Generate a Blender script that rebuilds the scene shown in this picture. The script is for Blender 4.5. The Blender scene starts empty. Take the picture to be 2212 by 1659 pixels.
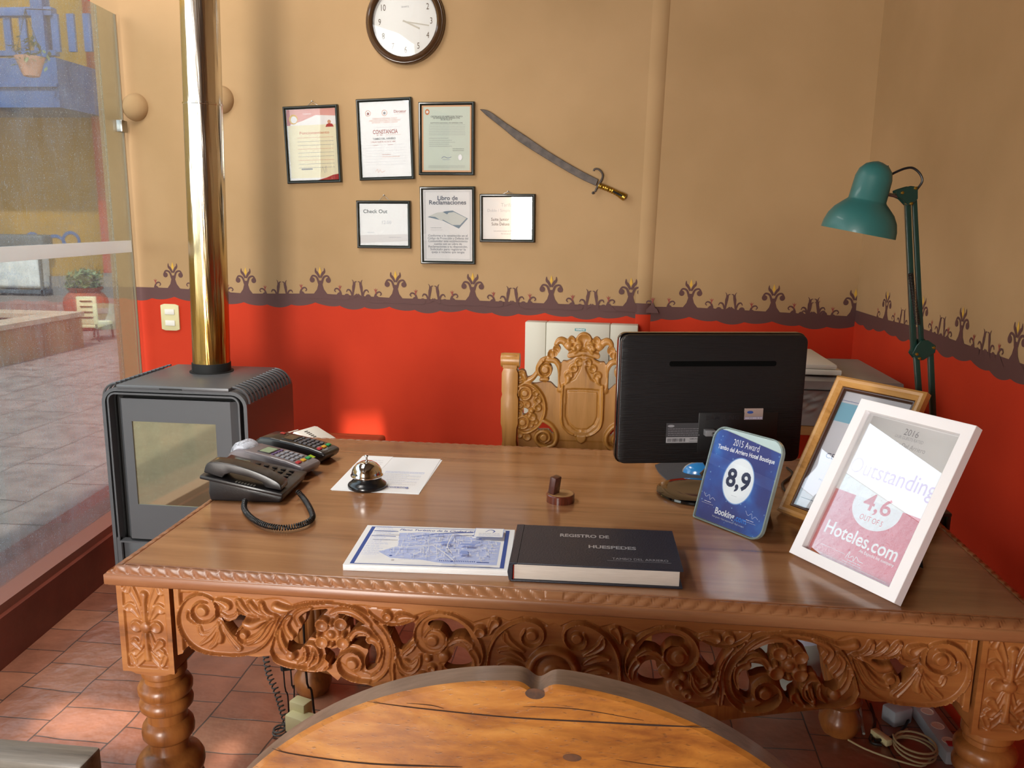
import bpy, bmesh, math, random
import numpy as np
from mathutils import Matrix, Vector
random.seed(7)
PI = math.pi
SC = bpy.context.scene
COL = SC.collection

# ---------------------------------------------------------------- camera
F_PX, CX, CY, CAM_H = 1790.0, 1106.0, 829.5, 1.42
def _basis():
    vy = (1312.0, 480.0); hs = 0.013
    d = np.array([vy[0]-CX, CY-vy[1], F_PX])
    t = -(d@d)/(d[0]-hs*d[1])
    xp = np.array([vy[0]+t-CX, CY-(vy[1]+hs*t), F_PX])
    Y = d/np.linalg.norm(d); X = -xp/np.linalg.norm(xp); Z = -np.cross(Y, X)
    if Z[1] < 0: Z = -Z
    return np.stack([X, Y, Z])
R = _basis()
C0 = np.array([0, 0, CAM_H])
def ray(x, y): return R @ np.array([x-CX, CY-y, F_PX])
def onz(x, y, z): r = ray(x, y); return C0 + r*((z-C0[2])/r[2])
def ony(x, y, Y): r = ray(x, y); return C0 + r*((Y-C0[1])/r[1])
def onx(x, y, X): r = ray(x, y); return C0 + r*((X-C0[0])/r[0])
def onp(x, y, p, n): r = ray(x, y); n = np.array(n, float); return C0 + r*(((np.array(p)-C0)@n)/(r@n))

cam = bpy.data.cameras.new('camera'); cam.sensor_width = 36; cam.lens = F_PX/2212*36; cam.clip_start = 0.05
camo = bpy.data.objects.new('camera', cam); COL.objects.link(camo)
rt = R @ np.array([1, 0, 0]); up = R @ np.array([0, 1, 0]); fw = R @ np.array([0, 0, 1])
camo.matrix_world = Matrix(((rt[0], up[0], -fw[0], 0), (rt[1], up[1], -fw[1], 0), (rt[2], up[2], -fw[2], CAM_H), (0, 0, 0, 1)))
SC.camera = camo

# ---------------------------------------------------------------- world, sun, exposure
SC.view_settings.view_transform = 'Standard'; SC.view_settings.look = 'None'
SC.view_settings.gamma = 1; SC.view_settings.use_curve_mapping = False
SC.view_settings.exposure = 0.12
w = bpy.data.worlds.new('sky'); SC.world = w; w.use_nodes = True
nt = w.node_tree; bg = nt.nodes['Background']
tc = nt.nodes.new('ShaderNodeTexCoord'); sx = nt.nodes.new('ShaderNodeSeparateXYZ'); cr = nt.nodes.new('ShaderNodeValToRGB')
nt.links.new(tc.outputs['Generated'], sx.inputs[0]); nt.links.new(sx.outputs['Z'], cr.inputs[0]); nt.links.new(cr.outputs[0], bg.inputs[0])
cr.color_ramp.elements[0].position = 0.08; cr.color_ramp.elements[0].color = (1.7, 1.63, 1.55, 1)
cr.color_ramp.elements[1].position = 0.42; cr.color_ramp.elements[1].color = (0.78, 0.88, 1.0, 1)
bg.inputs['Strength'].default_value = 3.0
SUN_DIR = Vector((0.05, 0.62, -0.77)).normalized()
sl = bpy.data.lights.new('sun', 'SUN'); sl.energy = 6.5; sl.angle = math.radians(1.2); sl.color = (1.0, 0.93, 0.82)
so = bpy.data.objects.new('sun', sl); COL.objects.link(so)
so.rotation_euler = SUN_DIR.to_track_quat('-Z', 'Y').to_euler()

def area(name, loc, rot, sx_, sy_, power, col):
    l = bpy.data.lights.new(name, 'AREA'); l.shape = 'RECTANGLE'; l.size = sx_; l.size_y = sy_; l.energy = power; l.color = col
    o = bpy.data.objects.new(name, l); COL.objects.link(o); o.location = loc; o.rotation_euler = rot; return o
# added lamps standing in for daylight from an invented roof light and doorway
area('added_roof_fill', (-1.50, 1.95, 3.13), (0, 0, 0), 0.65, 1.3, 45, (1.0, 0.96, 0.90))
area('added_doorway_fill', (-1.45, -2.2, 1.18), (PI/2, 0, math.radians(-12)), 0.9, 2.1, 150, (1.0, 0.96, 0.90))
# ---------------------------------------------------------------- helpers
def lin(h):
    h = h.lstrip('#'); v = [int(h[i:i+2], 16)/255 for i in (0, 2, 4)]
    return tuple(c/12.92 if c <= 0.04045 else ((c+0.055)/1.055)**2.4 for c in v) + (1,)
def _mat(name):
    m = bpy.data.materials.new(name); m.use_nodes = True
    return m, m.node_tree, m.node_tree.nodes['Principled BSDF']
def N(nt, t, **kw):
    n = nt.nodes.new(t)
    for k, v in kw.items(): setattr(n, k, v)
    return n
def mat(name, col, rough=0.5, metal=0.0, col2=None, scale=20, bump=0.0, bscale=None, coat=0.0, stretch=None, spec=0.5, detail=4, contrast=(0.35, 0.65), aniso=0):
    m, nt, b = _mat(name); L = nt.links.new
    b.inputs['Base Color'].default_value = lin(col) if isinstance(col, str) else col
    b.inputs['Roughness'].default_value = rough; b.inputs['Metallic'].default_value = metal
    b.inputs['Coat Weight'].default_value = coat; b.inputs['Specular IOR Level'].default_value = spec
    b.inputs['Coat Roughness'].default_value = 0.08
    if col2 or bump:
        tc = N(nt, 'ShaderNodeTexCoord'); mp = N(nt, 'ShaderNodeMapping')
        if stretch: mp.inputs['Scale'].default_value = stretch
        L(tc.outputs['Object'], mp.inputs[0])
        no = N(nt, 'ShaderNodeTexNoise'); no.inputs['Scale'].default_value = scale; no.inputs['Detail'].default_value = detail
        L(mp.outputs[0], no.inputs['Vector'])
        if col2:
            r = N(nt, 'ShaderNodeValToRGB'); r.color_ramp.elements[0].position = contrast[0]; r.color_ramp.elements[1].position = contrast[1]
            r.color_ramp.elements[0].color = lin(col); r.color_ramp.elements[1].color = lin(col2)
            L(no.outputs[0], r.inputs[0]); L(r.outputs[0], b.inputs['Base Color'])
        if bump:
            n2 = no
            if bscale:
                n2 = N(nt, 'ShaderNodeTexNoise'); n2.inputs['Scale'].default_value = bscale; n2.inputs['Detail'].default_value = 5
                L(mp.outputs[0], n2.inputs['Vector'])
            bp = N(nt, 'ShaderNodeBump'); bp.inputs['Strength'].default_value = bump; bp.inputs['Distance'].default_value = 0.004
            L(n2.outputs[0], bp.inputs['Height']); L(bp.outputs[0], b.inputs['Normal'])
    return m
def wood(name, dark, mid, light, axis='X', scale=1.0, rough=0.35, coat=0.0, bump=0.15, rings=True):
    """grain stretched along one axis"""
    m, nt, b = _mat(name); L = nt.links.new
    tc = N(nt, 'ShaderNodeTexCoord'); mp = N(nt, 'ShaderNodeMapping')
    s = {'X': (1.2, 14, 14), 'Y': (14, 1.2, 14), 'Z': (14, 14, 1.2)}[axis]
    mp.inputs['Scale'].default_value = tuple(v*scale for v in s)
    L(tc.outputs['Object'], mp.inputs[0])
    n1 = N(nt, 'ShaderNodeTexNoise'); n1.inputs['Scale'].default_value = 1.0; n1.inputs['Detail'].default_value = 6; n1.inputs['Roughness'].default_value = 0.55; n1.inputs['Distortion'].default_value = 0.6
    n2 = N(nt, 'ShaderNodeTexNoise'); n2.inputs['Scale'].default_value = 6.0; n2.inputs['Detail'].default_value = 5; n2.inputs['Roughness'].default_value = 0.7
    L(mp.outputs[0], n1.inputs['Vector']); L(mp.outputs[0], n2.inputs['Vector'])
    mx = N(nt, 'ShaderNodeMath', operation='MULTIPLY_ADD'); mx.inputs[1].default_value = 0.35; L(n2.outputs[0], mx.inputs[0]); L(n1.outputs[0], mx.inputs[2])
    r = N(nt, 'ShaderNodeValToRGB'); e = r.color_ramp.elements
    e[0].position = 0.42; e[0].color = lin(dark); e[1].position = 0.86; e[1].color = lin(light)
    k = e.new(0.6); k.color = lin(mid)
    L(mx.outputs[0], r.inputs[0]); L(r.outputs[0], b.inputs['Base Color'])
    b.inputs['Roughness'].default_value = rough; b.inputs['Coat Weight'].default_value = coat; b.inputs['Coat Roughness'].default_value = 0.12
    bp = N(nt, 'ShaderNodeBump'); bp.inputs['Strength'].default_value = bump; bp.inputs['Distance'].default_value = 0.002
    L(mx.outputs[0], bp.inputs['Height']); L(bp.outputs[0], b.inputs['Normal'])
    return m
def glassmat(name, tint='#ffffff', dirt=0.0, refl=1.0, dirtcol='#c8d4dc', rough=0.0, base=0.25):
    """thin pane: clear transmission, Fresnel reflection, a film of dirt"""
    m, nt, b = _mat(name); L = nt.links.new; nt.nodes.remove(b); out = nt.nodes['Material Output']
    tr = N(nt, 'ShaderNodeBsdfTransparent'); tr.inputs[0].default_value = lin(tint)
    gl = N(nt, 'ShaderNodeBsdfAnisotropic'); gl.inputs['Roughness'].default_value = rough
    fr = N(nt, 'ShaderNodeFresnel'); fr.inputs[0].default_value = 1.5
    mu = N(nt, 'ShaderNodeMath', operation='MULTIPLY'); mu.inputs[1].default_value = refl; mu.use_clamp = True
    L(fr.outputs[0], mu.inputs[0])
    mx = N(nt, 'ShaderNodeMixShader'); L(mu.outputs[0], mx.inputs[0]); L(tr.outputs[0], mx.inputs[1]); L(gl.outputs[0], mx.inputs[2])
    last = mx
    if dirt:
        tc = N(nt, 'ShaderNodeTexCoord'); mp = N(nt, 'ShaderNodeMapping'); mp.inputs['Scale'].default_value = (9, 9, 1.6)
        L(tc.outputs['Object'], mp.inputs[0])
        no = N(nt, 'ShaderNodeTexNoise'); no.inputs['Scale'].default_value = 3.0; no.inputs['Detail'].default_value = 8; no.inputs['Distortion'].default_value = 1.5
        L(mp.outputs[0], no.inputs['Vector'])
        n2 = N(nt, 'ShaderNodeTexNoise'); n2.inputs['Scale'].default_value = 16; n2.inputs['Detail'].default_value = 6; n2.inputs['Distortion'].default_value = 2.5
        L(mp.outputs[0], n2.inputs['Vector'])
        vo = N(nt, 'ShaderNodeTexNoise'); vo.inputs['Scale'].default_value = 260; vo.inputs['Detail'].default_value = 0
        L(tc.outputs['Object'], vo.inputs['Vector'])
        r0 = N(nt, 'ShaderNodeMapRange'); r0.inputs[1].default_value = 0.42; r0.inputs[2].default_value = 0.78; r0.inputs[3].default_value = base; r0.inputs[4].default_value = 1.3
        L(no.outputs[0], r0.inputs[0])
        r1 = N(nt, 'ShaderNodeMapRange'); r1.inputs[1].default_value = 0.60; r1.inputs[2].default_value = 0.74; r1.inputs[3].default_value = 0.0; r1.inputs[4].default_value = 4.5
        L(n2.outputs[0], r1.inputs[0])
        r2 = N(nt, 'ShaderNodeMapRange'); r2.inputs[1].default_value = 0.76; r2.inputs[2].default_value = 0.82; r2.inputs[3].default_value = 0.0; r2.inputs[4].default_value = 7.0
        L(vo.outputs[0], r2.inputs[0])
        a = N(nt, 'ShaderNodeMath', operation='ADD'); L(r0.outputs[0], a.inputs[0]); L(r1.outputs[0], a.inputs[1])
        a2 = N(nt, 'ShaderNodeMath', operation='ADD'); L(a.outputs[0], a2.inputs[0]); L(r2.outputs[0], a2.inputs[1])
        a3 = N(nt, 'ShaderNodeMath', operation='MULTIPLY'); a3.inputs[1].default_value = dirt; a3.use_clamp = True; L(a2.outputs[0], a3.inputs[0])
        tl = N(nt, 'ShaderNodeBsdfTranslucent'); tl.inputs[0].default_value = lin(dirtcol)
        df = N(nt, 'ShaderNodeBsdfDiffuse'); df.inputs[0].default_value = lin(dirtcol)
        md = N(nt, 'ShaderNodeMixShader'); L(tl.outputs[0], md.inputs[1]); L(df.outputs[0], md.inputs[2])
        m2 = N(nt, 'ShaderNodeMixShader'); L(a3.outputs[0], m2.inputs[0]); L(mx.outputs[0], m2.inputs[1]); L(md.outputs[0], m2.inputs[2])
        last = m2
    L(last.outputs[0], out.inputs[0])
    return m

XF = {}
def M4(o, x=(1, 0, 0), y=(0, 1, 0), z=(0, 0, 1)):
    o, x, y, z = map(lambda v: [float(t) for t in v], (o, x, y, z))
    return Matrix(((x[0], y[0], z[0], o[0]), (x[1], y[1], z[1], o[1]), (x[2], y[2], z[2], o[2]), (0, 0, 0, 1)))
def RZ(a, o=(0, 0, 0)): return Matrix.Translation([float(v) for v in o]) @ Matrix.Rotation(a, 4, 'Z')
def thing(name, label, cat, M=None, group=None):
    o = bpy.data.objects.new(name, None); COL.objects.link(o)
    if M is None: M = Matrix.Identity(4)
    if not isinstance(M, Matrix): M = Matrix.Translation([float(v) for v in M])
    o.matrix_world = M; XF[o.name] = M.copy(); o.empty_display_size = 0.05
    o['label'] = label; o['category'] = cat
    if group: o['group'] = group
    return o
def tag(o, label, cat, group=None, kind=None):
    o['label'] = label; o['category'] = cat
    if group: o['group'] = group
    if kind: o['kind'] = kind
    return o
_txt = {}
def text_mesh(s, bold):
    k = (s, bold)
    if k not in _txt:
        c = bpy.data.curves.new('t', 'FONT'); c.body = s; c.size = 1.0; c.offset = bold; c.resolution_u = 3
        c.align_x = 'CENTER'; c.align_y = 'CENTER'
        o = bpy.data.objects.new('t', c); me = bpy.data.meshes.new_from_object(o)
        _txt[k] = ([tuple(v.co) for v in me.vertices], [tuple(p.vertices) for p in me.polygons])
        bpy.data.objects.remove(o); bpy.data.meshes.remove(me); bpy.data.curves.remove(c)
    return _txt[k]
class MB:
    def __init__(s): s.V = []; s.F = []; s.I = []; s.mats = []; s.lift = 0
    def mi(s, m):
        if m not in s.mats: s.mats.append(m)
        return s.mats.index(m)
    def add(s, vs, fs, m, M=None):
        n = len(s.V); i = s.mi(m)
        if M is not None: vs = [tuple(M @ Vector([float(t) for t in v])) for v in vs]
        s.V += [tuple(float(t) for t in v) for v in vs]
        s.F += [tuple(k+n for k in f) for f in fs]; s.I += [i]*len(fs); return s
    def box(s, lo, hi, m, M=None, bev=0.0, seg=2):
        if bev <= 0:
            x0, y0, z0 = lo; x1, y1, z1 = hi
            vs = [(x0,y0,z0),(x1,y0,z0),(x1,y1,z0),(x0,y1,z0),(x0,y0,z1),(x1,y0,z1),(x1,y1,z1),(x0,y1,z1)]
            return s.add(vs, [(3,2,1,0),(4,5,6,7),(0,1,5,4),(1,2,6,5),(2,3,7,6),(3,0,4,7)], m, M)
        bm = bmesh.new(); bmesh.ops.create_cube(bm, size=1)
        for v in bm.verts: v.co = Vector([(lo[i]+hi[i])/2 + v.co[i]*(hi[i]-lo[i]) for i in range(3)])
        bmesh.ops.bevel(bm, geom=list(bm.edges), offset=bev, segments=seg, profile=0.5, affect='EDGES')
        return s.bm(bm, m, M)
    def bm(s, bm, m, M=None):
        bm.verts.index_update(); s.add([tuple(v.co) for v in bm.verts], [tuple(v.index for v in f.verts) for f in bm.faces], m, M); bm.free(); return s
    def prism(s, pts, d0, d1, m, M=None, bev=0.0, seg=2):
        """2D outline in local XY extruded along local Z from d0 to d1"""
        bm = bmesh.new(); f = bm.faces.new([bm.verts.new((p[0], p[1], d0)) for p in pts])
        r = bmesh.ops.extrude_face_region(bm, geom=[f])
        for v in r['geom']:
            if isinstance(v, bmesh.types.BMVert): v.co.z = d1
        bmesh.ops.recalc_face_normals(bm, faces=bm.faces)
        if bev: bmesh.ops.bevel(bm, geom=list(bm.edges), offset=bev, segments=seg, profile=0.5, affect='EDGES', clamp_overlap=True)
        bmesh.ops.triangulate(bm, faces=[f for f in bm.faces if len(f.verts) > 4])
        return s.bm(bm, m, M)
    def lathe(s, prof, m, M=None, n=32, flute=None):
        vs = []; fs = []
        for k, (r, z) in enumerate(prof):
            for i in range(n):
                a = 2*PI*i/n; rr = r if not flute else r*(1+flute(a, z)); vs.append((rr*math.cos(a), rr*math.sin(a), z))
        for k in range(len(prof)-1):
            for i in range(n):
                j = (i+1) % n; fs.append((k*n+i, k*n+j, (k+1)*n+j, (k+1)*n+i))
        fs.append(tuple(range(n-1, -1, -1))); fs.append(tuple((len(prof)-1)*n+i for i in range(n)))
        return s.add(vs, fs, m, M)
    def tube(s, pts, r, m, M=None, n=8, smooth=0, closed=False):
        P = [Vector([float(t) for t in p]) for p in pts]
        rs = r if isinstance(r, (list, tuple)) else [r]*len(P)
        if smooth:
            Q = []; RR = []
            for i in range(len(P)-1):
                p0 = P[max(i-1, 0)]; p1 = P[i]; p2 = P[i+1]; p3 = P[min(i+2, len(P)-1)]
                for k in range(smooth):
                    t = k/smooth
                    Q.append(0.5*((2*p1)+(p2-p0)*t+(2*p0-5*p1+4*p2-p3)*t*t+(3*p1-p0-3*p2+p3)*t**3)); RR.append(rs[i]*(1-t)+rs[i+1]*t)
            Q.append(P[-1]); RR.append(rs[-1]); P, rs = Q, RR
        vs = []; fs = []; nrm = None
        for i, p in enumerate(P):
            t = (P[min(i+1, len(P)-1)]-P[max(i-1, 0)]); t = t.normalized() if t.length > 1e-9 else Vector((0, 0, 1))
            if nrm is None:
                nrm = t.cross(Vector((0, 0, 1)))
                if nrm.length < 0.05: nrm = t.cross(Vector((0, 1, 0)))
            nrm = (nrm - t*nrm.dot(t)).normalized(); b = t.cross(nrm)
            for k in range(n):
                a = 2*PI*k/n; vs.append(tuple(p+rs[i]*(math.cos(a)*nrm+math.sin(a)*b)))
        for i in range(len(P)-1):
            for k in range(n):
                j = (k+1) % n; fs.append((i*n+k, (i+1)*n+k, (i+1)*n+j, i*n+j))
        fs.append(tuple(range(n))); fs.append(tuple((len(P)-1)*n+k for k in range(n-1, -1, -1)))
        return s.add(vs, fs, m, M)
    # --- flat printed marks, each lifted a hair above the last
    def lf(s): s.lift += 0.000012; return 0.0002+s.lift
    def poly(s, pts, m, M): z = s.lf(); return s.add([(p[0], p[1], z) for p in pts], [tuple(range(len(pts)))], m, M)
    def rect(s, x0, y0, x1, y1, m, M): return s.poly([(x0, y0), (x1, y0), (x1, y1), (x0, y1)], m, M)
    def disc(s, x, y, r, m, M, ry=None, n=28):
        return s.poly([(x+r*math.cos(2*PI*i/n), y+(ry or r)*math.sin(2*PI*i/n)) for i in range(n)], m, M)
    def stroke(s, pts, wd, m, M, smooth=4):
        P = spline(pts, smooth) if smooth else [np.array(p, float) for p in pts]
        ws = np.interp(np.linspace(0, 1, len(P)), np.linspace(0, 1, len(wd)), wd) if isinstance(wd, (list, tuple)) else [wd]*len(P)
        z = s.lf(); vs = []
        for i, p in enumerate(P):
            t = P[min(i+1, len(P)-1)]-P[max(i-1, 0)]; t = t/(np.linalg.norm(t)+1e-12); nn = np.array([-t[1], t[0]])
            for sg in (1, -1): q = p+nn*sg*ws[i]/2; vs.append((q[0], q[1], z))
        return s.add(vs, [(2*i, 2*i+1, 2*i+3, 2*i+2) for i in range(len(P)-1)], m, M)
    def ring(s, x, y, r, wd, m, M, ry=None, a0=0, a1=360, n=40):
        return s.stroke([(x+r*math.cos(math.radians(a0+(a1-a0)*i/n)), y+(ry or r)*math.sin(math.radians(a0+(a1-a0)*i/n))) for i in range(n+1)], wd, m, M, 0)
    def text(s, t, x, y, size, m, M, bold=0.0, sx=1.0, rot=0.0, width=None, slant=0.0):
        vs, fs = text_mesh(t, bold); z = s.lf()
        if width:
            xs = [v[0] for v in vs]; sx = width/((max(xs)-min(xs))*size)
        c, sn = math.cos(rot), math.sin(rot)
        o = []
        for v in vs:
            a = (v[0]+slant*v[1])*size*sx; b = v[1]*size
            o.append((x+a*c-b*sn, y+a*sn+b*c, z))
        return s.add(o, fs, m, M)
    def lines(s, x0, x1, y, h, m, M, words=6, rnd=random):
        """an illegible line of small print: dashes of word length"""
        x = x0; 
        while x < x1-h:
            l = min(rnd.uniform(1.5, 6)*h, x1-x); s.rect(x, y-h*0.3, x+l, y+h*0.3, m, M); x += l+h*0.7
        return s
    def build(s, name, parent=None, world=True, smooth=35, double=False):
        me = bpy.data.meshes.new(name); V = s.V
        if parent is not None and world:
            Mi = XF[parent.name].inverted() if parent.name in XF else Matrix.Identity(4)
            V = [tuple(Mi @ Vector(v)) for v in V]
        me.from_pydata(V, [], s.F)
        for m in s.mats: me.materials.append(m)
        me.polygons.foreach_set('material_index', s.I)
        if smooth:
            me.polygons.foreach_set('use_smooth', [True]*len(s.F))
            me.update()
            me.set_sharp_from_angle(angle=math.radians(smooth))
        me.update()
        o = bpy.data.objects.new(name, me); COL.objects.link(o)
        if parent is not None: o.parent = parent; XF[o.name] = XF.get(parent.name, Matrix.Identity(4)) if world or parent.name in XF else Matrix.Identity(4)
        else: XF[o.name] = Matrix.Identity(4)
        return o
def solo(mb, name, label, cat, origin=None, group=None, smooth=35):
    """a thing made of one mesh, its origin at its own base"""
    if origin is None:
        A = np.array(mb.V); origin = ((A[:, 0].min()+A[:, 0].max())/2, (A[:, 1].min()+A[:, 1].max())/2, A[:, 2].min())
    o0 = Vector([float(v) for v in origin]); mb.V = [tuple(Vector(v)-o0) for v in mb.V]
    o = mb.build(name, smooth=smooth); o.location = o0; XF[o.name] = Matrix.Translation(o0)
    return tag(o, label, cat, group)
def struct(mb, name, smooth=0): o = mb.build(name, smooth=smooth); o['kind'] = 'structure'; return o
def spline(pts, k=5):
    P = [np.array(p, float) for p in pts]; Q = []
    for i in range(len(P)-1):
        p0 = P[max(i-1, 0)]; p1 = P[i]; p2 = P[i+1]; p3 = P[min(i+2, len(P)-1)]
        for j in range(k):
            t = j/k; Q.append(0.5*((2*p1)+(p2-p0)*t+(2*p0-5*p1+4*p2-p3)*t*t+(3*p1-p0-3*p2+p3)*t**3))
    Q.append(P[-1]); return Q

# ---- carved relief: a height field cut out of a board
class Carve:
    def __init__(s, x0, x1, y0, y1, res):
        s.nx = int(round((x1-x0)/res))+1; s.ny = int(round((y1-y0)/res))+1
        s.xs = np.linspace(x0, x1, s.nx); s.ys = np.linspace(y0, y1, s.ny)
        s.X, s.Y = np.meshgrid(s.xs, s.ys, indexing='ij'); s.H = np.full(s.X.shape, -1.0)
    def win(s, pts, pad):
        P = np.array(pts); a = np.searchsorted(s.xs, P[:, 0].min()-pad); b = np.searchsorted(s.xs, P[:, 0].max()+pad)
        c = np.searchsorted(s.ys, P[:, 1].min()-pad); d = np.searchsorted(s.ys, P[:, 1].max()+pad)
        return slice(max(a-1, 0), b+1), slice(max(c-1, 0), d+1)
    def put(s, sl, mask, h): H = s.H[sl]; H[mask] = h[mask] if hasattr(h, 'shape') else h
    def fill(s, pts, h, smooth=3, cut=False):
        P = np.array(spline(list(pts)+[pts[0]], smooth) if smooth else list(pts)+[pts[0]]); sl = s.win(P, 0); X, Y = s.X[sl], s.Y[sl]
        ins = np.zeros(X.shape, bool)
        for i in range(len(P)-1):
            (xa, ya), (xb, yb) = P[i], P[i+1]
            if ya == yb: continue
            c = ((ya > Y) != (yb > Y)) & (X < (xb-xa)*(Y-ya)/(yb-ya)+xa); ins ^= c
        s.put(sl, ins, -1.0 if cut else h)
    rim = None
    def line(s, pts, wd, h, prof='round', amp=0.005, smooth=4):
        if s.rim and prof == 'round' and (max(wd) if isinstance(wd, (list, tuple)) else wd) <= .0045:
            wd = [v*s.rim for v in wd] if isinstance(wd, (list, tuple)) else wd*s.rim
        P = np.array(spline(pts, smooth)); ws = np.interp(np.linspace(0, 1, len(P)), np.linspace(0, 1, len(wd)), wd) if isinstance(wd, (list, tuple)) else np.full(len(P), wd)
        sl = s.win(P, max(ws)); X, Y = s.X[sl], s.Y[sl]; best = np.full(X.shape, 9.0)
        for i in range(len(P)-1):
            d = P[i+1]-P[i]; L2 = d@d+1e-12; t = np.clip(((X-P[i][0])*d[0]+(Y-P[i][1])*d[1])/L2, 0, 1)
            dist = np.hypot(X-P[i][0]-t*d[0], Y-P[i][1]-t*d[1])/(ws[i]*(1-t)+ws[i+1]*t+1e-9)
            best = np.minimum(best, dist)
        s.prof(sl, best, h, prof, amp)
    def prof(s, sl, q, h, prof, amp):
        m = q < 1
        if prof == 'round': hh = h+amp*np.sqrt(np.clip(1-q*q, 0, 1))
        elif prof == 'gouge': hh = h+amp*(np.clip(q, 0, 1)**2)*np.clip((1-q)*7, 0, 1)**0.5
        else: hh = h+amp*np.clip((1-q)*6, 0, 1)
        s.put(sl, m, hh)
    def disc(s, c, r, h, prof='flat', amp=0.004, ry=None):
        sl = s.win([c], max(r, ry or r)); q = np.hypot((s.X[sl]-c[0])/r, (s.Y[sl]-c[1])/(ry or r)); s.prof(sl, q, h, prof, amp)
    def mesh(s, name, fn, back, m, parent, mirror=True):
        """fn(a, b, h) -> world point; a mirrored about 0; back = depth of the flat rear"""
        H = s.H; xs = s.xs
        if mirror:
            H = np.concatenate([H[:0:-1], H], 0); xs = np.concatenate([-xs[:0:-1], xs])
        nx, ny = H.shape; ok = H > -0.5
        q = ok[:-1, :-1] & ok[1:, :-1] & ok[1:, 1:] & ok[:-1, 1:]
        used = np.zeros(H.shape, bool); used[:-1, :-1] |= q; used[1:, :-1] |= q; used[1:, 1:] |= q; used[:-1, 1:] |= q
        A, B = np.meshgrid(xs, s.ys, indexing='ij'); A = A.copy(); B = B.copy(); Hs = H.copy()
        # boundary smoothing
        cnt = np.zeros(H.shape, int); cnt[:-1, :-1] += q; cnt[1:, :-1] += q; cnt[1:, 1:] += q; cnt[:-1, 1:] += q
        bd = used & (cnt < 4); bd[0, :] = bd[-1, :] = False; bd[:, 0] = bd[:, -1] = False
        if mirror: pass
        for _ in range(12):
            sa = np.zeros_like(A); sb = np.zeros_like(B); sn = np.zeros(H.shape)
            for dx, dy in ((1, 0), (-1, 0), (0, 1), (0, -1)):
                nb = np.roll(np.roll(bd, dx, 0), dy, 1); sa += np.where(nb, np.roll(np.roll(A, dx, 0), dy, 1), 0); sb += np.where(nb, np.roll(np.roll(B, dx, 0), dy, 1), 0); sn += nb
            g = bd & (sn >= 2); A = np.where(g, 0.5*A+0.5*sa/np.maximum(sn, 1), A); B = np.where(g, 0.5*B+0.5*sb/np.maximum(sn, 1), B)
        # soften the height steps a little
        for _ in range(2):
            acc = Hs.copy(); n = np.ones(H.shape)
            for dx, dy in ((1, 0), (-1, 0), (0, 1), (0, -1)):
                o2 = np.roll(np.roll(ok, dx, 0), dy, 1); acc += np.where(o2, np.roll(np.roll(Hs, dx, 0), dy, 1), 0); n += o2
            Hs = np.where(ok, acc/n, Hs)
        idx = -np.ones(H.shape, int); idx[used] = np.arange(used.sum()); nv = int(used.sum())
        Pf = fn(A[used], B[used], Hs[used]); Pb = fn(A[used], B[used], np.full(nv, back))
        V = np.concatenate([Pf, Pb], 0)
        I, J = np.nonzero(q)
        f = np.stack([idx[I, J], idx[I+1, J], idx[I+1, J+1], idx[I, J+1]], 1)
        fb = f[:, ::-1]+nv
        qp = np.pad(q, 1); side = []
        def edge(sel, a, b): 
            i, j = np.nonzero(sel)
            p = idx[i+a[0], j+a[1]]; r = idx[i+b[0], j+b[1]]; side.append(np.stack([r, p, p+nv, r+nv], 1))
        edge(q & ~qp[1:-1, :-2], (0, 0), (1, 0)); edge(q & ~qp[2:, 1:-1], (1, 0), (1, 1))
        edge(q & ~qp[1:-1, 2:], (1, 1), (0, 1)); edge(q & ~qp[:-2, 1:-1], (0, 1), (0, 0))
        Fc = np.concatenate([f, fb]+side, 0)
        me = bpy.data.meshes.new(name)
        if parent is not None:
            Mi = np.array(XF[parent.name].inverted()); V = V @ Mi[:3, :3].T + Mi[:3, 3]
        me.vertices.add(len(V)); me.vertices.foreach_set('co', V.astype(np.float32).ravel())
        me.loops.add(len(Fc)*4); me.loops.foreach_set('vertex_index', Fc.astype(np.int32).ravel())
        me.polygons.add(len(Fc)); me.polygons.foreach_set('loop_start', np.arange(0, len(Fc)*4, 4, dtype=np.int32)); me.polygons.foreach_set('loop_total', np.full(len(Fc), 4, np.int32))
        me.update(); me.validate(); me.materials.append(m)
        me.polygons.foreach_set('use_smooth', [True]*len(me.polygons)); me.set_sharp_from_angle(angle=math.radians(50)); me.update()
        o = bpy.data.objects.new(name, me); COL.objects.link(o); o.parent = parent; XF[o.name] = XF[parent.name]
        return o

# ---------------------------------------------------------------- materials
TAN = mat('tan_plaster', '#b29168', 0.85, col2='#a98960', scale=2.5, bump=0.5, bscale=9)
RED = mat('red_plaster', '#c93818', 0.78, col2='#c03315', spec=0.3, scale=3, bump=0.4, bscale=9)
BROWN = mat('border_paint', '#5c3b38', 0.7)
YEL = mat('flame_paint', '#d6a83c', 0.7)
MAROON = mat('flower_paint', '#94443a', 0.7)
WHITE = mat('white_plaster', '#d8d2c6', 0.9)
OCHRE = mat('ochre_plaster', '#94702a', 0.9, col2='#80621f', scale=1.5, bump=0.3, bscale=6)
BLUEP = mat('blue_paint', '#2d568f', 0.55, col2='#284c80', scale=3)
GREY = mat('grey_plinth', '#6f6a68', 0.9)
STONE = mat('planter_stone', '#8c7858', 0.9, col2='#6e5d44', scale=4, stretch=(1, 1, 0.4), bump=0.5, bscale=12)
STONECAP = mat('stone_cap', '#a89c88', 0.85, col2='#93866f', scale=8)
SOIL = mat('soil', '#6a5238', 1, col2='#54402c', scale=20, bump=0.8)
TERRA = mat('terracotta_pot', '#9c4f30', 0.8, col2='#8a4229', scale=5)
LEAF = mat('leaf', '#4d5f3d', 0.6, col2='#6b7a52', scale=15)
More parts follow.
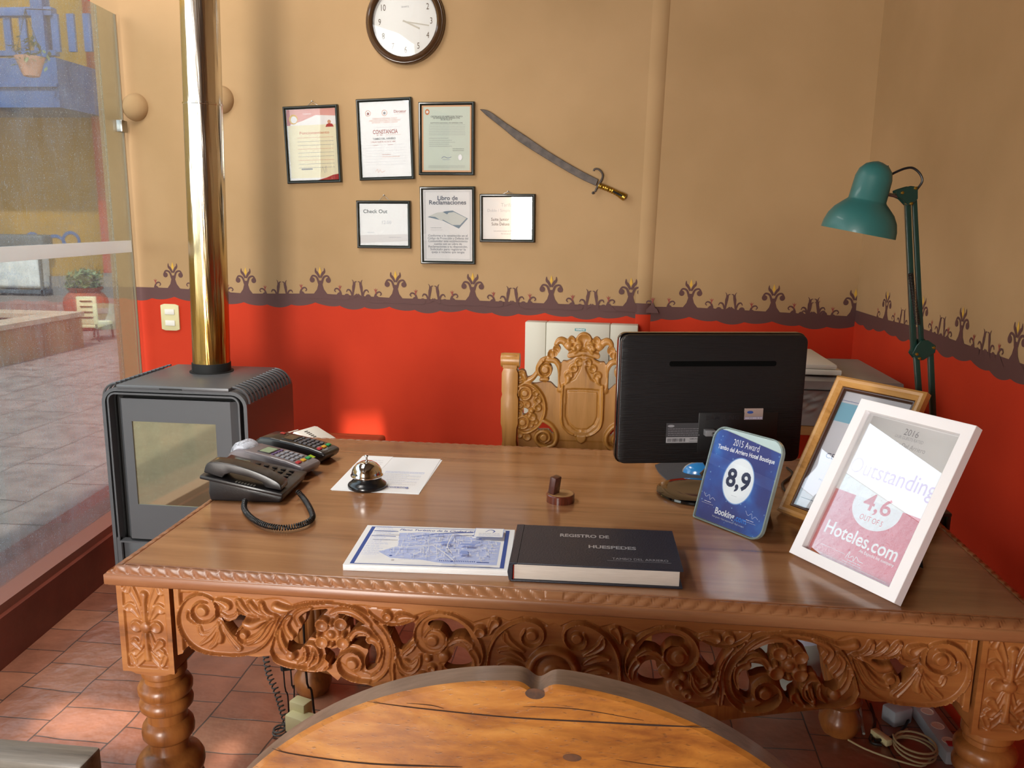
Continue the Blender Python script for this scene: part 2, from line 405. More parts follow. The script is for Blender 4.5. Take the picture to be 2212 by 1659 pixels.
BLACK = mat('black_plastic', '#141416', 0.38, bump=0.1, bscale=900)
BLACKG = mat('black_gloss', '#08080a', 0.07, coat=0.5)
CHROME = mat('chrome', '#e6e6e6', 0.08, 1.0)
STEEL = mat('steel', '#a8a8a6', 0.28, 1.0)
BRASS = mat('brass', '#b08d3c', 0.35, 1.0)
WHITEPL = mat('white_plastic', '#e6e2d8', 0.4)
CREAM = mat('cream_plastic', '#d9cf9e', 0.45)
PAPER = mat('white_paper', '#f1f1f2', 0.75)
STOVE = mat('stove_paint', '#606164', 0.36, 0.25)
STOVED = mat('stove_inside', '#121212', 0.7)
DKGREEN = mat('dark_green_enamel', '#123029', 0.35, coat=0.2)
TEAL = mat('teal_enamel', '#2a615f', 0.45, coat=0.1)
def ink(n, c, r=0.6): return mat(n, c, r)
INK = ink('black_ink', '#23252c'); GINK = ink('grey_ink', '#8d8d93'); LINK = ink('light_ink', '#c6c8cf'); BINK = ink('blue_ink', '#2f4f9d'); LBLUE = ink('pale_blue_ink', '#b9c6ee'); MBLUE = ink('mid_blue_ink', '#8fa2dc')
RINK = ink('red_ink', '#a8402f'); ORINK = ink('orange_ink', '#d99878')
WPRINT = ink('white_print', '#f6f6f8')
PANE = glassmat('picture_glass', refl=1.9)

TOPW = wood('desk_top_wood', '#6b4227', '#91613e', '#a67650', 'X', 1.0, 0.24, 0.5, 0.04)
EDGEW = wood('desk_edge_wood', '#5d3820', '#8b5735', '#a2704a', 'X', 1.0, 0.36, 0.12, 0.08)
CARVW = wood('desk_carved_wood', '#6a3c1a', '#95592b', '#ab6f3a', 'X', 1.6, 0.42, 0.12, 0.08)
LEGW = wood('desk_leg_wood', '#5f3616', '#8c5326', '#a56832', 'Z', 1.6, 0.36, 0.2, 0.08)
CHAIRW = wood('carved_chair_wood', '#7e4f22', '#a5722f', '#b98344', 'Z', 1.4, 0.4, 0.15, 0.15)
DARKW = wood('dark_wood', '#3a2418', '#5f3d28', '#775037', 'X', 1.2, 0.35, 0.3, 0.1)

# floor tiles, rows running away from the camera
def tilemat(name, c1, c2, mortar, bw, rh, msize, rough, bumpd, rot=True, spec=0.5, vary=0.5):
    m, nt, b = _mat(name); L = nt.links.new
    tc = N(nt, 'ShaderNodeTexCoord'); mp = N(nt, 'ShaderNodeMapping')
    if rot: mp.inputs['Rotation'].default_value = (0, 0, PI/2)
    L(tc.outputs['Object'], mp.inputs[0])
    wn = N(nt, 'ShaderNodeTexNoise'); wn.inputs['Scale'].default_value = 3.0; L(tc.outputs['Object'], wn.inputs['Vector'])
    ad = N(nt, 'ShaderNodeMixRGB', blend_type='ADD'); ad.inputs[0].default_value = 0.05; L(mp.outputs[0], ad.inputs[1]); L(wn.outputs['Color'], ad.inputs[2])
    br = N(nt, 'ShaderNodeTexBrick'); br.offset = 0.5; br.inputs['Scale'].default_value = 1.0; br.inputs['Brick Width'].default_value = bw; br.inputs['Row Height'].default_value = rh
    br.inputs['Mortar Size'].default_value = msize; br.inputs['Mortar Smooth'].default_value = 0.4; br.inputs['Bias'].default_value = 0.0
    br.inputs['Color1'].default_value = lin(c1); br.inputs['Color2'].default_value = lin(c2); br.inputs['Mortar'].default_value = lin(mortar)
    L(ad.outputs[0], br.inputs['Vector'])
    n2 = N(nt, 'ShaderNodeTexNoise'); n2.inputs['Scale'].default_value = 9; n2.inputs['Detail'].default_value = 6; L(tc.outputs['Object'], n2.inputs['Vector'])
    mr = N(nt, 'ShaderNodeMapRange'); mr.inputs[1].default_value = 0.3; mr.inputs[2].default_value = 0.7; mr.inputs[3].default_value = 1-vary*0.35; mr.inputs[4].default_value = 1+vary*0.45
    L(n2.outputs[0], mr.inputs[0])
    mu = N(nt, 'ShaderNodeMixRGB', blend_type='MULTIPLY'); mu.inputs[0].default_value = 1; L(br.outputs['Color'], mu.inputs[1]); L(mr.outputs[0], mu.inputs[2])
    L(mu.outputs[0], b.inputs['Base Color'])
    rr = N(nt, 'ShaderNodeMapRange'); rr.inputs[3].default_value = rough*0.75; rr.inputs[4].default_value = rough*1.35; L(n2.outputs[0], rr.inputs[0]); L(rr.outputs[0], b.inputs['Roughness'])
    b.inputs['Specular IOR Level'].default_value = spec
    n3 = N(nt, 'ShaderNodeTexNoise'); n3.inputs['Scale'].default_value = 14; n3.inputs['Detail'].default_value = 3; L(tc.outputs['Object'], n3.inputs['Vector'])
    hs = N(nt, 'ShaderNodeMath', operation='MULTIPLY_ADD'); hs.inputs[1].default_value = -1.2; L(br.outputs['Fac'], hs.inputs[0]); L(n3.outputs[0], hs.inputs[2])
    bp = N(nt, 'ShaderNodeBump'); bp.inputs['Strength'].default_value = 0.8; bp.inputs['Distance'].default_value = bumpd; L(hs.outputs[0], bp.inputs['Height']); L(bp.outputs[0], b.inputs['Normal'])
    return m
TILE = tilemat('terracotta_floor_tiles', '#875644', '#98664f', '#54433c', 0.145, 0.215, 0.0024, 0.22, 0.006, spec=0.6)
PAVE = tilemat('courtyard_flagstones', '#746a64', '#7f706a', '#51463f', 0.62, 0.48, 0.006, 0.55, 0.006, vary=0.7)

# ---------------------------------------------------------------- room shell
A4 = math.radians(4.0)
PB = np.array([0.15, 3.39, 0.0])                       # foot of the soft ridge in the back wall
T1 = np.array([math.cos(A4), -math.sin(A4), 0]); N1 = np.array([T1[1], -T1[0], 0])
def W1(x, y, off=0.0): return onp(x, y, PB+N1*off, N1)
A6 = math.radians(-6.0); T2 = np.array([math.cos(A6), -math.sin(A6), 0]); N2 = np.array([T2[1], -T2[0], 0])
def W2(x, y): return onp(x, y, PB, N2)
PC = PB+T2*0.865
A3 = math.radians(2.4); T3 = np.array([math.sin(A3), -math.cos(A3), 0]); N3 = np.array([T3[1], -T3[0], 0])
def W3(x, y): return onp(x, y, PC, N3)
H = 3.15
def wallmat(P, T, Nn): return M4(P, T, (0, 0, 1), Nn)       # local x along the wall, y up, z out of it
def motif(mb, M, s, z, k=1.0, flip=1, buds=True):
    """one repeat of the stencilled border: flame palmette, curls and paired buds"""
    q = lambda pts: [(s+flip*x*k, z+y*k) for x, y in pts]
    for sg in (1, -1):
        g = lambda pts: [(s+flip*sg*x*k, z+y*k) for x, y in pts]
        mb.poly(g([(0, -.012), (.062, -.006), (.05, .004), (.03, .012), (.016, .03), (.010, .05), (.009, .068), (0, .068)][::sg*flip]), BROWN, M)
        mb.stroke(g([(.006, .055), (.016, .082), (.034, .088), (.044, .074)]), [.010*k, .008*k, .007*k], BROWN, M, 4)
        mb.disc(s+flip*sg*.037*k, z+.070*k, .0115*k, BROWN, M, n=14)
        mb.stroke(g([(.002, .08), (.012, .098), (.02, .108), (.02, .122)]), [.008*k, .012*k, .002*k], BROWN, M, 4)
        # side curl with a small maroon flower
        mb.poly(g([(.05, -.012), (.115, -.012), (.108, .004), (.098, .010), (.09, .022), (.08, .018), (.07, .006)][::sg*flip]), BROWN, M)
        mb.stroke(g([(.094, .012), (.086, .03), (.072, .036), (.064, .028), (.070, .021)]), [.009*k, .006*k, .004*k], BROWN, M, 4)
        mb.stroke(g([(.088, .028), (.089, .042)]), .004*k, MAROON, M, 0)
        for dx in (-.008, 0, .008): mb.stroke(g([(.089, .038), (.089+dx, .052-abs(dx)*.4)]), [.005*k, .001], MAROON, M, 0)
    for sg in ((1, -1) if buds else ()):                   # paired buds half-way to the next repeat
        g = lambda pts: [(s+flip*(.168+sg*x)*k, z+y*k) for x, y in pts]
        mb.stroke(g([(.026, -.006), (.020, .02), (.017, .045), (.013, .062)]), [.012*k, .008*k, .013*k, .009*k], BROWN, M, 4)
        mb.stroke(g([(.015, .055), (.010, .066), (.002, .068)]), [.008*k, .002*k], BROWN, M, 3)
        mb.stroke(g([(.017, .055), (.018, .068), (.024, .076)]), [.007*k, .001*k], BROWN, M, 3)
        mb.stroke(g([(.024, .008), (.032, .028), (.044, .032), (.050, .022)]), [.008*k, .007*k, .003*k], BROWN, M, 4)
        mb.stroke(g([(.0, .012), (.01, .006), (.02, .0)]), [.012*k, .008*k], BROWN, M, 2)
        mb.disc(s+flip*(.168+sg*.048)*k, z+.002*k, .013*k, BROWN, M, n=12)
    mb.poly(q([(0, .092), (.006, .104), (.004, .114), (.0, .128), (-.004, .114), (-.006, .104)][::flip]), YEL, M)
def border(mb, M, s0, s1, zf, starts, red_mat=RED, z0=0.0):
    """brown band with scalloped lower edge, over a red dado"""
    n = int((s1-s0)/0.008); top = []; bot = []
    for i in range(n+1):
        s = s0+(s1-s0)*i/n; z = zf(s); ph = (s-starts[0])/0.336*2*PI
        top.append((s, z+.012)); bot.append((s, z-.032-.011*abs(math.sin(ph*1.5))**.7+.006*math.cos(ph)))
    zz = mb.lf(); vs = []
    for a, b in zip(top, bot): vs += [(a[0], a[1], zz), (b[0], b[1], zz)]
    mb.add(vs, [(2*i, 2*i+1, 2*i+3, 2*i+2) for i in range(n)], BROWN, M)
def dado(mb, M, s0, s1, zf, mt):
    zz = mb.lf(); n = 40; vs = []
    for i in range(n+1): s = s0+(s1-s0)*i/n; vs += [(s, zf(s)-.015, zz), (s, 0, zz)]
    mb.add(vs, [(2*i, 2*i+1, 2*i+3, 2*i+2) for i in range(n)], mt, M)
def wall_slab(mb, L0, L1, h, th, m, M, zt=None):
    mb.box((L0, 0, -th), (L1, h, 0), m, M)
# heights of the painted line, read off each wall
def inplane(p, P, T): return float((p-P)@T), float(p[2])
m1 = [inplane(W1(*p), PB, T1) for p in [(376, 628), (533, 640), (693, 640), (855, 650), (1021, 655), (1190, 662), (1361, 668)]]
m2 = [inplane(W2(*p), PB, T2) for p in [(1490, 670), (1668, 680), (1843, 690)]]
m3 = [inplane(W3(*p), PC, T3) for p in [(1912, 697), (1988, 716), (2073, 748), (2190, 790)]]
ML = {}
zf1 = lambda s: float(np.interp(s, [a for a, b in m1], [b for a, b in m1]))
zf2 = lambda s: float(np.interp(s, [a for a, b in m2], [b for a, b in m2]))
zf3 = lambda s: float(np.interp(s, [a for a, b in m3]+[1.7, 3.0], [b for a, b in m3]+[m3[-1][1]]*2))
sL = inplane(W1(293, 700), PB, T1)[0]; sE = inplane(W1(234, 500), PB, T1)[0]
MW1 = wallmat(PB, T1, N1); MW2 = wallmat(PB, T2, N2); MW3 = wallmat(PC, T3, N3)
# back wall, left length (leans very slightly like the old adobe it is)
mb = MB(); wall_slab(mb, sE, 0.0, H, 0.35, TAN, MW1)
dado(mb, MW1, sL, 0.0, zf1, RED); border(mb, MW1, sL, 0.0, zf1, [m1[0][0]])
for i, (s, z) in enumerate(m1): motif(mb, MW1, s, z, 1.0, buds=i < 6)
struct(mb, 'wall_back')
mb = MB(); wall_slab(mb, 0, 0.90, H, 0.35, TAN, MW2)
dado(mb, MW2, 0, 0.865, zf2, RED); border(mb, MW2, 0, 0.865, zf2, [m2[0][0]])
for i, (s, z) in enumerate(m2): motif(mb, MW2, s, z, 0.97, flip=-1 if i == 2 else 1)
struct(mb, 'wall_alcove')
mb = MB(); wall_slab(mb, -0.02, 6.2, H, 0.3, TAN, MW3)
dado(mb, MW3, 0, 6.2, zf3, RED); border(mb, MW3, 0, 6.2, zf3, [m3[0][0]])
for i in range(12):
    s = m3[0][0]+0.31*i if i > 3 else m3[i][0]
    if s < 3.2: motif(mb, MW3, s, zf3(s), 0.92)
struct(mb, 'wall_right')
# the rounded plaster ridge where the back wall turns
mb = MB(); a = W1(1437, 0); b = W1(1402, 640)
mb.tube([PB+N1*-0.060, PB+N1*-0.060+np.array([0, 0, 1.055])], .065, RED, n=48)
mb.tube([PB+N1*-0.060+np.array([0, 0, 1.055]), PB+N1*-0.060+np.array([0, 0, 1.10])], .0653, BROWN, n=48)
mb.tube([PB+N1*-0.060+np.array([0, 0, 1.10]), PB+N1*-0.058+np.array([0.03, 0, H])], .065, TAN, n=48)
struct(mb, 'trim_1', 60)
# floor, ceiling
GX = -1.93
mb = MB(); mb.box((-2.2, -3.2, -0.1), (2.2, 4.0, 0.0), TILE); struct(mb, 'floor')
DKW = mat('front_wall_plaster', '#8d7350', 0.85); mb = MB(); CE = mat('ceiling_boards', '#5e4c38', 0.8)
HOLES = [((-1.314, 1.14), (-1.09, 1.385)), ((-1.78, -0.69), (-1.42, -0.46)), ((-1.205, -0.80), (-1.160, -0.58))]   # added ceiling openings, sized to throw the sun patches
def slab_with_holes(mb, x0, y0, x1, y1, z0, z1, holes, m):
    xs = sorted({x0, x1}|{h[0][0] for h in holes}|{h[1][0] for h in holes}); ys = sorted({y0, y1}|{h[0][1] for h in holes}|{h[1][1] for h in holes})
    for i in range(len(xs)-1):
        for j in range(len(ys)-1):
            cx, cy = (xs[i]+xs[i+1])/2, (ys[j]+ys[j+1])/2
            if any(h[0][0] < cx < h[1][0] and h[0][1] < cy < h[1][1] for h in holes): continue
            mb.box((xs[i], ys[j], z0), (xs[i+1], ys[j+1], z1), m)
slab_with_holes(mb, -2.9, -3.2, 1.6, 4.0, H, H+0.06, HOLES, CE); struct(mb, 'ceiling')  # slab runs out past the glass as an added eave blocking sun
# wall behind the camera; its unseen doorway to the left is added for light
mb = MB(); mb.box((-0.95, -2.5, 0), (1.6, -2.3, H), DKW); mb.box((-1.95, -2.5, 2.30), (-0.95, -2.3, H), DKW); struct(mb, 'wall_front')
mb = MB(); mb.box((-0.45, -0.80, 0), (1.6, -0.68, H), DKW); struct(mb, 'wall_shade_partition')  # unseen partition added to shade the right side of the room
mb = MB(); mb.box((-1.10, -2.3, 2.74), (-0.96, 3.44, H), mat('added_shade_beam', '#4a3322', .7)); struct(mb, 'trim_shade_beam')  # unseen beam added to keep the roof lamp off the right side
mb = MB(); mb.box((-2.0, -2.5, 0), (-1.82, 0.15, H), TAN); struct(mb, 'wall_left_shade')  # unseen wall length added to cut side light reaching the right
# kerb under the glass
KERB = mat('kerb_cement', '#7c3f30', 0.4, col2='#6b3427', scale=6, bump=0.4, bscale=15)
KTOP = mat('kerb_rim', '#8e5a4a', 0.35)
k0 = (-1.80, 1.2); k1 = (-2.02, 3.62)
def kx(y, o=0): return k0[0]+(k1[0]-k0[0])*(y-k0[1])/(k1[1]-k0[1])+o
mb = MB()
def strip(mb, y0, y1, xo0, xo1, z0, z1, m):
    vs = [(kx(y0, xo0), y0, z0), (kx(y0, xo1), y0, z0), (kx(y1, xo1), y1, z0), (kx(y1, xo0), y1, z0)]
    vs += [(v[0], v[1], z1) for v in vs]; mb.add(vs, [(3,2,1,0),(4,5,6,7),(0,1,5,4),(1,2,6,5),(2,3,7,6),(3,0,4,7)], m)
strip(mb, 0.15, 3.52, -0.30, 0.03, 0, 0.165, KERB); strip(mb, 0.15, 3.52, -0.075, 0.012, 0.165, 0.195, KTOP)
struct(mb, 'trim_2')
# glass screen
gy1 = 3.505
g0 = np.array([kx(0, -.05), 0, 0]); g1 = np.array([kx(gy1, -.05)-0.03, gy1, 0])
gd = (g1-g0)/np.linalg.norm(g1-g0); gn = np.array([gd[1], -gd[0], 0])
DG = glassmat('dusty_glass', '#eef4f4', dirt=0.085, refl=0.6, dirtcol='#c6d4e2', base=.16)
CG = glassmat('clean_glass', '#eef4f4', refl=0.5)
FROST = glassmat('frosted_band', '#ffffff', dirt=9.0, refl=0.3, dirtcol='#ffffff', base=1)
gz1 = float(onp(245, 30, g0, gn)[2])
wx = mb = MB()
p = onp(228, 300, g0, gn); ysplit = float((p-g0)@gd); Lg = float(np.linalg.norm(g1-g0))
MG = M4(g0, gd, (0, 0, 1), gn)
win = thing('window_1', 'x', 'window', g1); del win['label']; del win['category']; win['kind'] = 'structure'
mb = MB(); mb.box((0.16, 0.19, -.004), (ysplit, gz1, .004), DG, MG); mb.build('glass_pane', win, smooth=0)
mb = MB(); mb.box((ysplit+.002, 0.19, -.004), (Lg, gz1, .004), CG, MG); mb.build('glass_pane', win, smooth=0)
mb = MB(); EDG = mat('polished_glass_edge', '#a48d70', 0.25)
mb.box((Lg, 0.19, -.0045), (Lg+.006, gz1, .0045), EDG, MG); mb.build('glass_edge', win, smooth=0)
mb = MB()
za = float(onp(262, 285, g0, gn)[2]); zb = float(onp(262, 260, g0, gn)[2])
mb.box((Lg-.03, za, -.012), (Lg+.022, zb, .012), STEEL, MG, 0.002); mb.build('clamp', win)
mb = MB(); z0 = float(onp(60, 562, g0, gn)[2]); z1 = float(onp(60, 530, g0, gn)[2])
mb.box((0.2, z0, .0045), (Lg-.01, z1, .0055), FROST, MG); mb.build('frosted_band', win, smooth=0)

# plaster domes on the wall
for i, (px, py, lab) in enumerate([(294, 232, 'tan plaster dome on the wall between the glass edge and the flue'), (478, 216, 'tan plaster dome half hidden behind the right side of the flue')]):
    p = W1(px, py); mb = MB(); r = .058
    mb.lathe([(r, -.01), (r, .004), (r*.96, .016), (r*.84, .030), (r*.62, .041), (r*.32, .048), (.001, .05)], TAN, M4(p, T1, (0, 0, 1), N1), 28)
    o = solo(mb, 'wall_dome', lab, 'wall ornament', origin=p, group='plaster domes beside the flue', smooth=60)

# ---------------------------------------------------------------- courtyard
mb = MB(); mb.box((-26, -8, -0.14), (-2.2, 14.5, -0.02), PAVE); mb.box((-2.2, 4.0, -0.14), (6, 14.5, -0.02), PAVE); struct(mb, 'floor_courtyard')
mb = MB()
rx0 = float(ony(213, 300, 13.0)[0]); 
mb.box((-26, 13.0, 0), (rx0, 13.4, 7.5), OCHRE); mb.box((-26, 12.97, 0), (rx0, 13.0, 0.42), GREY)
REDO = mat('outer_red_paint', '#8f2c22', 0.8)
mb.box((rx0, 12.85, 0.5), (rx0+0.55, 13.4, 7.5), REDO); mb.box((rx0, 12.83, 0), (rx0+.55, 13.4, .5), GREY); mb.box((rx0+.55, 13.0, 0), (6, 13.4, 7.5), OCHRE)
Mf = M4((rx0-.9, 12.99, 1.35), (1, 0, 0), (0, 0, 1), (0, -1, 0))
mb.ring(0, -.45, .18, .05, BLUEP, Mf, a0=-60, a1=230); mb.ring(.28, -.35, .14, .05, BLUEP, Mf, a0=-100, a1=200); mb.ring(-.4, -.35, .12, .04, BLUEP, Mf, a0=0, a1=280)
struct(mb, 'wall_courtyard')
mb = MB(); mb.box((-26, 11.6, -0.02), (6, 13, .10), PAVE); struct(mb, 'trim_3')
mb = MB(); mb.box((-12.2, -2.0, 0), (-11.8, 13.0, 6.0), OCHRE); struct(mb, 'wall_courtyard_left')
# balcony
B = thing('balcony', 'blue painted wooden balcony with slatted railing above the courtyard', 'balcony', (-12, 12.2, 3.1))
bz0 = float(ony(120, 232, 11.8)[2]); bz1 = float(ony(120, 124, 11.8)[2]); bt = float(ony(120, 24, 11.8)[2])
mb = MB(); mb.box((-11.79, 11.8, bz0), (rx0+.2, 13.0, bz1), BLUEP); mb.box((-11.79, 11.76, bz0+.28), (rx0+.2, 11.8, bz0+.33), BLUEP); mb.build('fascia', B)
mb = MB(); mb.box((-11.79, 11.78, bt-.06), (rx0+.2, 11.92, bt+.06), BLUEP, None, .01); mb.box((-11.79, 11.8, bz1+.03), (rx0+.2, 11.9, bz1+.10), BLUEP); mb.build('handrail', B)
x = float(ony(118, 80, 11.8)[0])
for k in range(-2, 9):
    xx = x-0.245*k
    if k == 1: continue
    mb = MB(); mb.box((xx-.055, 11.82, bz1+.08), (xx+.055, 11.86, bt-.03), BLUEP); mb.build('baluster', B)
mb = MB(); px_ = float(ony(88, 80, 11.8)[0]); mb.box((px_-.09, 11.76, bz1), (px_+.09, 11.94, bt+2.2), BLUEP); mb.build('post', B)
# hanging pot
hp = ony(66, 140, 11.15)
H1 = thing('hanging_pot', 'pink clay pot with dark foliage hanging from the balcony', 'pot', hp)
mb = MB(); mb.lathe([(.06, -.16), (.10, -.15), (.12, -.10), (.17, .05), (.19, .10), (.17, .10), (.1, .02)], mat('pink_clay', '#b98a78', 0.8), M4(hp), 20); mb.build('pot', H1)
mb = MB()
for k in range(90):
    a = random.uniform(0, 2*PI); r = random.uniform(.02, .26); z = random.uniform(.05, .42)-r*.5; c = Vector(hp)+Vector((r*math.cos(a), r*math.sin(a), z))
    d = Vector((random.uniform(-1, 1), random.uniform(-1, 1), random.uniform(-.5, .8))).normalized()*.06; e = d.cross(Vector((0, 0, 1))).normalized()*.025
    mb.add([c-d, c+e, c+d, c-e], [(0, 1, 2, 3)], LEAF)
mb.build('foliage', H1, smooth=0)
mb = MB(); 
for a in (0, 2.1, 4.2): mb.tube([(hp[0]+.18*math.cos(a), hp[1]+.18*math.sin(a), hp[2]+.1), (hp[0], hp[1], bz1+.5)], .006, BLACK, n=5)
mb.tube([(hp[0], hp[1], bz1+.5), (hp[0], 11.74, bt)], .006, BLACK, n=5); mb.build('hanger', H1)
# raised planter
pc = onz(182, 750, -.02); ph = float(onp(182, 682, pc, (1, 0, 0))[2]) 
x1, y1 = float(pc[0]), float(pc[1])
P1 = thing('raised_planter', 'long stone raised planter bed in the courtyard outside the glass', 'planter', (x1-1, y1-2, -.02))
mb = MB()
for lo, hi in [((x1-2.2, y1-6, -.02), (x1, y1-5.75, ph)), ((x1-2.2, y1-.25, -.02), (x1, y1, ph)), ((x1-.25, y1-5.75, -.02), (x1, y1-.25, ph)), ((x1-2.2, y1-5.75, -.02), (x1-1.95, y1-.25, ph))]: mb.box(lo, hi, STONE)
mb.build('wall', P1, smooth=0)
mb = MB()
for lo, hi in [((x1-2.22, y1-6.02, ph), (x1+.02, y1-5.7, ph+.05)), ((x1-2.22, y1-.3, ph), (x1+.02, y1+.02, ph+.05)), ((x1-.3, y1-5.7, ph), (x1+.02, y1-.3, ph+.05)), ((x1-2.22, y1-5.7, ph), (x1-1.9, y1-.3, ph+.05))]: mb.box(lo, hi, STONECAP)
mb.build('coping', P1, smooth=0)
mb = MB(); mb.box((x1-1.95, y1-5.75, -.02), (x1-.25, y1-.25, ph-.1), SOIL); mb.build('soil', P1, smooth=0)
# big pot with shrub
bp = onz(191, 712, -.02); sc = 40/F_PX*math.hypot(bp[0], bp[1])
P2 = thing('potted_shrub', 'large round terracotta pot with a leafy green shrub in the courtyard', 'potted plant', bp)
prof = [(.22, 0), (.27, .05), (.40, .35), (.43, .55), (.41, .66), (.33, .76), (.29, .78), (.33, .84), (.35, .88), (.31, .88), (.27, .82)]
kk = sc/.43; mb = MB(); mb.lathe([(r*kk, z*kk) for r, z in prof], TERRA, M4(bp), 28); mb.build('pot', P2)
mb = MB()
for k in range(420):
    a = random.uniform(0, 2*PI); r = random.uniform(0, .40)**.8*.7; z = .84+random.uniform(0, .42)*(1-r*.6); c = Vector(bp)+Vector((r*math.cos(a), r*math.sin(a), z))*kk
    d = Vector((random.uniform(-1, 1), random.uniform(-1, 1), random.uniform(-.3, 1))).normalized()*.05; e = d.cross(Vector((0.3, 0, 1))).normalized()*.018
    mb.add([c-d, c+e, c+d, c-e], [(0, 1, 2, 3)], LEAF)
mb.build('foliage', P2, smooth=0)
# patio chair with white slatted back
c = onz(195, 738, -.02); CH = thing('patio_chair', 'small patio chair with white slatted back and thin dark metal legs', 'chair', c)
sz = 1.0; k = 37/F_PX*float(np.linalg.norm(c-C0))          # back panel width
cm = mat('chair_cream_panel', '#c9bf97', 0.6); M = RZ(math.radians(10), c)
mb = MB(); z0 = k*.9
mb.box((-k*.5, -.02, z0), (k*.5, .01, z0+k*1.45), cm, M, .01)
for q in range(4): mb.box((-k*.3, -.03, z0+k*(.35+.28*q)), (k*.3, -.021, z0+k*(.35+.28*q)+.012), SOIL, M)
mb.build('backrest', CH)
mb = MB(); mb.box((-k*.5, -.02, z0-.04), (k*.5, .40, z0), cm, M, .01); mb.build('seat', CH)
for sx_, sy_ in ((-1, -.02), (1, -.02), (-1, .38), (1, .38)):
    mb = MB(); mb.tube([M @ Vector((sx_*k*.42, sy_, z0)), M @ Vector((sx_*k*.5, sy_, 0.0))], .012, mat('leg_iron', '#4a2a22', 0.6), n=6); mb.build('leg', CH)
# covered barbecue
b0 = onz(62, 652, -.02); G = thing('barbecue', 'barbecue on a dark trolley under a hanging white cloth', 'barbecue', b0)
k = 90/F_PX*float(np.linalg.norm(b0-C0)); gm = mat('grill_grey', '#46505a', 0.5)
cw = mat('white_cloth', '#c9cdd0', 0.85, col2='#b5babd', scale=6, bump=0.6, bscale=5)
mb = MB(); mb.box((b0[0]-k*.5, b0[1]-.2, .22), (b0[0]+k*.5, b0[1]+.25, .80), cw, None, .07, 4); mb.build('cloth', G)
mb = MB(); mb.box((b0[0]-k*.68, b0[1]-.22, .84), (b0[0]+k*.62, b0[1]+.3, 1.10), gm, None, .05, 3); mb.build('hood', G)
mb = MB(); mb.box((b0[0]-k*.6, b0[1]-.2, .14), (b0[0]+k*.55, b0[1]+.25, .2), gm)
for s_ in (-.55, .5): mb.box((b0[0]+k*s_-.02, b0[1]-.2, .14), (b0[0]+k*s_+.02, b0[1]-.16, .86), gm)
mb.build('trolley', G)
for s_ in (-.3, .15, .5):
    mb = MB(); mb.lathe([(.02, -.02), (.075, -.02), (.08, 0), (.075, .02), (.02, .02)], mat('castor', '#4b4540', 0.5), M4((b0[0]+k*s_, b0[1]-.12, .06), (1, 0, 0), (0, 0, 1), (0, -1, 0)), 16); mb.build('wheel', G)

# ---------------------------------------------------------------- carved desk
DX0, DX1, DY0, DY1, DT = -0.905, 0.765, 1.345, 2.327, 0.78
XC = (DX0+DX1)/2; YF = 1.385
DESK = thing('carved_desk', 'large brown wooden desk with deeply carved scrollwork front and turned legs', 'desk', (XC, 1.84, 0))
mb = MB(); mb.box((DX0+.028, DY0+.028, DT-.034), (DX1-.028, DY1-.028, DT), TOPW, None, .0015, 1)
mb.build('tabletop', DESK)
def edge(mb, a, b, out, mirror, nb, m, lean=1.7):
    """moulded edge with slanting carved beads above a plain fascia; beads turn round at the middle"""
    a = np.array(a, float); b = np.array(b, float); Lk = np.linalg.norm(b-a); d = (b-a)/Lk; out = np.array(out, float)
    # profile: (outward, height, bead weight)
    pr = [(-.034, 0, 0), (-.0265, -.0001, 0), (-.0258, -.0018, 0), (-.0238, -.0018, 0), (-.0228, -.0004, .3), (-.0195, .0004, .9), (-.0150, -.0004, 1), (-.0105, -.0026, 1), (-.0065, -.0056, 1), (-.0040, -.0082, .9), (-.003, -.0102, .3), (-.0031, -.0112, 0), (.000, -.0118, 0), (.0010, -.0130, 0), (.0010, -.0300, 0), (-.0006, -.0318, 0), (-.0035, -.0322, 0), (-.0045, -.0345, 0), (-.008, -.036, 0), (-.03, -.036, 0)]
    ns = int(Lk/0.0016)+1; vs = []; fs = []; K = len(pr)
    for i in range(ns+1):
        s = Lk*i/ns
        for k, (o, z, wgt) in enumerate(pr):
            sg = 1 if (not mirror or s < Lk/2) else -1
            ph = (s if sg > 0 else Lk-s)/(Lk/nb) + lean*(-.5)*(k-4)/5
            if mirror and abs(s-Lk/2) < .6*Lk/nb: bead = 1.0
            else: f = ph % 1.0; bead = max(0, math.sin(PI*f**0.55))**.6
            hgt = wgt*(bead-1)*.0036
            # shift along local normal (out and up)
            mit = o
            # mitre the ends
            ss = max(min(s, Lk+mit), -mit)
            vs.append(a+d*ss+out*(o+hgt*.75)+np.array([0, 0, z+hgt*.7]))
    for i in range(ns):
        for k in range(K-1): fs.append((i*K+k, i*K+k+1, (i+1)*K+k+1, (i+1)*K+k))
    return mb.add(vs, fs, m)
for nm, a, b, o, mi, nb in [('edge_moulding', (DX0, DY0, DT), (DX1, DY0, DT), (0, -1, 0), True, 64), ('edge_moulding', (DX1, DY0, DT), (DX1, DY1, DT), (1, 0, 0), False, 37),
                            ('edge_moulding', (DX1, DY1, DT), (DX0, DY1, DT), (0, 1, 0), True, 64), ('edge_moulding', (DX0, DY1, DT), (DX0, DY0, DT), (-1, 0, 0), False, 37)]:
    mb = MB(); edge(mb, a, b, o, mi, nb, EDGEW); mb.build(nm, DESK, smooth=45)

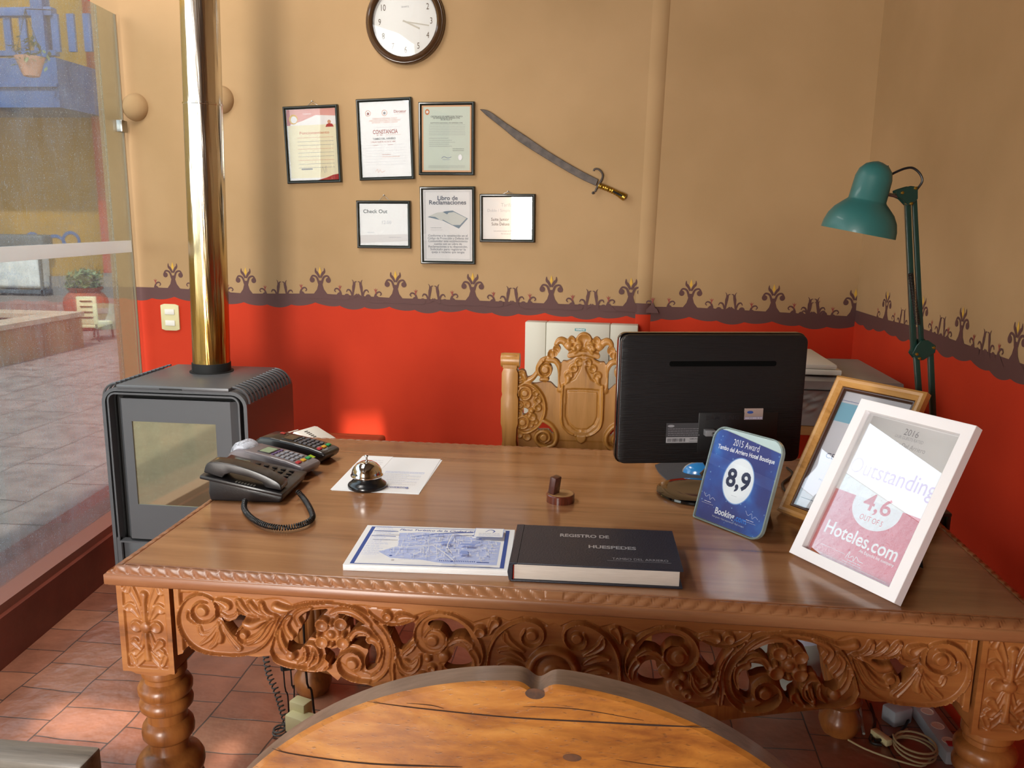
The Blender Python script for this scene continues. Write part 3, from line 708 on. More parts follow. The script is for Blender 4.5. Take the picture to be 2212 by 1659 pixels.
# the pierced front: control points read off the photograph's zooms, then stood upright on the desk's front plane
def pA(p): q = ony(p[0], p[1], YF); return (XC-float(q[0]), float(q[2]))
Z1 = lambda L: [pA((370+x*.19439, 1250+y*.19439)) for x, y in L]
Z2 = lambda L: [pA((790+x*.19439, 1300+y*.19439)) for x, y in L]
PXM = .19439*0.72e-3                                  # one zoomed pixel in metres on that plane
def apron(full):
    half = (0.835-.105-.015)
    cv = Carve(0, half+.004, .53, .747, 0.00115); cv.rim = .62
    W_ = lambda v: v*PXM
    g = cv
    # board and its outline
    g.fill([pA((1215, 1300))]+[(half+.02, .76), (half+.02, .60)]+Z1([(60, 800), (150, 790), (230, 720), (330, 800), (500, 850), (750, 850), (950, 880), (1100, 860), (1200, 900), (1400, 985), (1700, 1015), (1850, 1150), (1900, 1070), (2050, 1160), (2212, 1150)])+Z2([(150, 900), (300, 880), (450, 850), (700, 900), (900, 870), (1100, 900), (1300, 950), (1700, 1000), (2212, 1010)])+[(-.02, .56), (-.02, .76)], .004, smooth=0)
    # rail at the top
    rail = Z1([(30, 110), (60, 150), (300, 145), (500, 215), (700, 195), (960, 235), (1100, 215), (1230, 220), (1340, 290), (1500, 250), (1750, 240), (2000, 285), (2212, 300)])+Z2([(0, 40), (100, 60), (250, 65), (400, 75), (560, 145), (700, 100), (850, 90), (1000, 120), (1200, 225), (1350, 180), (1450, 155), (1600, 210), (1750, 160), (1900, 180), (2050, 265), (2212, 265)])
    g.fill([(half+.02, .76)]+[(half+.02, rail[0][1])]+rail+[(-.01, rail[-1][1]), (-.01, .76)], .0095, smooth=0)
    # end stile
    g.fill([(half+.02, .76), (half-.006, .76), (half-.008, .60), (half+.02, .59)], .014, smooth=0)
    # pierced holes
    for H_ in [Z1([(560, 420), (700, 460), (760, 395), (820, 400), (800, 480), (735, 560), (725, 640), (650, 560)]),
               Z1([(1500, 380), (1560, 360), (1640, 350), (1740, 350), (1640, 440), (1600, 560), (1640, 680), (1540, 650), (1470, 760), (1370, 720), (1320, 680), (1400, 640), (1420, 560), (1450, 520), (1490, 470)]),
               Z1([(1850, 400), (1960, 380), (2080, 420), (2160, 500), (2040, 540), (1990, 600), (1990, 520), (1960, 440)]),
               Z1([(2010, 680), (2080, 650), (2212, 660), (2212, 760), (2150, 780), (2080, 740), (1980, 720)]),
               Z1([(1700, 760), (1790, 790), (1870, 770), (1830, 900), (1780, 960), (1760, 900), (1720, 850)]),
               Z1([(1300, 690), (1360, 700), (1440, 740), (1430, 790), (1380, 790), (1320, 780)]),
               Z2([(20, 430), (100, 480), (140, 560), (120, 700), (40, 760), (0, 740), (0, 620), (30, 560), (20, 480)]),
               Z2([(240, 255), (370, 245), (530, 225), (530, 320), (520, 400), (440, 500), (380, 530), (320, 400)]),
               Z2([(700, 230), (820, 190), (950, 200), (1080, 260), (1180, 400), (1100, 360), (980, 370), (950, 420), (900, 330), (820, 270), (700, 270)]),
               Z2([(990, 500), (1080, 520), (1150, 600), (1175, 700), (1100, 760), (940, 760), (870, 710), (940, 640), (980, 560)])]:
        g.fill(H_, 0, cut=True)
    b1, b2, b3 = .0075, .0135, .0165                     # levels
    # --- first scroll
    g.fill(Z1([(540, 420), (500, 240), (390, 160), (280, 155), (160, 220), (90, 370), (110, 550), (220, 720), (400, 820), (700, 855), (900, 830), (1060, 740), (1180, 560), (1240, 400), (1130, 400), (1000, 560), (880, 690), (740, 650), (640, 560), (580, 450)]), b1)
    g.line(Z1([(190, 360), (190, 430), (250, 480), (330, 480)]), W_(22), b1+.002, 'round', .005)
    g.line(Z1([(320, 530), (350, 600), (430, 590), (500, 520)]), [W_(30), W_(34), W_(26), W_(10)], b1+.002, 'gouge', .006)
    g.line(Z1([(340, 720), (430, 650), (500, 560), (530, 480)]), [W_(18), W_(38), W_(26), W_(12)], b1+.003, 'gouge', .006)
    g.line(Z1([(440, 760), (500, 700), (540, 600), (545, 500)]), [W_(20), W_(34), W_(20)], b1+.003, 'gouge', .005)
    g.line(Z1([(560, 680), (575, 620), (545, 500)]), [W_(42), W_(34), W_(10)], b1+.004, 'round', .006)
    g.line(Z1([(760, 760), (690, 680), (620, 580), (560, 470)]), [W_(52), W_(40), W_(12)], b1+.002, 'gouge', .006)
    g.line(Z1([(520, 400), (495, 250), (390, 172), (280, 168), (165, 235), (98, 380), (118, 550), (225, 712), (400, 808), (700, 838), (890, 815), (1050, 720), (1150, 570), (1210, 420)]), W_(17), b2, 'round', .006)
    g.line(Z1([(515, 400), (440, 460), (330, 470), (255, 400), (250, 310), (320, 250), (400, 260)]), [W_(26), W_(22), W_(14)], b2, 'round', .006)
    g.disc(Z1([(360, 345)])[0], W_(78), b2, 'flat', .0035)
    # little ball scroll and its stems
    g.line(Z1([(860, 690), (970, 650), (1060, 560), (1120, 470), (1200, 400)]), [W_(52), W_(60), W_(40), W_(26)], b1+.003, 'gouge', .007)
    g.line(Z1([(800, 530), (745, 580), (760, 660), (830, 705), (930, 680), (1020, 600), (1090, 490), (1180, 420)]), W_(15), b2, 'round', .006)
    g.disc(Z1([(820, 612)])[0], W_(60), b2-.001, 'flat', .004)
    g.line(Z1([(850, 480), (930, 500), (1040, 440), (1160, 405)]), [W_(55), W_(66), W_(36), W_(14)], b2, 'round', .009)
    # top fronds
    g.fill(Z1([(510, 200), (650, 190), (760, 200), (960, 240), (1080, 215), (1230, 220), (1350, 300), (1300, 380), (1180, 420), (900, 400), (760, 395), (700, 455), (610, 440), (560, 380)]), b1)
    g.line(Z1([(560, 380), (640, 430), (720, 410), (740, 380)]), [W_(20), W_(36), W_(30)], b1+.003, 'gouge', .006)
    g.line(Z1([(505, 225), (570, 250), (625, 285)]), [W_(18), W_(48), W_(72)], b2, 'gouge', .007)
    for P_ in [[(755, 240), (800, 310), (880, 370), (1000, 395)], [(880, 270), (930, 330), (1020, 385), (1100, 395)]]:
        g.line(Z1(P_), [W_(44), W_(48), W_(26), W_(10)], b1+.004, 'gouge', .008)
    g.line(Z1([(1010, 270), (1030, 330), (1100, 385), (1170, 395)]), [W_(40), W_(46), W_(24), W_(10)], b2, 'gouge', .008)
    g.line(Z1([(1180, 300), (1240, 320), (1330, 320), (1420, 300)]), [W_(66), W_(60), W_(30), W_(12)], b2, 'round', .008)
    g.line(Z1([(740, 250), (745, 330), (800, 375), (900, 400), (1050, 410), (1190, 405)]), W_(13), b2, 'round', .005)
    # big ring, left and right arms
    g.fill(Z1([(1110, 780), (1170, 560), (1260, 400), (1400, 300), (1700, 250), (2000, 280), (2212, 380)])+Z2([(100, 200), (230, 360), (290, 560), (250, 760), (120, 880), (0, 900)])+Z1([(2140, 1040), (2100, 1010)])+Z2([(60, 840), (170, 740), (215, 600), (180, 440), (60, 260), (0, 200)])+Z1([(2120, 420), (1960, 350), (1700, 320), (1480, 350), (1330, 420), (1250, 520), (1215, 620), (1240, 740), (1330, 880), (1550, 960), (1750, 950), (1740, 1010), (1400, 980), (1230, 900)]), b1)
    g.line(Z1([(1560, 320), (1460, 350), (1400, 410), (1435, 490)]), [W_(18), W_(40), W_(50), W_(56)], b1+.004, 'gouge', .008)
    g.line(Z1([(1330, 420), (1280, 490), (1300, 570), (1345, 625)]), [W_(22), W_(42), W_(52), W_(52)], b1+.004, 'gouge', .008)
    g.line(Z1([(1220, 560), (1220, 660), (1270, 770), (1350, 835)]), [W_(26), W_(44), W_(56), W_(70)], b1+.004, 'gouge', .008)
    g.disc(Z1([(1345, 838)])[0], W_(62), b2+.002, 'round', .005)
    g.line(Z1([(1120, 770), (1160, 870), (1260, 930), (1400, 965), (1580, 990), (1740, 985), (1770, 900)]), [W_(22), W_(30), W_(26), W_(22)], b2, 'round', .006)
    g.line(Z1([(1420, 930), (1490, 880), (1500, 800), (1490, 740)]), [W_(14), W_(38), W_(30), W_(14)], b1+.005, 'gouge', .008)
    g.line(Z1([(1530, 970), (1630, 900), (1640, 800), (1580, 720), (1500, 720)]), [W_(14), W_(34), W_(34), W_(28), W_(18)], b2, 'gouge', .009)
    g.line(Z1([(1530, 940), (1570, 870), (1590, 800)]), [W_(14), W_(34), W_(34)], b2+.002, 'gouge', .008)
    g.line(Z1([(1640, 985), (1700, 940), (1725, 900)]), [W_(24), W_(50), W_(58)], b2, 'gouge', .008)
    g.line(Z1([(1115, 790), (1180, 560), (1270, 405), (1400, 305), (1700, 262), (2000, 295), (2212, 395)])+Z2([(110, 205), (235, 365), (285, 560), (245, 750), (120, 868), (0, 890)]), W_(15), b2, 'round', .006)
    g.line(Z1([(1230, 760), (1180, 600), (1240, 460)]), W_(12), b2, 'round', .005)
    g.line(Z2([(0, 175), (80, 300), (185, 440), (205, 600), (160, 740), (40, 830)]), W_(12), b2, 'round', .004)
    # volute inside the ring
    g.fill(Z1([(1850, 900), (1900, 800), (2020, 770), (2120, 830), (2160, 930), (2120, 1020), (2212, 1060), (2212, 1150), (2000, 1150), (1880, 1050)])+Z2([(0, 900)]), b1)
    g.line(Z1([(2212, 1130), (2050, 1110), (1920, 1050), (1860, 950), (1880, 850), (1980, 790), (2080, 820), (2130, 900), (2110, 990), (2040, 1020)]), [W_(30), W_(26), W_(20), W_(18), W_(12)], b2, 'round', .007)
    g.disc(Z1([(2020, 930)])[0], W_(80), b2, 'flat', .004)
    # top band of the ring swelling into a leaf
    g.line(Z1([(1780, 380), (1860, 345), (2000, 350), (2120, 420), (2212, 500)]), [W_(20), W_(36), W_(50), W_(40), W_(24)], b1+.005, 'gouge', .007)
    g.line(Z1([(2000, 640), (2060, 575), (2150, 580), (2212, 620)]), [W_(46), W_(44), W_(38), W_(30)], b1+.004, 'gouge', .008)
    g.line(Z2([(60, 400), (130, 440), (160, 540), (130, 660)]), [W_(60), W_(52), W_(34), W_(20)], b1+.004, 'gouge', .007)
    # flower
    g.disc(Z1([(1795, 590)])[0], W_(120), b1+.003, 'flat', .004)
    for c_ in [(1690, 490), (1900, 480), (1920, 690), (1690, 680)]: g.disc(Z1([c_])[0], W_(98), b1+.005, 'gouge', .009)
    for c_ in [(1795, 478), (1650, 595), (1930, 600), (1800, 712)]: g.disc(Z1([c_])[0], W_(34), b3, 'round', .006)
    g.disc(Z1([(1795, 590)])[0], W_(56), b3, 'round', .006)
    # lobes between ring and second volute
    g.fill(Z2([(0, 60), (90, 60), (200, 80), (400, 80), (560, 150), (560, 200), (450, 250), (300, 260), (200, 230), (80, 160)]), b1)
    g.line(Z2([(30, 90), (120, 170), (250, 235), (420, 235), (560, 180)]), W_(14), b2, 'round', .005)
    g.disc(Z2([(245, 145)])[0], W_(74), b1+.005, 'gouge', .009); g.line(Z2([(380, 160), (450, 150), (560, 170)]), [W_(66), W_(54), W_(16)], b2, 'gouge', .009)
    # stems sweeping down
    g.line(Z2([(170, 230), (280, 400), (310, 560), (290, 700), (300, 860)]), [W_(20), W_(38), W_(42), W_(30)], b1+.002, 'gouge', .007)
    g.line(Z2([(200, 240), (310, 420), (345, 600), (400, 760), (480, 850)]), [W_(14), W_(26), W_(34), W_(30)], b2, 'gouge', .007)
    # second volute
    g.fill(Z2([(540, 330), (600, 200), (750, 110), (950, 110), (1150, 220), (1280, 400), (1320, 560), (1290, 720), (1240, 720), (1200, 600), (1100, 480), (1190, 440), (1080, 260), (900, 180), (700, 200), (630, 300), (640, 420), (700, 500), (820, 510), (900, 420), (940, 420), (900, 540), (760, 580), (620, 530), (550, 440)]), b1)
    g.line(Z2([(930, 455), (990, 410), (1090, 400), (1190, 470)]), [W_(34), W_(46), W_(44), W_(20)], b1+.005, 'gouge', .008)
    g.line(Z2([(1190, 530), (1240, 620), (1235, 720)]), [W_(58), W_(48), W_(30)], b1+.005, 'gouge', .008)
    g.disc(Z2([(770, 410)])[0], W_(150), b1+.002, 'gouge', .004)
    g.line(Z2([(1240, 720), (1300, 640), (1300, 500), (1190, 290), (1010, 150), (800, 105), (640, 170), (550, 300), (560, 430), (640, 530), (770, 560), (890, 480), (910, 370), (840, 290), (720, 290), (655, 370)]), W_(15), b2, 'round', .006)
    g.disc(Z2([(748, 412)])[0], W_(80), b2, 'flat', .004)
    # foliage beneath it
    g.fill(Z2([(430, 560), (520, 440), (600, 520), (760, 570), (900, 540), (960, 600), (920, 660), (820, 680), (860, 730), (800, 850), (500, 880), (400, 780), (340, 640)]), b1)
    g.line(Z2([(440, 560), (510, 500), (570, 430)]), [W_(36), W_(40), W_(18)], b2, 'gouge', .007)
    g.line(Z2([(360, 610), (400, 720), (500, 760), (590, 690), (610, 580)]), [W_(30), W_(40), W_(44), W_(32), W_(18)], b2, 'gouge', .009)
    g.line(Z2([(450, 640), (520, 680), (580, 620)]), [W_(26), W_(38), W_(22)], b2, 'gouge', .008)
    g.disc(Z2([(875, 590)])[0], W_(80), b2, 'round', .006); g.disc(Z2([(700, 610)])[0], W_(52), b2, 'round', .007)
    g.disc(Z2([(740, 720)])[0], W_(60), b2, 'gouge', .008); g.disc(Z2([(640, 800)])[0], W_(55), b2, 'gouge', .008)
    # lobes by the arch
    g.disc(Z2([(1275, 315)])[0], W_(78), b1+.006, 'gouge', .009)
    g.line(Z2([(1440, 215), (1400, 270), (1375, 350)]), [W_(70), W_(44), W_(18)], b1+.005, 'gouge', .008)
    # arch with volutes, leaves and the central boss
    g.fill(Z2([(1330, 760), (1370, 520), (1440, 370), (1560, 255), (1720, 180), (1880, 185), (2000, 260), (2212, 270), (2212, 1000), (1340, 900)]), b1)
    for P_ in [[(1560, 330), (1575, 400), (1650, 470), (1760, 540)], [(1500, 540), (1600, 540), (1700, 590), (1760, 640)], [(1490, 680), (1580, 670), (1680, 700), (1750, 730)], [(1520, 810), (1600, 790), (1700, 800)]]:
        g.line(Z2(P_), [W_(30), W_(54), W_(44), W_(16)], b1+.004, 'gouge', .009)
    g.line(Z2([(1345, 800), (1372, 560), (1445, 385), (1565, 270), (1720, 200), (1850, 200), (1960, 265), (1985, 365), (1935, 455), (1850, 480), (1760, 445), (1735, 370), (1770, 310)]), [W_(24), W_(22), W_(17)], b2, 'round', .006)
    g.disc(Z2([(1846, 356)])[0], W_(78), b2, 'flat', .0035)
    c_ = (0.0, Z2([(2110, 760)])[0][1])
    g.disc(c_, W_(345), b1+.002, 'flat', .003); 
    th = [math.radians(a) for a in range(90, 271, 15)]
    g.line([(c_[0]-math.cos(t)*W_(300), c_[1]+math.sin(t)*W_(300)) for t in th], W_(48), b2, 'round', .009, 2)
    g.disc(c_, W_(235), b1+.003, 'round', .011); g.disc(c_, W_(120), b2+.008, 'round', .004)
    cv.H = np.where(cv.H > -.5, cv.H*1.0, cv.H); return cv
cv = apron(True)
cv.mesh('carved_apron', lambda a, b, h: np.stack([XC+a, YF+.006-h, b], 1), -.018, CARVW, DESK)
# recess board corner brackets are in the apron; plain side and back aprons
LX = (DX0+.004+.0525, DX1-.004-.0525); LY = (YF+.0425, DY1-.04-.0525)
for x in (LX[0], LX[1]):
    mb = MB(); mb.box((x-.016, LY[0]+.05, .60), (x+.016, LY[1]-.05, .747), CARVW, None, .003); mb.build('side_apron', DESK)
mb = MB(); mb.box((LX[0]+.05, LY[1]-.012, .60), (LX[1]-.05, LY[1]+.012, .747), CARVW, None, .003); mb.build('back_apron', DESK)
# legs: square carved block over a turned baluster
LP = [(.030, .560), (.040, .553), (.043, .547), (.043, .531), (.0375, .525), (.038, .516), (.048, .511), (.052, .503), (.0515, .492), (.047, .484), (.043, .481), (.049, .476), (.0515, .468), (.0505, .459), (.045, .452), (.0385, .449), (.038, .429), (.043, .426), (.0485, .418), (.0505, .407), (.0495, .396), (.044, .388), (.0375, .385), (.0365, .364), (.040, .359), (.050, .355), (.060, .348), (.0655, .337), (.0662, .325), (.064, .316), (.057, .310)]
BP = [(.0570, .310), (.0600, .302), (.0655, .285), (.0700, .255), (.0700, .225), (.064, .19), (.054, .155), (.043, .13), (.040, .118)]
FP = [(.040, .118), (.052, .112), (.056, .100), (.050, .088), (.040, .080), (.046, .066), (.056, .05), (.058, .03), (.050, .008), (.046, .0)]
def block_face(parent, M):
    cv = Carve(0, .0525, .557, .747, .0011); g = cv
    g.fill([(-.01, .55), (.06, .55), (.06, .76), (-.01, .76)], .006, 0)
    g.fill([(-.01, .567), (.040, .567), (.0415, .58), (.0415, .735), (.038, .738), (-.01, .738)], .001, 0)
    # side leaves
    for cs, wv in [([(.006, .665), (.014, .70), (.027, .728)], [.002, .006, .009]), ([(.012, .668), (.026, .690), (.033, .688)], [.003, .009, .009]), ([(.030, .735), (.034, .725)], [.006, .008]),
                   ([(.006, .637), (.013, .612), (.026, .598)], [.003, .006, .009]), ([(.014, .604), (.026, .618)], [.003, .009]), ([(.004, .60), (.014, .585), (.024, .576)], [.004, .008, .009]), ([(.028, .576), (.034, .59)], [.006, .006])]:
        g.line(cs, wv, .0035, 'gouge', .004)
    g.line([(0, .66), (0, .70), (0, .716)], [.004, .005, .008], .005, 'round', .004); g.line([(0, .64), (0, .606), (0, .586)], [.004, .005, .007], .005, 'round', .004)
    g.disc((.020, .651), .0125, .004, 'gouge', .004); g.disc((.0, .651), .0115, .006, 'round', .005)
    def fn(a, b, h):
        P = np.stack([a, b, h, np.ones_like(a)], 0); return (np.array(M) @ P)[:3].T
    return cv.mesh('carved_face', fn, -.004, CARVW, parent)
for ix, x in enumerate(LX):
    for iy, y in enumerate(LY):
        mb = MB(); mb.box((x-.048, y-.048, .557), (x+.048, y+.048, .747), CARVW, None, .002)
        mb.prism([(-.048, .557), (-.03, .549), (0, .546), (.03, .549), (.048, .557)], -.048, .048, CARVW, M4((x, y, 0), (1, 0, 0), (0, 0, 1), (0, -1, 0)))
        mb.lathe(LP[::-1], LEGW, M4((x, y, 0)), 48)
        mb.lathe(BP[::-1], LEGW, M4((x, y, 0)), 96, lambda a, z: -.07*(abs(math.cos(a*9))**8)*min(1, max(0, (.315-z)*60)))
        mb.lathe(FP[::-1], LEGW, M4((x, y, 0)), 48)
        leg = mb.build('leg', DESK, smooth=40)
        if iy == 0:
            block_face(leg, M4((x, y-.048, 0), (1, 0, 0), (0, 0, 1), (0, -1, 0)))
        sgn = -1 if ix == 0 else 1
        if ix == 0 and iy == 0: block_face(leg, M4((x-.048, y, 0), (0, -1, 0), (0, 0, 1), (-1, 0, 0)))
        elif ix == 1: block_face(leg, M4((x+.048, y, 0), (0, 1, 0), (0, 0, 1), (1, 0, 0)))
# crossed stretcher, bowed
for a, b in (((LX[0], LY[1]), (LX[1], LY[0])), ((LX[0], LY[0]), (LX[1], LY[1]))):
    a3 = np.array([a[0], a[1], .10]); b3 = np.array([b[0], b[1], .10]); d = (b3-a3); Lq = np.linalg.norm(d); d /= Lq; nn = np.array([-d[1], d[0], 0])
    mb = MB(); pts = []; npt = 24
    top = [(.03+(Lq-.06)*i/npt, .10+.07*math.sin(PI*i/npt)+.03) for i in range(npt+1)]; bot = [(q[0], q[1]-.05) for q in top[::-1]]
    dz = .0 if a[1] > b[1] else .004
    mb.prism(top+bot, -.016, .016, LEGW, M4((a3[0], a3[1], dz), d, (0, 0, 1), nn), .003); mb.build('stretcher', DESK)

# ---------------------------------------------------------------- carved chair behind the desk
YB = 2.60
cq = ony(1257, 900, YB); XB = float(cq[0])
CH = thing('carved_armchair', 'ornate carved wooden chair with a crowned shield on its back, behind the desk', 'chair', (XB, YB+.2, 0))
def pB(p): q = ony(p[0], p[1], YB); return (XB-float(q[0]), float(q[2]))
Z7 = lambda L: [pB((1060+x*.18083, 690+y*.18083)) for x, y in L]
K7 = .18083*float(ony(1300, 850, YB)[0]-ony(1200, 850, YB)[0])/100
g = Carve(0, .205, .60, 1.085, .0015); W_ = lambda v: v*K7; b1, b2, b3 = .008, .014, .019
g.fill(Z7([(290, 650), (330, 700), (440, 750), (540, 760), (640, 735), (720, 745), (830, 850), (835, 560), (860, 500), (920, 490), (1000, 450), (1110, 435), (1140, 1560), (930, 1540), (800, 1460), (740, 1520), (640, 1525), (540, 1480), (430, 1440), (270, 1450), (270, 1100)]), b1, smooth=0)
zt = Z7([(600, 1500)])[0][1]
g.fill([(0, zt+.02), (.205, zt+.02), (.205, .60), (0, .60)], .006, smooth=0)
g.fill(Z7([(640, 1200), (700, 1210), (745, 1290), (740, 1360), (700, 1310), (620, 1310), (560, 1300)]), 0, cut=True)
g.fill(Z7([(405, 1050), (445, 1070), (440, 1120), (380, 1130)]), 0, cut=True)
# crown arms
g.line(Z7([(915, 300), (870, 255), (820, 250), (785, 290)]), [W_(46), W_(42), W_(38), W_(30)], b1, 'round', .010)
g.disc(Z7([(790, 350)])[0], W_(52), b1, 'gouge', .010); g.disc(Z7([(765, 400)])[0], W_(44), b1, 'gouge', .010)
g.line(Z7([(720, 400), (715, 440), (680, 470)]), [W_(42), W_(38), W_(24)], b1, 'gouge', .010)
g.line(Z7([(700, 465), (620, 490), (570, 560), (560, 620), (510, 690), (440, 725), (400, 700)]), [W_(30), W_(36), W_(28), W_(30), W_(40), W_(30)], b1, 'round', .009)
g.line(Z7([(690, 480), (770, 490), (825, 570), (838, 700), (830, 830)]), W_(34), b1, 'round', .008)
g.disc(Z7([(650, 590)])[0], W_(92), .006, 'flat', .003)
g.line(Z7([(620, 500), (570, 570), (590, 650), (655, 680), (715, 640), (722, 570), (680, 540), (630, 555)]), W_(17), b2, 'round', .006); g.disc(Z7([(652, 592)])[0], W_(50), b2+.003, 'flat', .004)
g.line(Z7([(600, 712), (640, 705), (685, 712)]), [W_(22), W_(30), W_(22)], b1, 'round', .010)
g.disc(Z7([(375, 640)])[0], W_(52), b1, 'gouge', .010); g.disc(Z7([(350, 680)])[0], W_(52), b1, 'gouge', .008); g.line(Z7([(420, 700), (400, 650)]), [W_(20), W_(30)], b2, 'round', .006)
# crown
g.fill(Z7([(890, 310), (930, 380), (945, 460), (1030, 440), (1110, 435), (1130, 400), (1130, 165), (1080, 165), (1030, 200), (1010, 240), (990, 205), (950, 200), (925, 250), (935, 290)]), b1)
g.line(Z7([(945, 425), (1020, 405), (1120, 400)]), W_(32), b2, 'flat', .003)
g.disc(Z7([(967, 240)])[0], W_(46), b1+.003, 'gouge', .008); g.line(Z7([(1105, 320), (1108, 240)]), [W_(30), W_(84)], b1+.002, 'gouge', .009)
g.disc(Z7([(930, 312)])[0], W_(48), b2, 'round', .006); g.disc(Z7([(1045, 300)])[0], W_(52), b2, 'round', .007); g.line(Z7([(1050, 330), (1010, 390)]), [W_(40), W_(20)], b2, 'round', .006); g.disc(Z7([(998, 342)])[0], W_(30), b3, 'round', .007)
# shield
g.fill(Z7([(835, 560), (850, 500), (880, 485), (930, 500), (1000, 455), (1130, 440), (1130, 800), (840, 800)]), b1+.003)
for c_, r_ in [((1055, 505), 46), ((995, 575), 50), ((935, 655), 50)]: g.disc(Z7([c_])[0], W_(r_), b2, 'gouge', .008)
g.line(Z7([(930, 690), (920, 740), (890, 780)]), [W_(34), W_(24), W_(12)], b2, 'round', .006)
g.fill(Z7([(1110, 470), (1090, 480), (1070, 590), (1010, 700), (865, 775), (845, 1180), (880, 1290), (990, 1370), (1110, 1385)]), b2+.002, smooth=0)
g.line(Z7([(865, 775), (850, 1000), (850, 1190), (885, 1290), (985, 1365), (1110, 1380)]), W_(12), b3, 'round', .004)
g.fill(Z7([(905, 820), (893, 1150), (930, 1240), (1010, 1315), (1110, 1335), (1110, 820)]), b1+.003, smooth=0)
g.fill(Z7([(925, 850), (913, 1140), (945, 1225), (1015, 1290), (1110, 1305), (1110, 850)]), b1+.0055, smooth=0)
g.disc(Z7([(1105, 1395)])[0], W_(88), b2, 'flat', .003)
g.fill(Z7([(1110, 1335), (1010, 1315), (990, 1372), (1110, 1385)]), b2+.002, smooth=0)
# left cartouche
g.line(Z7([(340, 790), (430, 752), (550, 810), (635, 940), (652, 1090), (600, 1230), (500, 1320), (400, 1345), (320, 1300)]), W_(16), b2, 'round', .006)
for c_, rr in [((412, 872), 76), ((386, 1218), 72)]:
    g.disc(Z7([c_])[0], W_(rr), b1+.002, 'flat', .002)
    P_ = [(c_[0]+math.cos(math.radians(a))*rr, c_[1]+math.sin(math.radians(a))*rr) for a in range(-200, 101, 30)]
    g.line(Z7(P_), W_(16), b2, 'round', .006); g.disc(Z7([c_])[0], W_(44), b2+.003, 'flat', .004)
for c_, rr in [((440, 1010), 42), ((565, 955), 46), ((565, 1045), 48), ((352, 1010), 44), ((345, 1105), 44), ((500, 1155), 50), ((455, 1130), 30), ((540, 870), 40), ((480, 1250), 34), ((540, 1215), 34)]: g.disc(Z7([c_])[0], W_(rr), b1+.002, 'gouge', .009)
g.disc(Z7([(497, 1080)])[0], W_(30), b3, 'round', .006)
# lower volute
g.line(Z7([(640, 1200), (730, 1260), (790, 1370), (760, 1480), (650, 1515), (560, 1460), (545, 1380), (610, 1325), (690, 1350), (705, 1420), (650, 1460)]), [W_(22), W_(26), W_(20), W_(14)], b2, 'round', .006)
g.disc(Z7([(636, 1400)])[0], W_(48), b2+.003, 'flat', .004)
g.disc(Z7([(350, 1365)])[0], W_(44), b1+.004, 'gouge', .007); g.disc(Z7([(440, 1395)])[0], W_(48), b1+.004, 'gouge', .007)
g.mesh('carved_back', lambda a, b, h: np.stack([XB+a, YB-h, b], 1), -.014, CHAIRW, CH)
zp = float(ony(1100, 765, YB)[2])
for sg in (-1, 1):
    xo = XB+sg*.232; mb = MB()
    xa, xb = xo-.028, xo+.028
    pr = []; zz = [(.0, .022), (.42, .024), (.45, .026), (.698, .026), (.72, .022), (.765, .024), (.78, .028), (.86, .028), (.875, .024), (.885, .026), (.945, .026), (.965, .018), (zp-.045, .018), (zp-.042, .023), (zp-.02, .024), (zp, .020)]
    L_ = [(xo-h_, z_) for z_, h_ in zz]; R_ = [(xo+h_, z_) for z_, h_ in zz[::-1]]
    mb.prism(L_+R_, -.028, .024, CHAIRW, M4((0, YB, 0), (1, 0, 0), (0, 0, 1), (0, -1, 0)), .003)
    mb.lathe([(.001, -.03), (.022, -.03), (.0235, -.02), (.0235, .03), (.001, .03)], CHAIRW, M4((xo, YB-.005, zp-.018), (0, 1, 0), (0, 0, 1), (1, 0, 0)), 20)
    mb.build('back_post', CH)
mb = MB(); mb.box((XB-.235, YB-.01, .42), (XB+.235, YB+.45, .47), CHAIRW, None, .01); mb.build('seat', CH)
mb = MB(); mb.box((XB-.205, YB-.012, .47), (XB+.205, YB+.012, .605), CHAIRW, None, .004); mb.build('back_rail', CH)
for sg in (-1, 1):
    mb = MB(); mb.box((XB+sg*.21-.022, YB+.40, 0), (XB+sg*.21+.022, YB+.444, .42), CHAIRW, None, .004); mb.build('leg', CH)

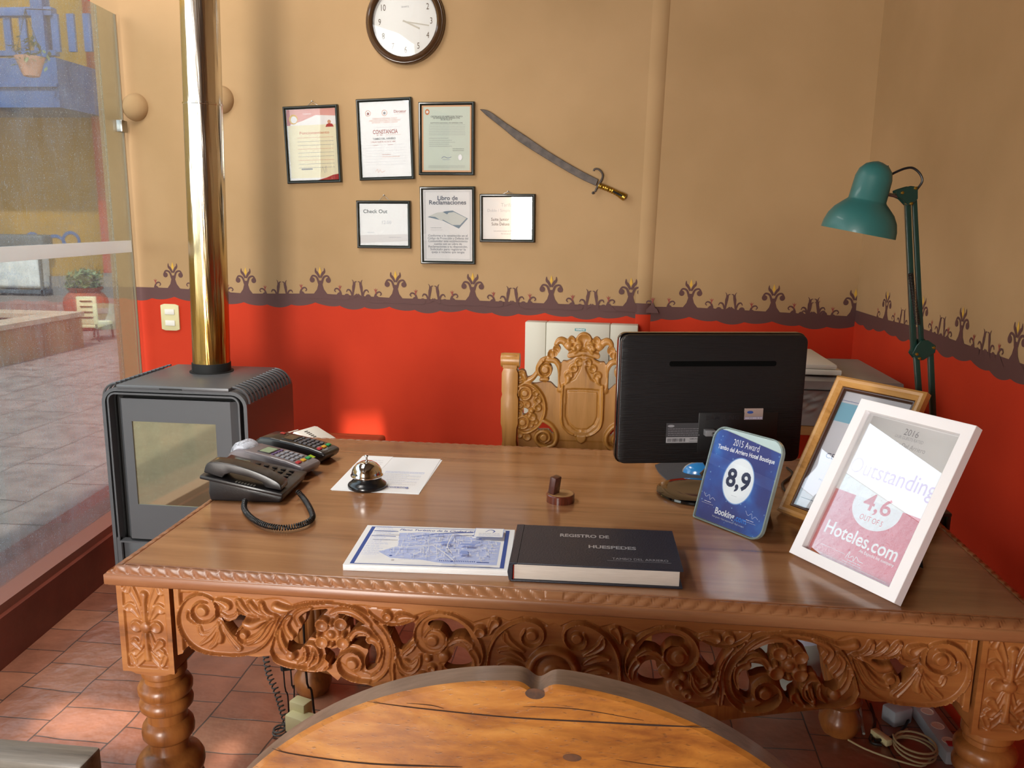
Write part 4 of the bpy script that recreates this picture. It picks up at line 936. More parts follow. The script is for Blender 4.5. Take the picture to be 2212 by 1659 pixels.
# ---------------------------------------------------------------- visitor's chair in the foreground
YC = 0.95; TH = .036
f = lambda x, y: ony(x, y, YC)
pk = f(1150, 1472); cl = f(545, 1659); crr = f(1690, 1672)      # front top edge of the arch
VCW, nt_, b_ = _mat('rustic_pine'); 
def rustic():
    m, nt, b = VCW, nt_, b_; L = nt.links.new
    tc = N(nt, 'ShaderNodeTexCoord'); mp = N(nt, 'ShaderNodeMapping'); mp.inputs['Scale'].default_value = (4.0, 6, 14); mp.inputs['Rotation'].default_value = (0, 0.06, 0); L(tc.outputs['Object'], mp.inputs[0])
    n1 = N(nt, 'ShaderNodeTexNoise'); n1.inputs['Scale'].default_value = 1.8; n1.inputs['Detail'].default_value = 9; n1.inputs['Roughness'].default_value = .62; n1.inputs['Distortion'].default_value = .5; L(mp.outputs[0], n1.inputs['Vector'])
    r = N(nt, 'ShaderNodeValToRGB'); e = r.color_ramp.elements; e[0].position = .34; e[0].color = lin('#75421a'); e[1].position = .74; e[1].color = lin('#bb8440'); k = e.new(.52); k.color = lin('#9e6428')
    L(n1.outputs[0], r.inputs[0])
    # long cracks along the grain
    mp2 = N(nt, 'ShaderNodeMapping'); mp2.inputs['Scale'].default_value = (.9, 1, 4.2); mp2.inputs['Rotation'].default_value = (0, 0.07, 0); L(tc.outputs['Object'], mp2.inputs[0])
    n2 = N(nt, 'ShaderNodeTexNoise'); n2.inputs['Scale'].default_value = 2.6; n2.inputs['Detail'].default_value = 3; L(mp2.outputs[0], n2.inputs['Vector'])
    s1 = N(nt, 'ShaderNodeMath', operation='SUBTRACT'); s1.inputs[1].default_value = .5; L(n2.outputs[0], s1.inputs[0]); s2 = N(nt, 'ShaderNodeMath', operation='ABSOLUTE'); L(s1.outputs[0], s2.inputs[0])
    mr = N(nt, 'ShaderNodeMapRange'); mr.inputs[1].default_value = .0002; mr.inputs[2].default_value = .03; mr.inputs[3].default_value = .86; mr.inputs[4].default_value = 1; L(s2.outputs[0], mr.inputs[0])
    # scattered small worm marks
    n3 = N(nt, 'ShaderNodeTexNoise'); n3.inputs['Scale'].default_value = 26; n3.inputs['Detail'].default_value = 5; L(mp.outputs[0], n3.inputs['Vector'])
    m3 = N(nt, 'ShaderNodeMapRange'); m3.inputs[1].default_value = .60; m3.inputs[2].default_value = .74; m3.inputs[3].default_value = 1; m3.inputs[4].default_value = .55; L(n3.outputs[0], m3.inputs[0])
    mm = N(nt, 'ShaderNodeMath', operation='MULTIPLY'); L(mr.outputs[0], mm.inputs[0]); L(m3.outputs[0], mm.inputs[1])
    mu = N(nt, 'ShaderNodeMixRGB', blend_type='MULTIPLY'); mu.inputs[0].default_value = 1; L(r.outputs[0], mu.inputs[1]); L(mm.outputs[0], mu.inputs[2]); L(mu.outputs[0], b.inputs['Base Color'])
    b.inputs['Roughness'].default_value = .34; b.inputs['Coat Weight'].default_value = .25
    bp = N(nt, 'ShaderNodeBump'); bp.inputs['Strength'].default_value = .3; bp.inputs['Distance'].default_value = .0015; L(mm.outputs[0], bp.inputs['Height']); L(bp.outputs[0], b.inputs['Normal'])
rustic()
RIMW = wood('rustic_rim', '#5d4634', '#7a6150', '#937866', 'X', 1.4, 0.5, 0.1, 0.2)
KNOT = mat('knot_wood', '#3a2110', 0.6, col2='#6b3f1c', scale=40)
x0, x1 = float(cl[0]), float(crr[0]); xm = float(pk[0]); zk = float(pk[2]); zl = float(cl[2])
Rr = ((xm-x0)**2+(zk-zl)**2)/(2*(zk-zl)); zc = zk-Rr
VC = thing('rustic_armchair', 'heavy rustic pine chair with a wide arched plank back in the foreground', 'chair', (xm, YC-.25, 0))
arc = []
for i in range(61):
    a = PI*(.5+.40*(1-2*i/60)); 
    arc.append((xm-Rr*math.cos(PI-a) if False else xm+Rr*math.cos(a), zc+Rr*math.sin(a)*(1.0)))
arc = arc[::-1]                                         # left to right
k_ = 33
def notch(x, z):                                       # a knot hole bitten out of the top edge
    d = (x-(xm+.006))/.014
    return z-.013*math.exp(-d*d)
arc2 = [(x, z) for x, z in arc]
extra = [(xm+t, zc+math.sqrt(Rr**2-t*t)) for t in np.linspace(-.04, .05, 25)]
arc2 = sorted(arc2+extra); arc2 = [(x, notch(x, z)) for x, z in arc2]
xl, xr = arc2[0][0], arc2[-1][0]; zb = .50
mb = MB(); M = M4((0, YC, 0), (1, 0, 0), (0, 0, 1), (0, -1, 0))
outline = arc2+[(xr, zb), (xl, zb)]
nO = len(outline); fr = [(x, z, 0) for x, z in outline]; bk = [(x, z, -TH) for x, z in outline]
# face set in a little from the rim (eased edge)
cxx, czz = xm, zb+.1
fr2 = [(x+(.004 if x < xm else -.004)*min(1, abs(x-xm)*8), z-.0045, .004) for x, z in outline]
mb.add(fr2, [tuple(range(nO-1, -1, -1))], VCW, M); mb.add(fr+fr2, [(i, (i+1) % nO, nO+(i+1) % nO, nO+i) for i in range(nO)], VCW, M)
mb.add(fr+bk, [(i, nO+i, nO+(i+1) % nO, (i+1) % nO) for i in range(nO)], RIMW, M); mb.add(bk, [tuple(range(nO))], RIMW, M)
mb.build('back_plank', VC, smooth=40)
mb = MB(); kx_, kz_ = float(f(1155, 1475)[0]), float(f(1155, 1468)[2])
mb.disc(kx_+.001, kz_-.017, .0125, KNOT, M4((0, YC-.0042, 0), (1, 0, 0), (0, 0, 1), (0, -1, 0)), ry=.0075, n=18)
mb.build('knot', VC); mb = MB()
for px, py, rr in ((1236, 1632, .012),):
    q = f(px, py); mb.disc(float(q[0]), float(q[2]), rr, KNOT, M4((0, YC-.0042, 0), (1, 0, 0), (0, 0, 1), (0, -1, 0)), ry=rr*.45, n=16)
mb.build('knot', VC)
# plank joints: the dark open seams that cross the back
mb = MB(); SEAM = mat('dark_seam_gap', '#2a160a', 0.9)
for P_ in [[(795, 1511), (900, 1525), (1100, 1545), (1300, 1556), (1410, 1562), (1535, 1567)], [(590, 1612), (640, 1625), (800, 1645), (1000, 1652)], [(1130, 1522), (1250, 1528), (1390, 1552)], [(1330, 1636), (1450, 1652), (1600, 1657)], [(880, 1515), (930, 1519), (960, 1526)]]:
    mb.stroke([(float(f(*p)[0]), float(f(*p)[2])) for p in P_], [.0005, .0016, .0018, .0022, .0026, .0005] if len(P_) > 3 else [.0003, .0010, .0004], SEAM, M4((0, YC-.0043, 0), (1, 0, 0), (0, 0, 1), (0, -1, 0)), 6)
mb.build('seam', VC, smooth=0)
mb = MB(); mb.box((xl+.06, YC-.50, .40), (xr-.06, YC-.01, .45), VCW, None, .01); mb.build('seat', VC)
for x in (xl+.09, xr-.09):
    mb = MB(); mb.box((x-.03, YC-TH-.0, 0), (x+.03, YC+.02, .52), RIMW, None, .006); mb.build('leg', VC)
    mb = MB(); mb.box((x-.03, YC-.49, 0), (x+.03, YC-.43, .40), RIMW, None, .006); mb.build('leg', VC)
# the corner of a bench at lower left
q0 = onz(218, 1612, .44); q1 = onz(60, 1640, .44)
BW_ = wood('grey_bench_wood', '#3d3630', '#6f665c', '#8f877c', 'X', 1.5, 0.45, 0.1, 0.2)
BN = thing('rustic_bench', 'weathered grey wooden bench, only its corner showing at lower left', 'bench', (float(q0[0])-.25, float(q0[1])-.25, 0))
mb = MB(); xx, yy = float(q0[0]), float(q0[1])
mb.box((xx-.50, yy-.062, .385), (xx, yy, .44), BW_, None, .006); mb.build('rail', BN)
yt = yy-.075
mb = MB(); mb.box((xx-.42, yy-.46, .40), (xx+.06, yy-.064, .425), BW_, None, .006); mb.build('seat', BN)
for a_, b_2 in ((xx-.47, yy-.055), (xx-.06, yy-.055), (xx-.40, yy-.42), (xx-.02, yy-.42)):
    mb = MB(); mb.box((a_, b_2, 0), (a_+.05, b_2+.05, .385 if b_2 > yy-.1 else .40), BW_, None, .004); mb.build('leg', BN)

# ---------------------------------------------------------------- wall-hung things
def onwall(px, py, off=0.0): return W1(px, py, off)
def rectM(tl, tr, br, bl, off=0.0):
    c = [onwall(*p, off) for p in (tl, tr, br, bl)]
    o = sum(c)/4; x = (c[1]-c[0])+(c[2]-c[3]); x /= np.linalg.norm(x); y = np.cross(N1, x); 
    w_ = (np.linalg.norm(c[1]-c[0])+np.linalg.norm(c[2]-c[3]))/2; h_ = (np.linalg.norm(c[3]-c[0])+np.linalg.norm(c[2]-c[1]))/2
    return M4(o, x, y, N1), w_, h_
FRM = mat('black_frame_moulding', '#1b211c', 0.3, coat=0.4)
BACKB = mat('frame_backing', '#5a4a38', 0.9)
def frame_bars(t, w, h, bw, d, m, M, z0=0.0, name='frame', flat=False):
    mb = MB(); pr = [(0, 0), (0, d-.0008), (.0008, d), (bw-.0008, d), (bw, d-.0008), (bw, 0)] if flat else [(0, 0), (0, d*.8), (bw*.25, d), (bw*.55, d*.95), (bw*.8, d*.7), (bw, d*.55), (bw, 0)]
    K = len(pr); vs = []; 
    for (sx_, sy_) in ((-1, -1), (1, -1), (1, 1), (-1, 1)):
        for a, b in pr: vs.append((sx_*(w/2-a), sy_*(h/2-a), z0+b))
    fs = []
    for c in range(4):
        n = (c+1) % 4
        for k in range(K-1): fs.append((c*K+k, n*K+k, n*K+k+1, c*K+k+1))
        fs.append((c*K+K-1, n*K+K-1, n*K, c*K))
    mb.add(vs, fs, m, M); return mb.build(name, t, smooth=30)
def certificate(tl, tr, br, bl, label, draw, hook=None, base='#fbfafa'):
    M, w_, h_ = rectM(tl, tr, br, bl, .012)
    t = thing('framed_certificate', label, 'picture frame', M, 'framed papers on the tan wall'); XF[t.name] = M
    frame_bars(t, w_, h_, .0125, .016, FRM, M, -.010)
    mb = MB(); mb.box((-w_/2+.006, -h_/2+.006, -.011), (w_/2-.006, h_/2-.006, -.008), BACKB, M); mb.build('backing', t, smooth=0)
    mb = MB(); pw, ph_ = w_/2-.0115, h_/2-.0115
    mb.box((-pw, -ph_, -.0078), (pw, ph_, -.0042), mat('certificate_paper', base, .8), M); Mp = M @ Matrix.Translation((0, 0, -.0042))
    draw(mb, Mp, pw, ph_); mb.build('paper', t, smooth=0)
    mb = MB(); mb.box((-pw, -ph_, -.001), (pw, ph_, .0005), PANE, M); mb.build('glass', t, smooth=0)
    if hook:
        q = M.inverted() @ Vector(onwall(hook[0], hook[1], .004))
        mb = MB(); mb.tube([(q.x-.026, h_/2-.002, -.006), (q.x, q.y, -.006), (q.x+.026, h_/2-.002, -.006)], .0008, STEEL, M, 5); mb.build('string', t)
        mb = MB(); mb.lathe([(.001, -.014), (.0015, -.002), (.003, -.001), (.003, .001), (.001, .002)], STEEL, M @ Matrix.Translation((q.x, q.y, 0)), 10); mb.build('nail', t)
    return t
def d1(mb, M, w, h):
    red = mat('deep_red_print', '#b3242a', .7); pink = mat('pink_print', '#e8a9a2', .7); pale = mat('pale_cream_print', '#f6efcf', .7)
    mb.rect(-w*.95, -h*.93, w, h*.55, pale, M)
    mb.poly([(-w, h*.55), (-w*.4, h*.66), (w*.2, h*.82), (w, h*.78), (w, h), (-w, h)], pink, M); mb.rect(-w, h*.55, -w*.86, h, red, M)
    mb.disc(-w*.72, h*.72, w*.18, mat('gold_print', '#e2b43a', .7), M); mb.disc(-w*.70, h*.71, w*.13, WPRINT, M)
    mb.disc(w*.72, h*.62, w*.07, mat('skin_print', '#d8a284', .7), M); mb.poly([(w*.56, h*.48), (w*.9, h*.48), (w*.84, h*.56), (w*.72, h*.58), (w*.62, h*.56)], red, M)
    mb.poly([(w*.1, -h), (w, -h), (w, -h*.83), (w*.75, -h*.86), (w*.5, -h*.93)], red, M)
    mb.text('Licencia', -w*.15, h*.86, .011, WPRINT, M, .0)
    mb.text('Funcionamiento', w*.1, h*.33, .016, ORINK, M, .02, width=w*1.2)
    for i in range(9): mb.lines(-w*.6, w*.85, h*(.2-.105*i), .0022, GINK if i % 3 else ORINK, M)
    mb.rect(-w*.5, -h*.70, -w*.05, -h*.66, GINK, M); mb.stroke([(w*.3, -h*.78), (w*.36, -h*.62), (w*.44, -h*.8), (w*.5, -h*.6), (w*.52, -h*.78)], .0008, GINK, M)
def d2(mb, M, w, h):
    for x, c in ((-.66, MAROON), (0, GINK)): mb.ring(w*x, h*.70, w*.10, .0022, ORINK, M); mb.disc(w*x, h*.69, w*.05, c, M)
    mb.text('Dircetur', w*.62, h*.72, .015, RINK, M, .02); mb.lines(w*.4, w*.85, h*.655, .0012, ORINK, M)
    mb.text('GOBIERNO REGIONAL CUSCO', 0, h*.55, .0085, ORINK, M, .0, sx=.9); mb.text('DIRECCION REGIONAL DE COMERCIO', 0, h*.50, .0085, ORINK, M, sx=.9); mb.text('EXTERIOR Y TURISMO - CUSCO', 0, h*.45, .0085, ORINK, M, sx=.9)
    mb.lines(-w*.5, w*.6, h*.32, .0014, LINK, M)
    mb.text('CONSTANCIA', 0, h*.20, .022, RINK, M, .02, width=w*1.0); mb.text('N\u00b0  001  ', -w*.2, h*.12, .008, RINK, M); mb.lines(0, w*.62, h*.12, .0016, ORINK, M)
    mb.text('TAMBO DEL ARRIERO', -w*.05, h*.02, .010, INK, M, .02); mb.text('CALLE NUEVA ALTA N\u00b0 484', -w*.1, -h*.06, .0085, RINK, M)
    for i in range(8): mb.lines(-w*.8, w*.8, -h*(.14+.075*i), .0011, LINK, M)
    for x, y in ((-.5, .145), (.1, .145)): mb.lines(w*x, w*(x+.2), -h*y, .002, RINK, M)
    mb.lines(-w*.15, w*.2, -h*.40, .002, RINK, M); mb.lines(-w*.15, w*.55, -h*.46, .002, ORINK, M)
    mb.stroke([(-w*.45, -h*.86), (-w*.36, -h*.78), (-w*.34, -h*.88), (-w*.25, -h*.80), (-w*.2, -h*.87), (-w*.05, -h*.83)], .0009, ORINK, M)
def d3(mb, M, w, h):
    bor = mat('orange_border_print', '#f0b98c', .7); gr = mat('pale_green_print', '#dfe9dc', .7)
    mb.rect(-w, -h, w, h, bor, M); mb.rect(-w*.93, -h*.94, w*.93, h*.95, gr, M)
    mb.disc(-w*.77, h*.80, w*.09, mat('seal_orange', '#e08a52', .7), M, ry=w*.11); mb.disc(-w*.77, h*.80, w*.05, WPRINT, M)
    for i, s in enumerate(('CERTIFICADO DE INSPECCION TECNICA', 'DE SEGURIDAD EN DEFENSA CIVIL', 'DE DETALLE N\u00b0')): mb.text(s, 0, h*(.66-.045*i), .0085, INK, M, .01, sx=.85)
    mb.text('INSTITUTO NACIONAL DE DEFENSA CIVIL', 0, h*.47, .0075, INK, M, sx=.95)
    for i in range(7): mb.lines(-w*.7, w*.75, h*(.42-.05*i), .0013, GINK, M)
    for i in range(5): mb.lines(-w*.7, w*(.1+.12*(i % 3)), h*(.02-.06*i), .0016, GINK, M)
    for i in range(2): mb.lines(w*.25, w*.7, -h*(.30+.055*i), .0018, INK, M)
    mb.stroke([(-w*.2, -h*.58), (-w*.1, -h*.53), (w*.05, -h*.57), (w*.2, -h*.54)], .0012, BINK, M); mb.lines(-w*.15, w*.15, -h*.62, .0014, BINK, M)
    mb.disc(w*.55, -h*.55, w*.08, WPRINT, M, ry=w*.11)
    for i in range(3): mb.lines(-w*.72, w*.75, -h*(.80+.03*i), .0009, GINK, M)
def d4(mb, M, w, h):
    mb.text('Check Out', -w*.35, h*.62, .021, INK, M, .02, width=w*1.0); mb.text('12:00', w*.1, h*.1, .02, LINK, M); mb.lines(-w*.7, -w*.4, -h*.38, .003, LINK, M); mb.lines(w*.2, w*.7, -h*.6, .002, LINK, M)
def d5(mb, M, w, h):
    for k in (.93, .90): 
        for a, b, c, d in ((-w*k, -h*.94, w*k, -h*.94), (-w*k, h*.94, w*k, h*.94), (-w*k, -h*.94, -w*k, h*.94), (w*k, -h*.94, w*k, h*.94)): mb.stroke([(a, b), (c, d)], .0007, GINK, M, 0)
    g2 = mat('slate_print', '#6d7684', .7); cov = mat('book_cover_print', '#7d93a5', .7); pg = mat('book_page_print', '#dfe2dd', .7)
    mb.text('Libro de', 0, h*.76, .024, g2, M, .025, width=w*.82); mb.text('Reclamaciones', 0, h*.64, .024, g2, M, .025, width=w*1.5)
    mb.poly([(-w*.82, h*.24), (-w*.1, h*.40), (w*.2, h*.42), (w*.82, h*.20), (w*.45, -h*.08), (-w*.2, h*.14)], cov, M)
    mb.poly([(-w*.78, h*.26), (-w*.45, h*.36), (-w*.2, h*.38), (w*.02, h*.30), (-w*.25, h*.13), (-w*.5, h*.24)], pg, M); mb.poly([(-w*.2, h*.17), (w*.04, h*.36), (w*.25, h*.38), (w*.76, h*.21), (w*.5, h*.02), (w*.2, h*.02)], pg, M)
    mb.lines(-w*.7, -w*.25, -h*.06, .002, g2, M); mb.lines(-w*.7, -w*.2, -h*.12, .001, GINK, M)
    for i, s in enumerate(('Conforme a lo establecido en el', 'C\u00f3digo de Protecci\u00f3n y Defensa del', 'Consumidor este establecimiento', 'cuenta con un Libro de', 'Reclamaciones a tu disposici\u00f3n.', 'Solic\u00edtalo para registrar la', 'queja o reclamo que tengas')):
        mb.text(s, 0, -h*(.28+.077*i), .0125, g2, M, .005, width=min(w*1.65, w*1.65*len(s)/32))
def d6(mb, M, w, h):
    mb.text('Tarifas', 0, h*.62, .02, LINK, M); mb.text('Doble / Simple', -w*.35, h*.36, .016, LINK, M); mb.text('90 USD', w*.5, h*.36, .016, LINK, M)
    mb.text('Suite Junior', -w*.3, -h*.06, .017, INK, M, .01, width=w*.72); mb.text('150 USD', w*.52, -h*.06, .017, INK, M, .01, width=w*.5)
    mb.text('Suite Deluxe', -w*.28, -h*.28, .017, INK, M, .01, width=w*.72); mb.text('230 USD', w*.52, -h*.28, .017, INK, M, .01, width=w*.5)
    mb.text('Los precios incluyen el 10% de servicios', 0, -h*.60, .0085, GINK, M, width=w*1.1); mb.text('No incluye el IGV', 0, -h*.73, .0085, GINK, M, width=w*.5)
certificate((612, 230), (730, 226), (737, 393), (620, 398), 'black framed certificate with a red corner band and portrait, leftmost on the wall', d1, (675, 219))
certificate((770, 214), (889, 210), (895, 386), (776, 391), 'tall black framed white certificate headed CONSTANCIA in red', d2)
certificate((905, 220), (1026, 220), (1023, 378), (904, 379), 'black framed pale green certificate with an orange border', d3)
certificate((770, 433), (887, 434), (887, 537), (772, 536), 'small black framed white check-out notice below the CONSTANCIA certificate', d4, (830, 422))
certificate((908, 403), (1026, 403), (1026, 571), (908, 570), 'black framed Libro de Reclamaciones notice with an open book drawing', d5)
certificate((1036, 419), (1156, 419), (1155, 524), (1037, 523), 'small black framed price list reading 150 USD and 230 USD', d6, (1098, 414))
# clock
cM = M4(onwall(877, 48), T1, (0, 0, 1), N1); CK = thing('wall_clock', 'round wall clock with dark brown rim and white face, cut by the top edge', 'clock', cM)
rO = float(np.linalg.norm(onwall(962, 50)-onwall(792, 50)))/2
CRIM = mat('clock_rim', '#4a3320', 0.22, coat=0.6)
def ringlathe(mb, prof, m, M, n=56):
    K = len(prof); vs = []; fs = []
    for i in range(n):
        a = 2*PI*i/n
        for r, z in prof: vs.append((r*math.cos(a), r*math.sin(a), z))
    for i in range(n):
        j = (i+1) % n
        for k in range(K-1): fs.append((i*K+k, j*K+k, j*K+k+1, i*K+k+1))
    mb.add(vs, fs, m, M)
mb = MB(); ringlathe(mb, [(rO-.025, 0), (rO-.004, 0), (rO, .01), (rO-.002, .020), (rO-.007, .024), (rO-.009, .0235), (rO-.013, .030), (rO-.020, .033), (rO-.027, .029), (rO-.031, .022), (rO-.030, .010)], CRIM, cM); mb.build('rim', CK, smooth=50)
mb = MB(); CF = mat('clock_face', '#f7f6f2', .6); mb.lathe([(rO-.026, .001), (rO-.026, .008), (.0001, .0085)], CF, cM, 48)
Mf = cM @ Matrix.Translation((0, 0, .0088)); rn = (rO-.03)*.80; DIG = mat('clock_digits', '#5b4a34', .5)
for i in range(1, 13): a = PI/2-i*PI/6; mb.text(str(i), rn*math.cos(a), rn*math.sin(a), .034, DIG, Mf, .0, sx=.72)
mb.text('QUARTZ', 0, rn*.52, .008, GINK, Mf); mb.ring(0, 0, rO-.034, .0012, GINK, Mf)
mb.build('dial', CK, smooth=0)
for nm, a, l, wd in (('hour_hand', 335, .065, .006), ('minute_hand', 350, .10, .004)):
    mb = MB(); c_, s_ = math.cos(math.radians(a)), math.sin(math.radians(a)); mb.box((-.01, -wd/2, .0108), (l, wd/2, .0118), mat('clock_hand', '#cfc9ba', .4), cM @ Matrix.Rotation(math.radians(a), 4, 'Z')); mb.build(nm, CK)
mb = MB(); mb.lathe([(rO-.030, .0195), (rO-.030, .0205), (.0001, .0225)], PANE, cM, 40); mb.build('glass', CK)
# sabre bayonet
SB = thing('sabre_bayonet', 'old curved sabre bayonet with brass grip hung diagonally on the wall', 'sword', onwall(1190, 330))
Mw = M4(onwall(1190, 330), T1, (0, 0, 1), N1); Mwi = Mw.inverted()
def wl(px, py): q = Mwi @ Vector(onwall(px, py)); return (q.x, q.y)
BLD = mat('rusted_blade', '#3b332e', 0.5, 0.4, col2='#51463f', scale=40)
up_ = [(1038, 237), (1058, 241), (1096, 268), (1133, 292), (1186, 328), (1250, 366), (1293, 388)]; lo_ = [(1288, 402), (1246, 382), (1178, 342), (1122, 306), (1090, 280), (1052, 250)]
mb = MB(); mb.prism([wl(*p) for p in spline(up_, 4)]+[wl(*p) for p in spline(lo_, 4)], .012, .0165, BLD, Mw, .0012, 1); mb.build('blade', SB)
mb = MB(); Mo = Mw @ Matrix.Translation((0, 0, .015))
mb.tube([(*wl(*p), 0) for p in [(1283, 370), (1285, 366), (1293, 366), (1301, 374), (1302, 384), (1296, 396), (1289, 408), (1286, 415)]], [.0035, .004, .0035, .0035, .004, .005, .004, .004], BLD, Mo, 10, 4)
q = wl(1282, 417); mb.lathe([(.001, -.006), (.005, -.004), (.006, 0), (.005, .004), (.001, .006)], BLD, Mo @ Matrix.Translation((q[0], q[1], 0)), 12); mb.build('guard', SB)
mb = MB(); P0, P1_ = np.array(wl(1294, 401)), np.array(wl(1352, 428)); n = 40; pts = []; rs = []
for i in range(n+1):
    t = i/n; p = P0*(1-t)+P1_*t+np.array([0, .004*math.sin(PI*t)]); pts.append((p[0], p[1], 0)); 
    rs.append((.0105+.0014*math.sin(t*2*PI*12) if t < .72 else .0105+.004*math.sin((t-.72)/.28*PI*.7)) if t < .985 else .006)
mb.tube(pts, rs, BRASS, Mo, 14); mb.build('grip', SB)
mb = MB(); a_ = P0*.45+P1_*.55; b_q = P0*.12+P1_*.88; mb.tube([(a_[0], a_[1]+.003, .010), (b_q[0], b_q[1]+.001, .011)], [.004, .0045], BLACK, Mo, 8); mb.build('spring_catch', SB)
# telephone exchange box
bx = onwall(1140, 686); bx2 = onwall(1380, 692); Mx = M4((bx+bx2)/2*np.array([1, 1, 0]), T1, (0, 0, 1), N1); Wd = float(np.linalg.norm((bx2-bx)[:2])); zt = (bx[2]+bx2[2])/2-.012
SBX = thing('telephone_exchange_box', 'white wall-mounted telephone exchange cabinet with small teal maker plate, behind the carved chair', 'wall cabinet', (bx+bx2)/2*np.array([1, 1, 0])+np.array([0, 0, .60]))
BEI = mat('warm_white_casing', '#d9d6c6', .5)
s1 = Wd*(1185-1140)/240-Wd/2; s2 = Wd*(1322-1140)/240-Wd/2
for nm, a, b, d in (('side_cover', -Wd/2, s1, .064), ('front_cover', s1+.0015, s2-.0015, .066), ('side_cover', s2, Wd/2, .064)):
    mb = MB(); mb.box((a, .60, 0), (b, zt, d), BEI, Mx, .004); mb.build(nm, SBX)
q = Mx.inverted() @ Vector(W1(1253.5, 712.5, .066)); mb = MB(); Mq = Mx @ Matrix.Translation((0, 0, .0662)); mb.box((q.x-.022, q.y-.0052, .066), (q.x+.022, q.y+.0052, .0664), mat('teal_plate', '#3d9aa0', .5), Mx)
mb.text('SIEMENS', q.x, q.y, .0085, WPRINT, Mx @ Matrix.Translation((0, 0, .0664)), .03, width=.036); mb.build('maker_plate', SBX, smooth=0)
# double light switch
a, b, c = onwall(349, 656), onwall(388, 657), onwall(351, 713); q = (a+c)/2+(b-a)/2; Ms = M4(q, T1, (0, 0, 1), N1); sw, sh = float(np.linalg.norm(b-a))/2, float(np.linalg.norm(c-a))/2
LS = thing('light_switch', 'cream double rocker light switch on the red wall beside the flue', 'light switch', Ms)
mb = MB(); mb.prism([(-sw, -sh*.9), (-sw*.6, -sh), (sw*.6, -sh), (sw, -sh*.9), (sw, sh*.9), (sw*.6, sh), (-sw*.6, sh), (-sw, sh*.9)], 0, .009, CREAM, Ms, .0025); mb.build('plate', LS)
for sg in (-1, 1): mb = MB(); mb.box((-sw*.5, sg*sh*.42-sh*.20, .009), (sw*.55, sg*sh*.42+sh*.20, .0125), WHITEPL, Ms @ Matrix.Rotation(.0, 4, 'X'), .001); mb.build('rocker', LS)

# ---------------------------------------------------------------- wood stove and flue
X0, X1, Y0, Y1, ZT = -1.705, -1.185, 2.606, 3.02, .856
ST = thing('wood_stove', 'charcoal steel wood stove with glass door beside the desk', 'stove', ((X0+X1)/2, (Y0+Y1)/2, 0))
r = .055
def shell(x0, x1, zb, zt, r, k=8):
    P = [(x0, zb)]+[(x0+r-r*math.cos(PI/2*i/k), zt-r+r*math.sin(PI/2*i/k)) for i in range(k+1)]+[(x1-r+r*math.sin(PI/2*i/k), zt-r+r*math.cos(PI/2*i/k)) for i in range(k+1)]+[(x1, zb)]
    return P
def hoop(mb, x0, x1, zb, zt, r, y0, y1, th, m):
    o = shell(x0, x1, zb, zt, r); i_ = shell(x0+th, x1-th, zb, zt-th, max(r-th, .004)); n = len(o)
    vs = [(p[0], y0, p[1]) for p in o]+[(p[0], y0, p[1]) for p in i_]+[(p[0], y1, p[1]) for p in o]+[(p[0], y1, p[1]) for p in i_]; fs = []
    for k in range(n-1): fs += [(k, k+1, n+k+1, n+k), (2*n+k, 3*n+k, 3*n+k+1, 2*n+k+1), (k, 2*n+k, 2*n+k+1, k+1), (n+k, n+k+1, 3*n+k+1, 3*n+k)]
    fs += [(0, n, 3*n, 2*n), (n-1, 2*n+n-1, 4*n-1, 2*n-1)]
    mb.add(vs, fs, m)
mb = MB(); hoop(mb, X0, X1, 0, ZT-.012, r, Y0, Y1, .012, STOVE); mb.build('casing', ST, smooth=30)
mb = MB(); mb.box((X0+r+.004, Y0-.004, ZT-.014), (X1-r-.004, Y1, ZT), STOVE, None, .003)
mb.box(((X0+X1)/2-.045, Y0-.0055, ZT-.013), ((X0+X1)/2+.035, Y0-.0035, ZT-.008), STOVED); mb.build('top_plate', ST)
for side in (1, -1):                                   # curved louvre fins along the top corners
    for k in range(14):
        y = Y0+.012+k*.028; mb = MB(); pts = []
        cx_ = (X1-r) if side > 0 else (X0+r)
        pts = [(cx_+side*(r+.003)*math.sin(a), y+.006*math.sin(a*1.0), ZT-r+(r+.002)*math.cos(a)) for a in np.linspace(.05, PI/2, 9)]
        mb.tube(pts, .0042, STOVE, n=6); mb.build('louvre_fin', ST)
mb = MB(); mb.box((X0+.012, Y0+.05, .05), (X1-.012, Y1-.01, ZT-.03), STOVED); mb.build('firebox', ST)
mb = MB(); hoop(mb, X0+.022, X1-.024, .29, ZT-.028, .03, Y0-.004, Y0+.03, .006, STOVE); mb.box((X0+.022, Y0-.004, .285), (X1-.024, Y0+.03, .291), STOVE); mb.build('door_surround', ST, smooth=30)
# door: bent sheet with a wide window
dx0, dx1, dz0, dz1 = X0+.05, X1-.03, .30, ZT-.048
wx0, wx1, wz0, wz1 = -1.602, -1.300, .428, .728
mb = MB(); yd = Y0+.002
def bar(x0, x1, z0, z1): mb.box((x0, yd, z0), (x1, yd+.012, z1), STOVE)
bar(dx0+.02, wx0, dz0, dz1); bar(wx1, dx1-.03, dz0, dz1); bar(wx0, wx1, dz0, wz0); bar(wx0, wx1, wz1, dz1)
for xa, xb in ((dx0, dx0+.02), (dx1, dx1-.03)):
    mb.add([(xa, yd+.022, dz0), (xb, yd, dz0), (xb, yd, dz1), (xa, yd+.022, dz1)], [(0, 1, 2, 3) if xa < xb else (3, 2, 1, 0)], STOVE)
D_ = mb.build('door', ST, smooth=0)
mb = MB(); SG = mat('smoked_mirror_glass', '#dcd2ac', .04, .9); mb.box((wx0, yd+.004, wz0), (wx1, yd+.009, wz1), SG); mb.build('door_glass', D_, smooth=0)
